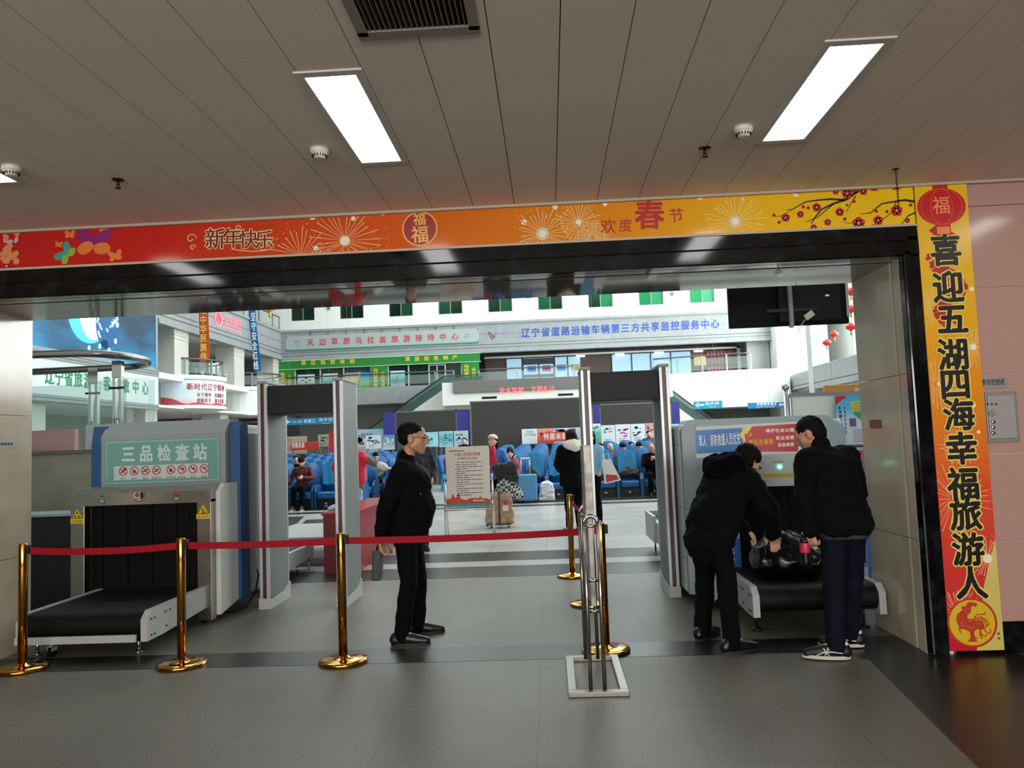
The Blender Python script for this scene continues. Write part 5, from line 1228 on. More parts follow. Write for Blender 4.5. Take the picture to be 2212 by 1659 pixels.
mb.build('sheet', ramped('pale sky print', [(0, 'E4B8B8'), (.25, 'D9E0E4'), (.6, 'CFE2EA'), (1, 'E4EAEC')], 'Z', 0, .9, .5), t)
r = 1.795
def wtext(body, a0, a1, z, h, off=.02, mb=None):
    mb = mb or MB(); n = len(body)
    for i, ch in enumerate(body):
        if ch == ' ': continue
        u0, u1 = a0+(a1-a0)*i/n, a0+(a1-a0)*(i+.92)/n
        put(mb, ch, Vector((0, 0, 0)), Vector((1, 0, 0)), Vector((0, 0, 1)), off, True, lambda q: cyl_(u0+(u1-u0)*q.x, z+h*q.z, -q.y))
    return mb
wtext('新时代辽宁精神', -.92, .1, 3.80, .27).build('lettering', mat('slogan red', 'B8323E', 0.5), t)
mb = wtext('长子情怀 忠诚担当', -.72, .05, 3.56, .17); wtext('创新实干 奋斗自强', -.72, .05, 3.36, .17, mb=mb); mb.build('lettering', mat('slogan dark red', '8E2C34', 0.5), t)
mb = MB(); q = [(A0+(A1-A0)*k/24, 3.29+.10*abs(math.sin(k*.5))*(1-.5*k/24)+(.25*(1-k/5) if k < 5 else 0)) for k in range(25)]
for (a, z), (b, z2) in zip(q, q[1:]): mb.poly([cyl_(a, 3.282), cyl_(b, 3.282), cyl_(b, z2), cyl_(a, z)])
mb.build('ribbon_print', mat('ribbon red print', 'C4485A', 0.5), t)
# plants and white chairs on the left gallery
M_LEAF = noisy('gallery plant leaves', ['2E6B2A', '4E9A3E', '7AB85C'], 3, 2, 0.5)
for k, (x, y, s) in enumerate(((HX-1.6, 31.0, .75), (HX-3.2, 31.6, .75))):
    t = thing('potted_palm', ('bushy green potted palm on the left gallery, nearest the flag banner', 'bushy green potted palm on the left gallery, nearest the blue hanging banner')[k], 'plant', (x, y, 4.3), 0, 'palms on the left gallery', local=True)
    MB().lathe([(0, 0), (.18, 0), (.24, .35), (.22, .35), (0, .33)], n=18).build('pot', mat('terracotta pot', '8A5A44', 0.7), t)
    mb = MB(); rr = random.Random(k)
    for j in range(60):
        a = rr.uniform(0, 2*PI); L = rr.uniform(.5, 1.0)*s; up = rr.uniform(.4, 1.3); pr = []
        for i in range(6): u = i/5; pr.append(Vector((math.cos(a)*L*u*.8, math.sin(a)*L*u*.8, .35+up*u*1.0-.5*u*u)))
        q = Vector((-math.sin(a), math.cos(a), .3))*.05
        for i in range(5): mb.poly([pr[i]-q*(1-i/5.5), pr[i+1]-q*(1-(i+1)/5.5), pr[i+1]+q*(1-(i+1)/5.5), pr[i]+q*(1-i/5.5)])
    mb.build('fronds', M_LEAF, t)
def gal_chair(x, y, rz, label):
    t = thing('white_chair', label, 'chair', (x, y, 4.3), rz, 'white chairs on the left gallery', local=True); m = mat('white plastic chair', 'E8EAE6', 0.4)
    MB().box((-.2, -.2, .42), (.2, .2, .46), bev=.01).build('seat', m, t); MB().box((-.2, .17, .46), (.2, .21, .9), bev=.01).build('backrest', m, t)
    for sx in (-1, 1):
        for sy in (-1, 1): MB().cyl((sx*.17, sy*.17, 0), (sx*.16, sy*.16, .43), .018, n=8).build('leg', m, t)
for k, (x, y, r) in enumerate(((HX-.5, 31.35, .6), (HX-.5, 32.05, 2.0), (HX-1.6, 33.2, .2), (HX-2.2, 34.5, 1.4))): gal_chair(x, y, r, ('white chair by the palms on the left gallery, nearest the flag banner', 'white chair left of the gallery column by the palms', 'white chair right of the second gallery column', 'white chair on the gallery next to the second rounded balcony')[k])
# hoardings under the gallery
for k, y in enumerate((29.4, 33.4, 36.6)):
    t = thing('festive_board', ('red and purple overhead board under the left gallery, nearest', 'red and purple overhead board under the left gallery, middle one', 'red and purple overhead board under the left gallery, farthest')[k], 'sign board', (HX-1, y, 2.6), 0, 'purple boards under the left gallery')
    a, b = P((343, 427, 513)[k], 916, y), P((415, 500, 580)[k], 903, y)
    MB().box((a.x, y, 2.4), (b.x, y+.06, b.z)).build('board', ramped('red to purple %d' % k, [(0, 'B02032'), (.25, '5A1848'), (.5, '2A1E5A'), (1, '8A2038')], 'X', a.x-(HX-1), b.x-(HX-1), .4), t); MB().cyl((a.x+.1, y+.03, b.z), (a.x+.1, y+.03, 3.12), .01, n=6).cyl((b.x-.1, y+.03, b.z), (b.x-.1, y+.03, 3.12), .01, n=6).build('hanger_rod', M_GREYM, t)
    MB().box((a.x+.3, y-.01, b.z-.22), (b.x-.1, y, b.z-.12)).build('gold_print', mat('dull gold print', 'A8865A', 0.5), t)

# escalators, mezzanine block with LED sign
def escalator(x0, x1, y, z0, z1, label):
    t = thing('escalator', label, 'escalator', (x0, y, 0), 0, 'escalators up to the gallery')
    d = Vector((x1-x0, 0, z1-z0)); s = 1 if x1 > x0 else -1
    ps = [Vector((x0, 0, z0)), Vector((x1, 0, z1)), Vector((x1+s*1.6, 0, z1))]
    MB().prism([Vector((p.x, y, p.z-.02)) for p in ps]+[Vector((x1+s*1.6, y, z1-1.0)), Vector((x1+s*.3, y, z1-1.15)), Vector((x0, y, z0-1.1))], (0, 1.4, 0)).build('truss', mat('cream truss cladding', 'CFCFC4', 0.5), t)
    for yy in (y+.05, y+1.35):
        MB().prism([Vector((p.x, yy, p.z-.1)) for p in ps]+[Vector((p.x, yy, p.z+.5)) for p in ps[::-1]], (0, .015, 0)).build('glass', glass('escalator glass', '6E8C86', alpha=.28), t)
        MB().tube([Vector((p.x, yy, p.z+.55)) for p in ps], .035, 8).build('handrail', mat('black handrail', '17201E', 0.5), t)
    n = 26; mb = MB()
    for k in range(n):
        p = ps[0].lerp(ps[1], k/n); mb.box((min(p.x, p.x+d.x/n), y+.2, p.z-.3), (max(p.x, p.x+d.x/n), y+1.2, p.z-.1+d.z/n))
    mb.build('steps', mat('escalator steps', '4A4C4E', 0.5, 0.4), t)
escalator(-10.0, -4.6, 34.8, .5, 4.0, 'escalator rising right to the gallery, left of the LED ticker')
escalator(8.6, 5.4, 34.8, .4, 3.0, 'escalator rising left to the gallery, behind the right scanner')
struct('slab_landing', MB().box((-4.6, 34.2, 3.2), (5.4, 37.2, 4.2)), M_HW)
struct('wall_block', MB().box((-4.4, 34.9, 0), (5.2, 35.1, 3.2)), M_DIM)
t = thing('led_ticker', 'long grey LED ticker with red glowing characters below the walkway', 'LED display', (-1.5, 34.1, 3.5))
a, b = P(979, 861, 34.1), P(1256, 826, 34.1)
MB().box((a.x, 34.1, 3.72), (b.x+.2, 34.2, 4.24), bev=.01).build('housing', mat('grey led housing', '706E6A', 0.6), t)
mb = MB(); 
for body, x0, x1, yb in (('安全驾驶', 1078, 1132, 851), ('文明礼让', 1146, 1200, 848)): wpx(body, 34.09, x0, yb, x1, yb-2, 14, .0, mb)
mb.build('lettering', mat('red led letters', 'FF5A60', 0.5, emit=1.6, ecol=(1, .13, .15)), t)
mb = MB()
for px in (1057, 1222): c = P(px, 858, 34.19); mb.box((c.x-.33, 34.19, 3.42), (c.x+.33, 34.2, 3.52))
mb.build('vent', mat('vent black', '15120F', 0.7), t)

# dark LED screens with purple side columns and poster panels below
def led(x0, x1, z0, z1, Y, label, purple=()):
    t = thing('led_wall', label, 'LED screen', ((x0+x1)/2, Y, 0))
    MB().box((x0, Y, z0), (x1, Y+.2, z1)).build('screen', noisy('switched-off led face', ['37342F', '3D3A35'], 60, 2, 0.6), t)
    MB().box((x0-.05, Y-.01, z0-.05), (x0, Y+.22, z1+.05)).box((x1, Y-.01, z0-.05), (x1+.05, Y+.22, z1+.05)).box((x0-.05, Y-.01, z1), (x1+.05, Y+.22, z1+.05)).build('frame', mat('grey led frame', '6E6E70', 0.5), t)
    MB().box((x0, Y+.02, 0), (x1, Y+.18, z0)).build('plinth', mat('led plinth', '4A4C4E', 0.6), t)
    for a, b in purple: MB().box((a, Y-.02, 1.2), (b, Y+.2, z1+.03)).build('purple_column', mat('purple panel', '3A3588', 0.5), t)
led(-2.93, 1.62, 1.3, 3.06, 29.9, 'largest switched-off dark LED screen in the middle of the hall')
led(-5.85, -3.55, 2.05, 2.79, 30.0, 'smaller dark LED screen with purple columns, behind the guard', ((-6.35, -5.88), (-3.5, -3.02)))
led(1.98, 4.62, 2.0, 2.76, 30.0, 'dark LED screen seen through the right metal detector', ((1.70, 1.95), (4.66, 4.95)))
def panel(px0, px1, y0, y1, Y, label, top, mid, bot, marks=None, mcol='4A5A66', text=None, nm='wall_poster', cat='poster'):
    a, b = P(px0, y1, Y), P(px1, y0, Y); t = thing(nm, label, cat, ((a.x+b.x)/2, Y, a.z), 0, 'posters along the back of the seating')
    h = b.z-a.z
    MB().box((a.x, Y, a.z), (b.x, Y+.04, b.z), bev=.006).build('sheet', ramped('poster %s %s %s' % (top, mid, bot), [(0, bot), (.5, mid), (1, top)], 'Z', 0, h, .4), t)
    MB().box((a.x+.05, Y+.01, 0), (a.x+.10, Y+.04, a.z)).box((b.x-.10, Y+.01, 0), (b.x-.05, Y+.04, a.z)).build('stand', mat('grey poster stand', '6A6E70', 0.5), t)
    if marks:
        mb = MB(); rr = random.Random(marks)
        for k in range(9):
            c = Vector((a.x+(b.x-a.x)*rr.uniform(.15, .85), Y-.002, a.z+h*rr.uniform(.4, .85))); w = (b.x-a.x)*rr.uniform(.05, .16)
            mb.poly([c+Vector((w*math.cos(q)*rr.uniform(.6, 1.2), 0, w*.6*math.sin(q)*rr.uniform(.5, 1.1))) for q in [j*2*PI/7 for j in range(7)]])
        for k in range(3): mb.box((a.x+(b.x-a.x)*.2, Y-.003, a.z+h*(.12+.08*k)), (a.x+(b.x-a.x)*(.5+.1*k), Y-.001, a.z+h*(.14+.08*k)))
        mb.build('picture_print', mat('print '+mcol, mcol, 0.5), t)
    if text:
        mb = MB(); 
        for body, x0, x1, yb, hp, of in text: wpx(body, Y-.003, x0, yb, x1, yb-(x1-x0)*.038, hp, of, mb)
        mb.build('lettering', mat('print '+mcol+' letters', mcol, 0.5), t)
    return t
panel(596, 662, 942, 982, 31, 'beige notice board with rows of red characters, left of the red sale board', 'B8AA98', 'B0A290', 'A89A88', text=(('乘客须知', 603, 630, 956, 9, .0), ('禁止吸烟', 603, 630, 974, 9, .0)), mcol='8A5A50')
panel(687, 712, 938, 965, 31, 'pale poster with a dark green picture beside the red pillar', 'A8AC9C', 'A8AC9C', 'A8AC9C', 5, '2E5E2C')
panel(628, 689, 954, 973, 26, 'red and orange sale board lettered in white, over the left seats', 'D8402E', 'D8402E', 'D8402E', text=(('特惠来袭', 630, 658, 969, 13, .03),), mcol='F2E8DC')
panel(711, 735, 930, 985, 30.5, 'plain red panel right of the green-picture poster', 'B82A38', 'B82A38', 'B82A38')
panel(752, 829, 926, 985, 30.4, 'pale grey poster lettered in red with a drawing of running figures', '9CC4D8', 'C9CBCC', 'B8BABC', 7, '6A5A5A', text=(('伴您', 758, 774, 947, 9, .01), ('e路同行', 774, 806, 946, 10, .03)))
panel(790, 822, 940, 970, 29.6, 'white notice with small dark print in front of the running figures poster', 'D4DCE0', 'D4DCE0', 'D4DCE0', 9, '5A6068')
panel(826, 852, 939, 972, 29.8, 'poster of mountains with tilted white photo frames', '4A90B8', '8A9AA4', 'C4D0D4', 11, 'D8E0E2')
panel(913, 946, 933, 966, 29.5, 'light cyan poster with dark teal print, left of the round-dome poster', '9CD4DC', 'A4DCE2', 'A8DCE2', 13, '2E7A8A')
panel(949, 978, 931, 966, 29.5, 'cyan poster with a dark teal round dome picture', '9CD0D4', '5AA8B8', 'A8D8DC', 15, '1E6678')
panel(981, 1011, 930, 966, 29.5, 'pale green grey poster behind the standing man in black', 'BCD0CC', 'AECACC', 'B8D4D6', 17, '5A8088')
panel(1128, 1160, 926, 960, 29.5, 'white poster with black calligraphy left of the red sale poster', 'E4EAE6', 'E4EAE6', 'DCE8E4', text=(('天地合', 1137, 1152, 936, 6, .0), ('元气寻味', 1133, 1158, 943, 6, .0)), mcol='3E4A48')
panel(1162, 1196, 925, 960, 29.6, 'salmon red poster behind the red sale board', 'E89A8C', 'D86A5C', 'C84A42', 19, 'B8403A')
panel(1196, 1260, 923, 958, 29.6, 'pale poster with dark blue shapes behind the long-haired woman', 'C8D8DC', 'D0DCE0', 'D8E4E4', 21, '2E4A6A')
panel(1172, 1232, 932, 955, 29.2, 'red sale board with white characters beside the long-haired woman', 'D2453C', 'D2453C', 'D2453C', text=(('特惠来袭', 1174, 1226, 951, 15, .03),), mcol='F4D8CC')
panel(1262, 1297, 915, 958, 29.4, 'white framed poster with teal hill behind the detector post', 'E4ECEA', '58BCB4', '6A9A58', 23, '3E8A84')
panel(1300, 1328, 918, 962, 29.4, 'white ink painting poster with houses, first of four', 'DCE6E6', 'DCE6E6', 'E4ECEC', 25, '5A605C')
panel(1331, 1361, 916, 960, 29.4, 'white ink painting poster with pink and green flowers', 'DCE8E8', 'DCE8E8', 'E4ECEC', 27, 'C04A7A')
panel(1364, 1393, 915, 958, 29.4, 'white ink painting poster with black branches', 'D4E6E8', 'D8E8E8', 'E4ECEC', 29, '30383A')
panel(1396, 1425, 913, 956, 29.4, 'pink and orange poster behind the standing person in plaid', 'C89A94', 'D8B8AE', 'E0D8D4', 31, '7A3A34')
panel(1452, 1480, 915, 975, 29.4, 'cyan light panel right of the right metal detector', '8CDCE4', '8CDCE4', '98DCE0')
# hanging direction signs
def dsign(px0, px1, y0, y1, Y, label, col, text, lm='white print', arrow=None, hang=13.6):
    a, b = P(px0, y1, Y), P(px1, y0, Y); t = thing('direction_sign', label, 'sign', ((a.x+b.x)/2, Y, a.z), 0, 'hanging signs of the hall')
    MB().box((a.x, Y, a.z), (b.x, Y+.12, b.z), bev=.01).build('panel', mat('sign panel '+col, col, 0.35), t)
    MB().cyl((a.x+.2, Y+.06, b.z), (a.x+.2, Y+.06, hang), .0025, n=6).cyl((b.x-.2, Y+.06, b.z), (b.x-.2, Y+.06, hang), .0025, n=6).build('hanger_rod', M_GREYM, t)
    mb = MB()
    for body, x0, x1, yb, hp, of in text: wpx(body, Y-.004, x0, yb, x1, yb-(x1-x0)*.038, hp, of, mb)
    if arrow:
        x0, yy, L = arrow; c = P(x0, yy, Y-.004); e = P(x0+L, yy, Y-.004); s = (e.x-c.x)
        mb.box((c.x+s*.3, Y-.004, c.z-.03), (e.x, Y-.003, c.z+.03)); mb.poly([(c.x, Y-.004, c.z), (c.x+s*.4, Y-.004, c.z-.10), (c.x+s*.4, Y-.004, c.z+.10)])
    mb.build('lettering', mat(lm, 'F2F6F6', 0.4, emit=.3 if 'lit' in lm else 0), t)
dsign(616, 722, 901, 919, 30, 'blue hanging sign to ticket gates 11-20 and toilets', '1C7CAA', (('11-20', 630, 652, 915, 7, .02), ('检票口', 656, 682, 914.5, 9, .01), ('洗手间', 688, 719, 911, 8, .01), ('TOILET', 694, 714, 916.5, 3.5, .0)), arrow=(618, 911.5, 9))
dsign(614, 762, 857, 886, 34, 'red-bordered dark LED board above the left metal detector opening', '5A1620', (('欢迎 日出', 690, 724, 882, 9, .02),), hang=13.6)
t = thing('red_light_border', 'glowing pinkish red light border round the dark LED board', 'light border', P(614, 886, 33.9))
a, b = P(615, 886, 33.9), P(761, 857, 33.9); mb = MB(); th = .07
for q in (((a.x, a.z), (b.x, a.z+th)), ((a.x, b.z-th), (b.x, b.z)), ((a.x, a.z), (a.x+th, b.z)), ((b.x-th, a.z), (b.x, b.z))): mb.box((q[0][0], 33.9, q[0][1]), (q[1][0], 33.96, q[1][1]))
mb.build('tube', mat('red light tube', 'FF7080', 0.4, emit=1.5, ecol=(1, .18, .22)), t)
dsign(1500, 1560, 865, 884, 29, 'cyan hanging toilet sign with left arrow above the right scanner', '1A9FBE', (('洗手间', 1523, 1554, 876, 8, .02), ('TOILET', 1530, 1548, 881, 3.5, .0)), arrow=(1501, 875, 20))
dsign(1617, 1674, 868, 883, 29, 'blue hanging mother and baby room sign right of the toilet sign', '1C86C0', (('母婴候车室', 1634, 1672, 876.5, 7, .02), ('Mother and baby', 1634, 1672, 880.5, 3, .0)))
dsign(1679, 1697, 868, 882, 30, 'small blue hanging sign partly hidden by the steel ball-topped post', '2A5C9A', (('候车', 1683, 1694, 877, 6, .02),))
dsign(1277, 1392, 858, 884, 31, 'dark brown shop sign with white characters above the right LED screen', '3A2622', (('中兴金慧金', 1300, 1345, 868, 6, .0),), hang=13.6)
dsign(1782, 1868, 829, 852, 19, 'orange LED board at the right edge of the opening', 'B8803A', (('出站', 1846, 1862, 846, 9, .02),), hang=13.6)
# right side wall: windows of daylight, gallery fascia
XRW = 11.0
struct('wall_right', MB().box((14.6, YB, 0), (14.8, 46, 13.6)), M_HW)
struct('floor_upper', MB().box((XRW+.3, 7, 3.3), (14.6, 37.5, 3.9)), M_HW)
struct('trim_15', MB().box((XRW, 33.6, 3.35), (XRW+.3, 37.5, 4.05), bev=.01).box((XRW, 9, 3.2), (XRW+.3, 33.0, 4.15), bev=.02), M_FAS)
struct('trim_16', MB().box((XRW-.012, 9, 3.45), (XRW, 33.0, 3.475)).box((XRW-.012, 33.6, 3.5), (XRW, 37.5, 3.52)), M_LINE)
struct('pillar', MB().box((XRW, 33.0, 0), (XRW+.7, 33.6, 13.6)), mat('pale grey pillar', 'B8BCBC', 0.5))
for k in range(8):
    y0 = 12+k*3.0
    o = MB().box((14.45, y0, 4.2), (14.6, y0+.10, 11)).box((14.45, y0+2.9, 4.2), (14.6, y0+3.0, 11)).box((14.45, y0, 4.1), (14.6, y0+3, 4.2)).build('window_%d' % (11+k), mat('white window frame', 'DDE0DE', 0.5)); o['kind'] = 'structure'
    MB().box((14.52, y0+.1, 4.2), (14.55, y0+2.9, 11)).build('pane', mat('daylight pane', 'FFFFFF', 0.3, emit=3.2, ecol=(.95, .98, 1.0)), o)

# ================================================================ MASSAGE CHAIRS
M_CB = mat('blue leatherette', '0E5C93', 0.45); M_CS = mat('side blue leatherette', '0C4E80', 0.45); M_COV = noisy('blue chair cover cloth', ['1577AE', '1C84BC', '2590C6'], 5, 4, 0.6, bump=.15, stretch=(4, 4, 1)); M_CBL = mat('black chair base', '0C0D0F', 0.5); M_AC = mat('cyan side panel', '1492C4', 0.4)
def chair_proto(cover):
    t = thing('massage_chair', 'x', 'chair', (0, 0, 0), local=True)
    MB().box((-.25, -.36, .0), (.25, .30, .26), bev=.02).build('base', M_CBL, t)
    MB().box((-.045, -.365, .13), (.015, -.36, .165)).build('payment_label', mat('white label', 'D8D8D6', 0.5), t)
    MB().box((-.235, -.40, .26), (.235, .18, .46), bev=.05, seg=3).build('seat', M_CB, t)
    mb = MB(); M = Matrix.Translation((0, .20, .42)) @ Matrix.Rotation(-.20, 4, 'X')
    t_ = bmesh.new()
    prof = [(-.25, 0), (.25, 0), (.265, .35), (.25, .62), (.21, .82), (.15, .88), (-.15, .88), (-.21, .82), (-.25, .62), (-.265, .35)]
    A = [t_.verts.new((x, -.07, z)) for x, z in prof]; B = [t_.verts.new((x, .10, z)) for x, z in prof]
    t_.faces.new(A); t_.faces.new(B[::-1])
    for i in range(10): t_.faces.new([A[i], B[i], B[(i+1) % 10], A[(i+1) % 10]])
    bmesh.ops.recalc_face_normals(t_, faces=t_.faces); bmesh.ops.bevel(t_, geom=list(t_.edges), offset=.03, segments=3, affect='EDGES')
    for f in t_.faces: f.smooth = True
    bk = mb.merge(t_, M).build('backrest', M_CB, t)
    if cover:
        mb = MB(); rr = random.Random(4); n = 9; rows = []
        for k in range(13):
            z = .22+.69*k/12; row = []
            for i in range(n):
                x = (-.235+.47*i/(n-1))*(1 if z < .7 else 1-.35*((z-.7)/.2)**2); row.append(M @ Vector((x, -.085-.012*math.sin(i*1.7+k*.3)*(1-k/14), z+(.02*math.sin(i*2.0) if k == 0 else 0))))
            rows.append(row)
        for a, b in zip(rows, rows[1:]):
            for i in range(n-1): mb.poly([a[i], a[i+1], b[i+1], b[i]])
        top = [M @ Vector((x*.95, .11, .80)) for x in (-.16, -.08, 0, .08, .16)]
        bmesh.ops.remove_doubles(mb.bm, verts=mb.bm.verts, dist=.0005)
        c = mb.build('cover', M_COV, t, smooth=True)
        mb = MB()
        for k in range(3): 
            for i in range(4): q = M @ Vector((-.10+.055*i, -.103, .60+.05*k)); mb.box((q.x, q.y-.002, q.z), (q.x+.04, q.y, q.z+.018))
        mb.build('gold_print', mat('dull gold cover print', '7A8E5A', 0.5), c)
    for s in (-1, 1):
        mb = MB().prism([(s*.255, -.38, .0), (s*.255, -.38, .50), (s*.255, -.30, .62), (s*.255, .0, .66), (s*.255, .25, .64), (s*.255, .30, .0)], (s*.05, 0, 0)); mb.build('armrest', M_CS, t)
    return t
ch_a = chair_proto(True); ch_b = chair_proto(False)
ORD = ['first', 'second', 'third', 'fourth', 'fifth', 'sixth', 'seventh', 'eighth', 'ninth', 'tenth', 'eleventh', 'twelfth']
used = set()
def place_chair(proto, x, y, rz, label, group, sz=.90):
    o = proto if proto not in used else copy_tree(proto)
    used.add(proto); o.scale = (1, 1, sz); o.location = (x, y, 0); o.rotation_euler.z = rz; o['label'] = label; o['group'] = group; return o
CXs = [-1.62+.603*k for k in range(9)]; RYs = [20.55+1.28*k for k in range(7)]
for r, y in enumerate(RYs):
    for k, x in enumerate(CXs):
        if r == 0 and k == 0: continue
        lb = 'blue massage chair, %s from the aisle in the %s row of the middle block' % (ORD[k], ORD[r])
        if r == 0 and k == 6: lb = 'blue massage chair holding a black backpack in the front row of the middle block'
        if r == 0 and k == 1: lb = 'blue massage chair under the child in red, at the front-row aisle end'
        if r == 0 and k == 7: lb = 'blue massage chair under the man looking at his phone in the front row'
        place_chair(ch_a if (r == 0 and k not in (7, 8)) else ch_b, x+.02*r, y, 0, lb, 'massage chairs of the middle block', .90+.033*r)
LXs = [-8.9+.64*k for k in range(7)]; LYs = [20.2+1.28*k for k in range(6)]
for r, y in enumerate(LYs):
    for k, x in enumerate(LXs):
        place_chair(ch_a if r == 0 and k in (5, 6) else ch_b, x, y, 0, 'blue massage chair, %s from the left in the %s row of the left block' % (ORD[k], ORD[r]), 'massage chairs of the left block', .90+.033*r)
for k, (x, y) in enumerate(((-3.95, 21.4), (-3.95, 22.1), (-4.0, 22.9), (-3.2, 25.6), (-3.25, 26.3), (-3.3, 27.0))):
    o = place_chair(ch_b, x, y, 1.35, ('cyan-sided massage chair nearest the red vest, turned to the aisle', 'massage chair under the man with the black mask, turned to the aisle', 'massage chair turned to the aisle behind the masked man', 'massage chair under the child, left of the notice board', 'massage chair turned to the aisle behind the child', 'last massage chair of the short side row left of the notice board')[k], 'massage chairs turned to the aisle')
    for c in o.children:
        if c.name.startswith('armrest'): c.data = c.data.copy(); c.data.materials[0] = M_AC

# ================================================================ PEOPLE
def blob(prims, voxel, smooth=4, disp=0.0, freq=8.0, seed=0.0, clip=None):
    """closed rounded hulls grown together into one continuous skin."""
    bm = bmesh.new()
    for pr in prims:
        t = bmesh.new()
        if pr[0] == 'e':
            _, c, r, R = pr; bmesh.ops.create_icosphere(t, subdivisions=3, radius=1.0)
            bmesh.ops.transform(t, matrix=Matrix.Translation(c) @ (R or Matrix()) @ Matrix.Diagonal((*r, 1)), verts=t.verts)
        else:
            for c, r in pr[1]: bmesh.ops.create_icosphere(t, subdivisions=2, radius=r, matrix=Matrix.Translation(c))
            res = bmesh.ops.convex_hull(t, input=t.verts)
            bmesh.ops.delete(t, geom=list({g for g in res['geom_interior']+res['geom_unused'] if isinstance(g, bmesh.types.BMVert)}), context='VERTS')
        mp = {}
        for v in t.verts: mp[v] = bm.verts.new(v.co)
        for f in t.faces:
            try: bm.faces.new([mp[v] for v in f.verts])
            except ValueError: pass
        t.free()
    bmesh.ops.recalc_face_normals(bm, faces=bm.faces)
    me = bpy.data.meshes.new('b'); bm.to_mesh(me); bm.free()
    o = bpy.data.objects.new('b', me); COL.objects.link(o)
    m = o.modifiers.new('r', 'REMESH'); m.mode = 'VOXEL'; m.voxel_size = voxel; m.use_smooth_shade = True
    if smooth: s = o.modifiers.new('s', 'SMOOTH'); s.iterations = smooth; s.factor = .5
    dg = bpy.context.evaluated_depsgraph_get(); out = bpy.data.meshes.new_from_object(o.evaluated_get(dg))
    bpy.data.objects.remove(o); bpy.data.meshes.remove(me)
    if disp:
        out.update(); ns = [v.normal.copy() for v in out.vertices]
        for v, n in zip(out.vertices, ns):
            q = v.co*freq+Vector((seed, seed*.7, seed*1.3)); q.z *= 1.25
            k = mnoise.noise(q)+.45*mnoise.noise(q*2.3)
            v.co += n*disp*k
    if clip:
        b = bmesh.new(); b.from_mesh(out)
        for co, no in clip: bmesh.ops.bisect_plane(b, geom=list(b.verts)+list(b.edges)+list(b.faces), plane_co=co, plane_no=no, clear_outer=True)
        b.to_mesh(out); b.free()
    for p in out.polygons: p.use_smooth = True
    return out
V = lambda *a: Vector(a)
def cap(a, ra, b, rb): return ('h', [(Vector(a), ra), (Vector(b), rb)])
def hull(*cr): return ('h', [(Vector(c), r) for c, r in cr])
SKIN = mat('skin', 'B98A6C', 0.5); SKIN2 = mat('pale skin', 'CFA48A', 0.5)
M_HAIR = noisy('black hair', ['050404', '0E0B0A'], 60, 3, 0.75, stretch=(1, 1, .2), spec=.15)
def head_prims(c, R):
    """R turns the head; local front is -Y."""
    f = lambda *a: c+(R @ Vector(a))
    R4 = R.to_4x4()
    return [('e', f(0, .012, .034), (.074, .094, .086), R4), hull((f(0, -.052, .05), .042), (f(.038, -.045, -.018), .034), (f(-.038, -.045, -.018), .034), (f(0, -.066, -.092), .022), (f(.046, .0, -.052), .024), (f(-.046, .0, -.052), .024), (f(0, .03, .02), .06)),
            hull((f(0, -.084, .022), .009), (f(0, -.110, -.022), .012), (f(.013, -.094, -.028), .010), (f(-.013, -.094, -.028), .010)),
            cap(f(.036, -.080, .026), .012, f(-.036, -.080, .026), .012), cap(f(.018, -.086, -.053), .009, f(-.018, -.086, -.053), .009), cap(f(.014, -.084, -.066), .0095, f(-.014, -.084, -.066), .0095),
            ('e', f(.077, .012, -.004), (.011, .021, .032), R4), ('e', f(-.077, .012, -.004), (.011, .021, .032), R4)]
def hand_prims(w, d, n, side, curl=.5, s=1.0):
    """palm from wrist w along d; n is the back-of-hand normal; thumb on `side` (+-1)."""
    d = d.normalized(); n = (n-d*n.dot(d)).normalized(); x = d.cross(n)*side
    P_ = [hull((w, .024*s), (w+d*.075*s+x*.028*s, .014*s), (w+d*.078*s-x*.028*s, .014*s), (w+d*.02*s+x*.018*s, .019*s))]
    for k, (off, L) in enumerate(((.031, .072), (.0105, .082), (-.0105, .076), (-.031, .060))):
        a = w+d*.078*s+x*off*s; ang = 0; p = a; r = .0098*s
        for j, fr in enumerate((.45, .32, .23)):
            ang += curl*(.7+.08*k); q = p+(d*math.cos(ang)-n*math.sin(ang))*L*fr*s; P_.append(cap(p, r, q, r*.93)); p = q; r *= .93
    a = w+d*.022*s+x*.026*s; b = a+(d*.6+x*.7-n*.25*curl).normalized()*.042*s; c = b+(d*.9+x*.15-n*.6*curl).normalized()*.034*s
    P_ += [cap(a, .0135*s, b, .012*s), cap(b, .012*s, c, .0095*s)]
    return P_
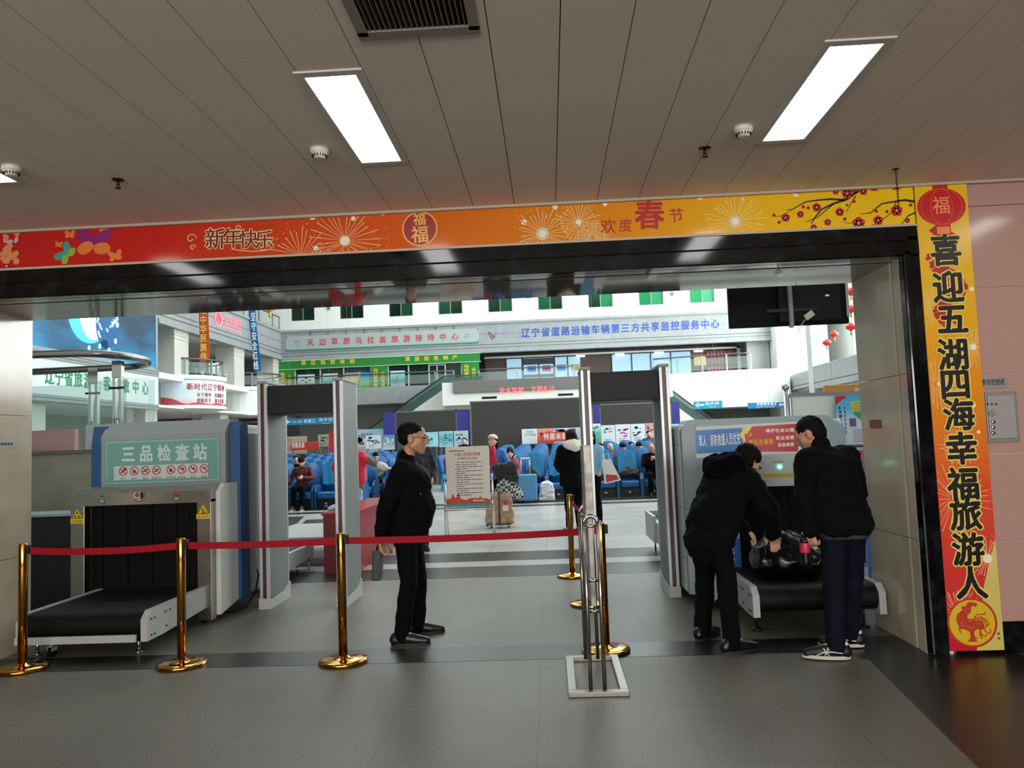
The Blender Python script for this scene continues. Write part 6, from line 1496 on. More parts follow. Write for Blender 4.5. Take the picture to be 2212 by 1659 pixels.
def hair_mesh(c, R, style, vox):
    f = lambda *a: c+(R @ Vector(a)); R4 = R.to_4x4()
    if style == 'short': pr = [('e', f(0, .018, .052), (.080, .094, .080), R4), ('e', f(0, .052, .005), (.073, .062, .075), R4)]
    elif style == 'crop': pr = [('e', f(0, .018, .050), (.0775, .094, .078), R4), ('e', f(0, .045, .012), (.0755, .062, .062), R4)]
    elif style == 'fringe': pr = [('e', f(0, .010, .050), (.088, .106, .084), R4), ('e', f(0, .045, .0), (.082, .07, .085), R4), ('e', f(0, -.07, .052), (.064, .035, .035), R4)]
    elif style == 'bob': pr = [('e', f(0, .015, .05), (.088, .104, .084), R4), hull((f(.06, .03, .03), .04), (f(-.06, .03, .03), .04), (f(.065, .03, -.10), .035), (f(-.065, .03, -.10), .035), (f(0, .07, -.08), .045))]
    elif style == 'long': pr = [('e', f(0, .015, .05), (.092, .106, .086), R4), hull((f(.06, .035, .03), .045), (f(-.06, .035, .03), .045), (c+V(.08, .13, -.17), .045), (c+V(-.11, .12, -.24), .045), (c+V(-.02, .17, -.19), .05))]
    elif style == 'thin': pr = [('e', f(0, .03, .045), (.0765, .085, .074), R4), ('e', f(0, .05, .0), (.0745, .055, .06), R4)]
    return blob(pr, vox, 3, .006 if style != 'crop' else .002, 38, 3.1)
def person(label, loc, rz, J, top, legs, shoe, hair='short', skin=None, vox=.012, hd=(0, 0, 0), jacket='coat', girth=1.0, hem=None, hair_m=None, hands=True, curl=(.5, .5), extra=None, group=None, cat='person', sleeve=None, thumb=(1, 1), hn=None, lower=True, shoes=True, eyes=False):
    skin = skin or SKIN
    R = Euler((hd[0], hd[1], hd[2]), 'XYZ').to_matrix()*J.get('hs', 1.03); hc = J['head']
    pel, che, nek = J['pel'], J['che'], J['nek']
    hf = V(0, 0, 0)
    body = head_prims(hc, R)+[hull((nek-V(0, 0, .02), .052), (hc+R @ V(0, .02, -.06), .050))]
    body += [hull((J['sh'][0], .05), (J['sh'][1], .05), (che, .08), (nek-V(0, 0, .05), .05)), hull((che, .085), (pel, .085))]
    for s in (0, 1):
        body += [cap(J['sh'][s], .042, J['el'][s], .034), cap(J['el'][s], .034, J['wr'][s], .026)]
        if hands:
            d = J.get('hd', [None, None])[s] or (J['wr'][s]-J['el'][s]); n = (hn[s] if hn else None) or V(1 if s else -1, 0, 0)
            body += hand_prims(J['wr'][s], d, n, thumb[s], curl[s])
        if lower: body += [cap(J['hip'][s], .068, J['kn'][s], .046), cap(J['kn'][s], .046, J['an'][s], .036), cap(J['an'][s], .036, J['an'][s]+J['toe'][s]*.12-V(0, 0, .045), .03)]
    me = blob(body, vox, 3 if vox < .009 else 2); root = link('person', me, skin); root.location = loc; root.rotation_euler.z = rz
    root['_local'] = 1; tag(root, label, cat, group)
    g = girth
    # garments
    hem = hem if hem is not None else pel.z-.06
    ax = (J['sh'][1]-J['sh'][0]).normalized()
    fw = V(ax.y, -ax.x, 0).normalized()       # the body's own front
    hipx = (J['hip'][1]-J['hip'][0]).normalized() if (J['hip'][1]-J['hip'][0]).length > .01 else ax
    hb = pel-V(0, 0, pel.z-hem); low = J.get('hemc', hb)
    fwh = V(hipx.y, -hipx.x, 0).normalized()
    jr = [hull((J['sh'][0], .068*g), (J['sh'][1], .068*g), (che+fw*.055*g, .105*g), (che-fw*.045*g, .105*g), (nek-V(0, 0, .045), .065)),
          hull((che+fw*.055*g, .105*g), (che-fw*.045*g, .105*g), (che+ax*.10*g, .085*g), (che-ax*.10*g, .085*g), (low+hipx*.115*g+V(0, 0, .03), .07*g), (low-hipx*.115*g+V(0, 0, .03), .07*g), (low+fwh*.07*g+V(0, 0, .03), .075*g), (low-fwh*.06*g+V(0, 0, .03), .075*g)),
          hull((nek-V(0, 0, .04), .080), (nek+V(0, 0, .022), .064))]
    if 'belly' in J: jr.append(hull((che, .12*g), (J['belly'], .13*g), (low, .12*g)))
    for s in (0, 1): jr += [cap(J['sh'][s], .070*g, J['el'][s], .058*g), cap(J['el'][s], .058*g, J['wr'][s]-(J['wr'][s]-J['el'][s]).normalized()*.01, .044*g)]
    jm = blob(jr, vox*1.1, 4, .015 if jacket != 'puffer' else .019, 8 if jacket != 'puffer' else 10, random.random()*9); link('jacket', jm, top, root)
    if lower:
        tr = [hull((J['hip'][0], .098), (J['hip'][1], .098), (pel+V(0, 0, .03), .115))]
        for s in (0, 1): tr += [cap(J['hip'][s], .096, J['kn'][s], .072), cap(J['kn'][s], .074, J['an'][s]-V(0, 0, .015), .062)]
        link('trousers', blob(tr, vox*1.1, 4, .009, 9, random.random()*9), legs, root)
        if shoes:
            for s in (0, 1):
                a = J['an'][s]; t = J['toe'][s].normalized(); z0 = V(a.x, a.y, 0)+V(0, 0, a.z-.085)
                sh = blob([hull((z0-t*.055+V(0, 0, .045), .042), (z0+t*.03+V(0, 0, .055), .046), (z0+t*.10+V(0, 0, .04), .044), (z0+t*.185+V(0, 0, .030), .030)), hull((z0-t*.05+V(0, 0, .06), .04), (a+V(0, 0, .0), .044))], min(vox, .009), 3, 0, clip=[(z0+V(0, 0, .001), V(0, 0, -1))])
                so = link('shoe', sh, shoe if not isinstance(shoe, tuple) else shoe[0], root)
                q = t.cross(V(0, 0, 1)); pts = []
                for k in range(20):
                    u = k*2*PI/20; L = math.cos(u); pts.append(z0+t*(.065+.150*L)+q*.048*math.sin(u)*(1 if L < 0 else 1-.18*L))
                so2 = MB().prism(pts, (0, 0, .022)).build('sole', shoe[1] if isinstance(shoe, tuple) else mat('dark sole', '1A1716', 0.6), so)
    if hair: link('hair', hair_mesh(hc, R, hair, min(vox, .010)), hair_m or M_HAIR, root)
    if eyes:
        for s in (-1, 1):
            MB().ball(hc+R @ V(s*.031, -.081, .006), (.012, .008, .007), 2, R.to_4x4()).build('eye', mat('dark eye', '14100E', 0.2), root)
            MB().tube([hc+R @ V(s*x, -.094+abs(x)*.12, z) for x, z in ((.016, .027), (.03, .032), (.046, .027))], .0035, 6).build('eyebrow', M_HAIR, root)
    root['_hc'] = 0
    return root, hc, R
def stand(H=1.7, w=.10, lean=0.0, arm=((0, 0), (0, 0))):
    k = H/1.70
    J = dict(pel=V(0, 0, .92)*k, che=V(0, .0, 1.26)*k, nek=V(0, .02, 1.435)*k, head=V(0, -.015, 1.582)*k,
             sh=[V(-.175, .01, 1.375)*k, V(.175, .01, 1.375)*k], el=[V(-.225, .03, 1.11)*k, V(.225, .03, 1.11)*k], wr=[V(-.22, -.03, .87)*k, V(.22, -.03, .87)*k],
             hip=[V(-.088, 0, .88)*k, V(.088, 0, .88)*k], kn=[V(-w, -.01, .48)*k, V(w, -.01, .48)*k], an=[V(-w-.005, .02, .085), V(w+.005, .02, .085)],
             toe=[V(-.15, -1, 0).normalized(), V(.15, -1, 0).normalized()])
    return J
def sit(H=1.0):
    return dict(pel=V(0, .03, .56), che=V(0, .09, .90), nek=V(0, .09, 1.065), head=V(0, .03, 1.205), sh=[V(-.17, .09, 1.01), V(.17, .09, 1.01)], el=[V(-.185, .02, .76), V(.185, .02, .76)], wr=[V(-.10, -.20, .68), V(.10, -.20, .68)],
                hip=[V(-.09, .02, .56), V(.09, .02, .56)], kn=[V(-.11, -.42, .54), V(.11, -.42, .54)], an=[V(-.11, -.44, .09), V(.11, -.44, .09)], toe=[V(-.1, -1, 0).normalized(), V(.1, -1, 0).normalized()], hemc=V(0, .0, .56))
M_BLK = noisy('black cloth', ['050506', '09090B'], 20, 3, 0.9, spec=.12); M_BLK2 = mat('black trousers', '060607', 0.9, spec=.12); M_NVY = noisy('navy cloth', ['0C1020', '141A2C'], 18, 3, 0.8); M_NVT = mat('navy trousers', '0B0E1C', 0.85, spec=.15)
M_SHO = mat('black leather', '0B0B0C', 0.35); M_WSH = mat('white shoe', 'D8D8D2', 0.5)

# the guard: side on, facing right, hands behind his back holding a grey-green handset
J = stand(1.66, .09); J['head'] = V(.0, -.05, 1.555); J['belly'] = V(0, -.075, 1.02); J['pel'] = V(0, .01, .90); J['che'] = V(0, -.005, 1.22)
J['el'] = [V(-.24, .13, 1.07), V(.24, .13, 1.07)]; J['wr'] = [V(-.10, .205, .79), V(.07, .20, .78)]; J['hd'] = [V(.35, .05, -1), V(-.3, .1, -1)]; J['hs'] = 1.12; J['nek'] = V(0, .0, 1.40); J['sh'] = [V(-.18, .015, 1.315), V(.18, .015, 1.315)]
J['an'] = [V(-.17, .045, .085), V(.17, -.02, .085)]; J['kn'] = [V(-.125, -.01, .47), V(.125, -.035, .47)]; J['hip'] = [V(-.09, .01, .86), V(.09, .0, .86)]; J['toe'] = [V(.05, -1, 0).normalized(), V(.2, -1, 0).normalized()]
gx, gy = -1.13, 6.20
g_, hc, R = person('man in black jacket and glasses standing side-on behind the red tape, hands behind his back', (gx, gy, 0), PI/2, J, M_BLK, M_BLK2, M_SHO, 'crop', SKIN, .0065, (0.03, 0, 0.12), girth=1.12, hem=.80, curl=(.9, .9), hn=[V(0, 1, 0), V(0, 1, 0)], thumb=(-1, 1), eyes=True)
mb = MB(); f = lambda *a: hc+R @ V(*a)
for s in (-1, 1):
    mb.tube([f(s*(.032+.022*math.cos(a)), -.104, .004+.016*math.sin(a)) for a in [k*2*PI/20 for k in range(20)]], .0016, 6, True)
    mb.tube([f(s*.054, -.103, .008), f(s*.082, -.06, .010), f(s*.082, .01, .012), f(s*.078, .03, .0)], .0018, 6)
mb.tube([f(-.010, -.105, .010), f(0, -.108, .012), f(.010, -.105, .010)], .0015, 6); mb.build('glasses', mat('copper glasses frame', '7A4A32', 0.3, 0.8), g_)
from mathutils.bvhtree import BVHTree
jk = [c for c in g_.children if c.name.startswith('jacket')][0].data
bv = BVHTree.FromPolygons([v.co for v in jk.vertices], [p.vertices for p in jk.polygons])
mb = MB(); pts = []
for k in range(26):
    h = bv.ray_cast(V(.012, -1, 1.38-.021*k), V(0, 1, 0))
    if h[0]: pts.append(h[0]-V(0, .001, 0))
mb.tube(pts, .005, 6)
for k in (5, 12, 19):
    if k < len(pts): mb.ball(pts[k]+V(.03, .004, 0), (.008, .004, .008), 2)
mb.build('zip', mat('dark zip', '2C2C34', 0.4), g_)
for z, x in ((1.13, .115),):
    h = bv.ray_cast(V(-x, -1, z), V(0, 1, 0)); MB().ball(h[0], (.012, .005, .007), 2).build('chest_badge', mat('silver badge', 'B8B8BC', 0.3, 0.6), g_)
hb_ = V(gx-.255, gy+.0, .585)
t = thing('handset', 'grey-green handset box hanging from the hand of the man in black jacket', 'handset', hb_, 0, local=True)
MB().box((-.035, -.055, -.12), (.035, .055, .115), Matrix.Rotation(.06, 4, 'Y'), bev=.012).build('case', mat('grey green plastic', '39443F', 0.6), t)
MB().tube([(-.0, -.03, .11), (.01, -.03, .15), (.02, .0, .165), (.01, .03, .15), (0, .03, .11)], .007, 8).build('strap', M_RUB, t)

# two men bending over the right scanner belt
J = dict(pel=V(.0, .06, .88), che=V(.02, -.16, 1.10), nek=V(.03, -.29, 1.21), head=V(.03, -.42, 1.285), sh=[V(-.17, -.22, 1.17), V(.19, -.22, 1.15)], el=[V(-.25, -.33, .92), V(.24, -.36, .91)], wr=[V(-.15, -.46, .74), V(.15, -.48, .76)],
         hip=[V(-.09, .05, .86), V(.09, .05, .86)], kn=[V(-.17, .05, .47), V(.13, -.03, .47)], an=[V(-.26, .12, .085), V(.14, .02, .085)], toe=[V(-.2, -1, 0).normalized(), V(.25, -1, 0).normalized()], hemc=V(0, .05, .70), belly=V(.01, -.02, .93))
ax_, ay_ = 1.16, 5.87
a_, hc, R = person('person in black padded jacket with a fur-lined hood, bending over the right scanner belt', (ax_, ay_, 0), PI*.5+.55, J, M_BLK, M_BLK2, M_SHO, 'bob', SKIN2, .0075, (.55, 0, -.15), 'puffer', 1.26, hem=.70, curl=(.7, .7), hn=[V(0, 0, 1), V(0, 0, 1)], thumb=(-1, 1))
link('hood', blob([hull((V(-.10, -.16, 1.27), .085), (V(.12, -.16, 1.27), .085), (V(0, -.06, 1.23), .085), (V(.02, -.27, 1.31), .06))], .010, 3, .014, 22, 4), noisy('dark hood fur', ['020204', '050509', '09090E'], 40, 4, 0.95, spec=.05), a_)
rb_ = -2.62
Rb = Matrix.Rotation(-rb_, 3, 'Z')
J = dict(pel=V(0, .02, .89), che=V(.0, -.07, 1.21), nek=V(.0, -.13, 1.37), head=V(.0, -.22, 1.47), sh=[V(-.20, -.08, 1.305), V(.20, -.08, 1.305)], el=[V(-.28, -.08, 1.05), V(.29, -.04, 1.06)], wr=[V(-.23, -.26, .86), V(.27, -.03, .83)],
         hip=[V(-.09, .01, .87), V(.09, .01, .87)], kn=[V(-.12, -.05, .48), V(.12, -.0, .47)], an=[Rb @ V(.06, .15, .095), Rb @ V(-.14, -.14, .095)], toe=[Rb @ V(-.95, .25, 0).normalized(), Rb @ V(-.97, .22, 0).normalized()], hemc=V(0, .045, .82))
bx_, by_ = 1.96, 5.50
b_, hc, R = person('man in navy trousers and black-white trainers seen from behind, holding a bottle', (bx_, by_, 0), rb_, J, M_BLK, M_NVT, (mat('black trainer upper', '0A0A0B', 0.5), mat('cream trainer sole', 'C9C2B4', 0.5)), 'short', SKIN, .0075, (.42, 0, .45), girth=1.2, hem=.82, curl=(.7, 1.15), hn=[V(-1, .2, 0), V(1, .2, 0)], thumb=(-1, 1))
link('hem_band', blob([hull((V(.13, .03, .825), .085), (V(-.13, .03, .825), .085), (V(0, -.06, .825), .09), (V(0, .10, .82), .088))], .008, 2, .004, 9, clip=[(V(0, 0, .815), V(0, 0, 1)), (V(0, 0, .775), V(0, 0, -1))]), mat('grey hem trim', '2A2A32', 0.7), b_)
for s in (0, 1):
    a = J['an'][s]; t = J['toe'][s]; z0 = V(a.x, a.y, .01); q = t.cross(V(0, 0, 1)).normalized()
    for sd in (-1, 1):
        mb = MB()
        F = lambda u, z: z0+t*u+q*sd*(.052-.10*max(0, u-.06))+V(0, 0, z)
        mb.tube([F(-.03, .045), F(.03, .052), F(.09, .045), F(.13, .025)], .0045, 6); mb.tube([F(.05, .025), F(.075, .055), F(.085, .075)], .004, 6); mb.tube([F(.08, .025), F(.06, .06), F(.058, .078)], .004, 6)
        mb.build('trainer_stripes', M_WSH, b_)
    MB().ball(z0-t*.045+V(0, 0, .095), (.03, .03, .022), 2).build('heel_tab', M_WSH, b_)
# bottle in his near hand
Rz = Matrix.Rotation(rb_, 3, 'Z'); wl = Rz @ (J['wr'][1]+V(.012, -.045, -.095))+V(bx_, by_, 0)
bt = thing('drink_bottle', 'dark cola bottle with pinkish red label in the hand of the man in trainers', 'bottle', wl-V(0, 0, .13), 0, local=True)
MB().lathe([(0, 0), (.028, 0), (.032, .01), (.032, .05), (.028, .07), (.032, .085)], n=20).lathe([(.032, .15), (.030, .165), (.016, .195), (.013, .205), (0, .205)], n=20).build('bottle_body', mat('dark cola bottle', '1A0E0C', 0.12), bt)
MB().lathe([(.0325, .085), (.033, .087), (.033, .148), (.0325, .15)], n=20).build('bottle_label', mat('pinkish red label', 'C22C4A', 0.4), bt)
MB().lathe([(0, .205), (.015, .205), (.015, .222), (0, .222)], n=16).build('bottle_cap', mat('pale bottle cap', 'D8CFCB', 0.4), bt)
# black plastic-wrapped bag on the belt between them
bg = link('travel_bag', blob([hull((V(1.66, 6.35, .50), .12), (V(2.02, 6.35, .48), .12), (V(1.70, 6.55, .50), .12), (V(2.05, 6.6, .48), .11), (V(1.75, 6.40, .66), .09), (V(1.95, 6.5, .62), .08))], .014, 3, .02, 9, 2), mat('shiny black bag', '0A0A0C', 0.22))
tag(bg, 'shiny black bag on the right scanner belt between the two bending people', 'bag')

# man in navy standing behind the guard
J = stand(1.74); J['wr'] = [V(-.24, -.05, 1.02), V(.24, -.05, 1.02)]; J['el'] = [V(-.27, .07, 1.12), V(.27, .07, 1.12)]
person('man in navy jacket standing behind the man with glasses, hands in pockets', (-1.95, 11.35, 0), .25, J, M_NVY, M_NVT, M_SHO, 'short', SKIN, .011, girth=1.16, hem=.80)
# volunteer in red vest, arm out to the right
J = stand(1.70); J['sh'] = [V(-.18, .0, 1.37), V(.18, .0, 1.37)]; J['el'] = [V(-.30, .06, 1.16), V(.40, -.06, 1.25)]; J['wr'] = [V(-.26, -.06, .95), V(.64, -.10, 1.17)]; J['pel'] = V(0, .02, .90); J['hd'] = [V(0, 0, -1), V(1, 0, -.2)]
M_KH = noisy('khaki jacket', ['6A5E50', '7A6C5C'], 14, 3, 0.8)
v_, hc, R = person('volunteer in bright red vest over khaki jacket with arm stretched out to the right', (-3.27, 12.9, 0), -.2, J, M_KH, noisy('light blue jeans', ['7F9DB8', 'A9BFD0'], 10, 3, 0.8), M_SHO, 'bob', SKIN2, .010, (0, 0, .8), hem=.84, hair_m=mat('brown hair', '4A3A2E', 0.5), girth=1.12)
link('red_vest', blob([hull((V(-.19, 0, 1.36), .093), (V(.17, 0, 1.36), .093), (V(0, -.06, 1.2), .135), (V(0, .06, 1.2), .135), (V(.14, 0, .97), .10), (V(-.14, 0, .97), .10), (V(0, .07, .97), .11), (V(0, -.07, .97), .11)), cap(V(-.20, 0, 1.34), .10, V(-.29, .05, 1.18), .10), cap(V(.19, 0, 1.34), .09, V(.27, -.03, 1.31), .085)], .012, 4, .012, 9, 5), mat('bright red vest', 'D81E3C', 0.7), v_)
link('white_cuff', blob([cap(V(.54, -.085, 1.205), .064, V(.62, -.10, 1.175), .062)], .010, 2), mat('white cuff', 'D9D4CC', 0.8), v_)
# long-haired woman seen from behind
J = stand(1.66, .085); J['wr'] = [V(-.16, -.20, 1.0), V(.16, -.20, 1.0)]; J['el'] = [V(-.26, .0, 1.10), V(.26, .0, 1.10)]
wm, hc, R = person('woman with long dark hair and white hood over a black coat, seen from behind', (.36, 13.3, 0), PI+.35, J, M_BLK, M_BLK2, M_WSH, 'long', SKIN2, .010, (0, 0, 0), 'puffer', 1.22, hem=.76, hair_m=noisy('dark brown hair', ['0E0806', '26160F'], 40, 3, 0.65, stretch=(1, 1, .15), spec=.2))
link('white_hood', blob([hull((V(-.11, .10, 1.42), .07), (V(.11, .10, 1.42), .07), (V(0, .19, 1.37), .07), (V(0, .12, 1.47), .05))], .010, 3, .01, 14, 2), mat('white hood cloth', 'D9D2C4', 0.85), wm)
J = stand(1.64); J['wr'] = [V(-.18, -.16, 1.05), V(.25, -.12, .95)]
pw, hc, R = person('person in pale blue jacket mostly hidden by the steel stand, facing the long-haired woman', (.72, 14.1, 0), -.5, J, mat('pale blue jacket', '7FB2CC', 0.7), M_BLK2, M_SHO, 'bob', SKIN2, .012, hem=.85)
t = thing('carrier_bag', 'white and red paper carrier bag held by the person in pale blue', 'bag', (.95, 13.85, .72), 0, local=True)
MB().prism([(-.02, -.05, 0), (.26, -.05, .05), (.10, -.05, .42), (-.06, -.05, .40)], (0, .1, 0)).build('bag_body', mat('white paper bag', 'E4E0DE', 0.5), t)
MB().prism([(.0, -.052, .02), (.23, -.052, .07), (.19, -.052, .14), (.0, -.052, .16)], (0, .002, 0)).build('red_print', mat('bag red print', 'B83444', 0.5), t)
MB().tube([(-.02, 0, .40), (-.02, 0, .50), (.06, 0, .52), (.08, 0, .42)], .006, 6).build('handle', mat('white paper bag', 'E4E0DE', 0.5), t)
# traveller in a cap with coats over the arm
J = stand(1.64); J['wr'] = [V(.02, -.28, 1.02), V(.10, -.27, 1.04)]; J['el'] = [V(-.24, -.06, 1.10), V(.27, -.05, 1.10)]; J['hd'] = [V(1, -.3, -.1), V(-1, -.4, .0)]
tv, hc, R = person('traveller in white cap and blue jacket over a red shirt, looking up', (-1.05, 14.55, 0), 0, J, noisy('bright blue jacket', ['1F5FA8', '2A78C4'], 8, 3, 0.6), M_BLK2, M_SHO, 'bob', SKIN2, .009, (-.28, 0, -.25), hem=.86, curl=(.8, .8), hn=[V(0, -1, 0), V(0, -1, 0)], eyes=True)
link('red_shirt', blob([hull((V(0, -.115, 1.38), .05), (V(-.02, -.135, 1.02), .07), (V(.05, -.135, 1.02), .06), (V(0, -.03, 1.42), .06))], .010, 3, .006, 10), mat('crimson shirt', 'C01A38', 0.75), tv)
f = lambda *a: hc+R @ V(*a)
link('cap', blob([('e', f(0, .012, .062), (.092, .108, .074), R.to_4x4()), hull((f(-.06, -.08, .058), .01), (f(.06, -.08, .058), .01), (f(-.035, -.165, .048), .008), (f(.035, -.165, .048), .008))], .008, 2, clip=[(f(0, 0, .035), R @ V(0, 0, -1))]), mat('cream cap', 'D8CDB8', 0.8), tv)
ct = link('draped_coat', blob([hull((V(-.98, 14.1, 1.06), .075), (V(-.68, 14.12, 1.08), .085), (V(-.66, 14.16, .86), .09), (V(-.90, 14.12, .88), .07))], .012, 4, .02, 12, 3), noisy('dark padded coat', ['141416', '26262A'], 9, 3, 0.7)); tag(ct, 'dark padded coat folded over the arm of the capped traveller', 'coat')
mck = mat('black white check', '1A1A1A', 0.8); nt = mck.node_tree; ck = nt.nodes.new('ShaderNodeTexChecker'); ck.inputs['Scale'].default_value = 22; ck.inputs[1].default_value = (.02, .02, .02, 1); ck.inputs[2].default_value = (.55, .55, .52, 1); tcx = nt.nodes.new('ShaderNodeTexCoord'); nt.links.new(tcx.outputs['Object'], ck.inputs[0]); nt.links.new(ck.outputs[0], nt.nodes['Principled BSDF'].inputs['Base Color'])
cb_ = link('checked_bag', blob([hull((V(-.86, 14.12, .86), .06), (V(-.76, 14.15, .86), .06), (V(-1.00, 14.14, .55), .06), (V(-.56, 14.16, .55), .07), (V(-.78, 14.05, .54), .06))], .012, 4, .016, 9, 1), mck); tag(cb_, 'black and white checked cloth bag hanging under the folded dark coat', 'bag')
t = thing('luggage_trolley', 'brown taped bundle strapped on a small trolley beside the capped traveller', 'luggage', (-.93, 14.0, 0), 0, local=True)
link('bundle', blob([hull((V(-.20, 0, .12), .06), (V(.20, 0, .12), .06), (V(-.18, .15, .12), .06), (V(.18, .15, .12), .06), (V(-.19, .02, .56), .05), (V(.17, .02, .56), .05), (V(-.15, .12, .56), .05), (V(.15, .12, .56), .05))], .014, 3, .018, 10, 6), noisy('brown wrapped bundle', ['9A7A5E', 'B08E70', '8A6A52'], 6, 4, 0.6), t)
MB().tube([(.0, -.075, .06), (.0, -.085, .35), (.0, -.06, .63), (.0, .2, .63)], .012, 6).build('strap', mat('dark strap', '2A1A14', 0.7), t)
MB().box((.06, -.082, .30), (.16, -.076, .44), bev=.002).build('paper_tag', mat('white paper tag', 'E0D6CE', 0.6), t); MB().box((.07, -.084, .40), (.15, -.078, .47)).build('red_tag', mat('red paper tag', 'B83038', 0.6), t)
MB().box((-.2, -.06, .045), (.2, .16, .06)).build('plate', M_GREYM, t)
for x in (-.15, .15): MB().lathe([(0, -.012), (.03, -.012), (.03, .012), (0, .012)], (x, .0, .03), 16, 'X').build('wheel', M_RUB, t)
# blue suitcase and white woven bag by the first row
t = thing('suitcase', 'sky blue hard suitcase with raised handle before the front-row seats', 'suitcase', (-.60, 19.45, 0), .0, local=True)
MB().box((-.25, -.13, .06), (.25, .13, .70), bev=.04, seg=3).build('shell', mat('sky blue shell', '4E8EC0', 0.35), t)
MB().box((-.255, -.02, .06), (-.22, .135, .70), bev=.01).box((-.24, -.134, .08), (-.20, -.128, .68)).build('dark_edge', mat('dark blue trim', '1A3C66', 0.4), t)
MB().cyl((-.13, .08, .68), (-.13, .08, 1.08), .013, n=8).cyl((.08, .08, .68), (.08, .08, 1.08), .013, n=8).box((-.15, .06, 1.06), (.10, .10, 1.11), bev=.012).build('pull_handle', mat('silver pull handle', 'C8C8C6', 0.3, 0.5), t)
for x in (-.2, .2):
    for y in (-.09, .09): MB().lathe([(0, -.015), (.03, -.015), (.03, .015), (0, .015)], (x, y, .03), 14, 'X').build('wheel', M_RUB, t)
wb = link('woven_bag', blob([hull((V(-.28, 19.7, .05), .05), (V(.03, 19.7, .05), .05), (V(-.26, 19.95, .05), .05), (V(.02, 19.95, .05), .05), (V(-.22, 19.75, .42), .05), (V(.0, 19.75, .42), .05), (V(-.1, 19.9, .46), .05))], .014, 2, .018, 11, 8, clip=[(V(0, 0, .002), V(0, 0, -1))]), noisy('white woven plastic', ['B8B8C4', 'D8D8DE', 'E2E2E6'], 9, 4, 0.5)); tag(wb, 'white woven plastic bag on the floor right of the sky blue suitcase', 'bag')
bp_ = link('backpack', blob([hull((V(1.80, 20.32, .58), .09), (V(2.20, 20.32, .58), .09), (V(1.86, 20.45, .62), .09), (V(2.16, 20.45, .62), .09), (V(2.0, 20.4, .72), .07))], .014, 3, .02, 11, 4), noisy('black backpack cloth', ['0B0B0C', '1C1C1C'], 12, 3, 0.7)); tag(bp_, 'black backpack slumped on a front-row blue chair', 'backpack')
b2 = link('backpack', blob([hull((V(-.68, 20.32, .58), .10), (V(-.34, 20.32, .58), .09), (V(-.5, 20.40, .80), .08))], .014, 3, .02, 11, 7), noisy('dark green backpack cloth', ['0E1410', '26301F'], 12, 3, 0.7)); tag(b2, 'dark backpack with green trim on the chair behind the sky blue suitcase', 'backpack')

# seated people
def seat_at(label, x, y, rz, top, legs, hair='short', skin=None, hd=(0, 0, 0), J=None, vox=.014, **k):
    J = J or sit(); return person(label, (x, y, 0), rz, J, top, legs, k.pop('shoe', M_SHO), hair, skin or SKIN2, vox, hd, **k)
J = sit(); J['wr'] = [V(-.06, -.24, .93), V(.06, -.24, .93)]; J['hd'] = [V(.5, -.6, .5), V(-.5, -.6, .5)]; J['el'] = [V(-.24, -.06, .78), V(.24, -.06, .78)]
s_, hc, R = seat_at('man in black jacket sitting in the front row looking down at a phone', 2.60, 20.40, 0, M_BLK, M_BLK2, 'thin', SKIN, (.32, 0, 0), J, .010, hair_m=mat('grey thin hair', '4A4440', 0.6))
tag(MB().box((-.035, -.008, -.07), (.035, .008, .07), Matrix.Rotation(-.6, 4, 'X'), bev=.006).build('mobile_phone', mat('black phone', '0A0A0C', 0.2), loc=(2.60, 20.10, .99)), 'black phone in the hands of the man seated in the front row', 'phone')
J = sit(); J['wr'] = [V(-.36, -.22, .60), V(.10, -.26, .80)]; J['el'] = [V(-.30, -.02, .78), V(.27, -.04, .78)]; J['che'] = V(0, .0, .90); J['head'] = V(.0, -.09, 1.20); J['nek'] = V(0, -.02, 1.07); J['sh'] = [V(-.18, -.01, 1.01), V(.18, -.01, 1.01)]
seat_at('person in maroon jacket and red shoes leaning forward in the left block', -6.34, 19.98, 0, noisy('maroon jacket', ['4A1218', '5C1A20'], 9, 3, 0.7), M_BLK2, 'fringe', SKIN2, (.4, 0, .1), J, .010, shoe=(mat('dark red shoe', '5A141A', 0.5), M_WSH), jacket='puffer')
J = sit(); J['wr'] = [V(.02, -.20, 1.05), V(.10, -.20, .68)]; J['hd'] = [V(.3, -.1, .9), V(0, -1, 0)]; J['el'] = [V(-.22, -.10, .82), V(.22, .02, .76)]
seat_at('child in red jacket sitting by the sky blue suitcase, hand at the mouth', -1.02, 20.30, .35, mat('red child jacket', 'A81A2C', 0.7), M_BLK2, 'bob', SKIN2, (.1, 0, -.3), J, .010)
seat_at('seated person in grey with a black face mask, behind the red vest arm', -3.85, 21.4, .9, noisy('dark grey jacket', ['1C1C22', '2A2A30'], 9, 3, 0.7), mat('grey trousers', '3A3A3C', 0.8), 'short', SKIN2, (0, 0, -.6))[0]
seat_at('seated person with short hair and brown coat behind the masked person', -4.0, 22.95, .9, noisy('brown coat', ['5A4A3C', '6E5C4C'], 9, 3, 0.7), M_BLK2, 'thin', SKIN2, (0, 0, -.5))
J = sit(); seat_at('small child in red and beige sitting turned to the aisle, left of the notice board', -3.2, 25.65, .7, mat('red beige jacket', 'A83C3C', 0.7), M_BLK2, 'bob', SKIN2, (.35, 0, 0))
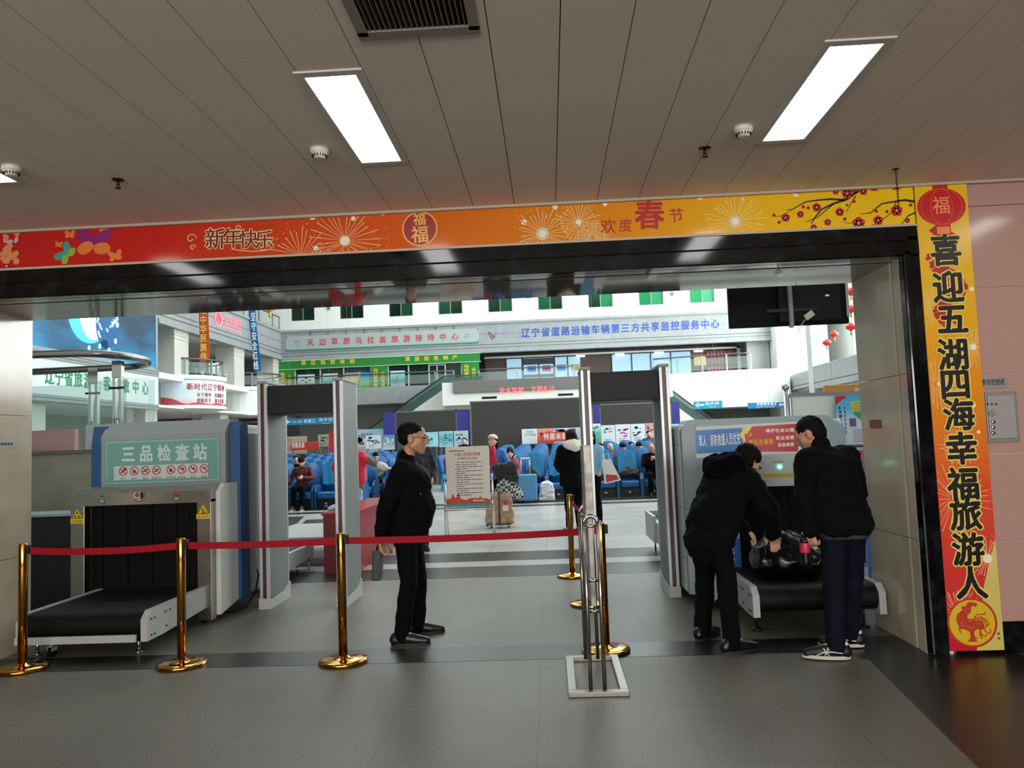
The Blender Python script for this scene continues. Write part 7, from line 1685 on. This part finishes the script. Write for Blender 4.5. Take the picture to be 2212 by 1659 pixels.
# people seen only as heads over the seat backs: one of each kind built, then copied
prot = []
for lb, top, hr, hm in (('a', M_BLK, 'short', None), ('b', noisy('plum jacket', ['6A2038', '7C2A44'], 8, 2, .7), 'thin', mat('pale grey hair', '9A8A80', 0.6)), ('c', noisy('olive coat', ['4A4A3A', '5A5846'], 8, 2, .7), 'fringe', None)):
    J = sit(); J['head'] = V(0, .02, 1.235); J['nek'] = V(0, .08, 1.09); prot.append(seat_at(lb, 0, 0, 0, top, M_BLK2, hr, SKIN2, (.12, 0, .3), J, .018, hair_m=hm)[0])
spots = [(0, 1.40, 21.72, 'dark-haired head showing between the front-row seats, left of the bald man'), (1, 1.75, 23.0, 'bald person in plum behind the front row of seats'), (2, 2.0, 21.78, 'fringed head bowed behind the front row, right of the bald person'), (0, 2.62, 25.6, 'person in black hood-collar turned to the side, highest head over the right seats'), (2, 2.58, 23.0, 'head bowed low between the black-collared person and the man with the phone'), (0, 2.92, 21.72, 'person right behind the shoulder of the man with the phone'),
         (2, -1.10, 21.78, 'fringed person behind the child in red'), (0, -.45, 28.3, 'dark head at the back rows under the large dark screen'), (0, .2, 28.3, 'dark head at the back rows just left of the calligraphy poster'),
         (0, -8.26, 22.8, 'dark head far left over the left seats'), (2, -7.62, 24.1, 'fringed head under the red sale board, at its left end'), (1, -6.34, 24.1, 'grey head under the middle of the red sale board'), (2, -5.06, 22.8, 'head with fringe under the right end of the red sale board'), (1, -5.06, 26.6, 'pale-haired head beside the red panel, farthest of the left block'), (0, -6.98, 21.5, 'dark head directly behind the person in maroon')]
done = set()
for i, x, y, lb in spots:
    o = prot[i] if i not in done else copy_tree(prot[i]); done.add(i); o.location = (x, y-.06, 0); o['label'] = lb; o['group'] = 'passengers among the seats'
J = stand(1.72); J['el'] = [V(-.30, .04, 1.13), V(.30, .04, 1.13)]; J['wr'] = [V(-.25, -.10, .95), V(.25, -.10, .95)]
person('man in open black jacket standing at the back above the notice board', (-3.1, 28.6, 0), 0, J, M_BLK, M_BLK2, M_SHO, 'short', SKIN2, .014, girth=1.15)
J = stand(1.72); person('person in dark plaid coat and cap standing before the pink poster', (3.55, 28.4, 0), .3, J, noisy('plum plaid coat', ['2A1A20', '3C2A30', '54424A'], 16, 2, .8), M_BLK2, M_SHO, 'short', SKIN2, .014, girth=1.12, hem=.7)
for o in bpy.data.objects:
    if '_hc' in o.keys(): del o['_hc']

for o in bpy.data.objects:
    if '_local' in o.keys(): del o['_local']
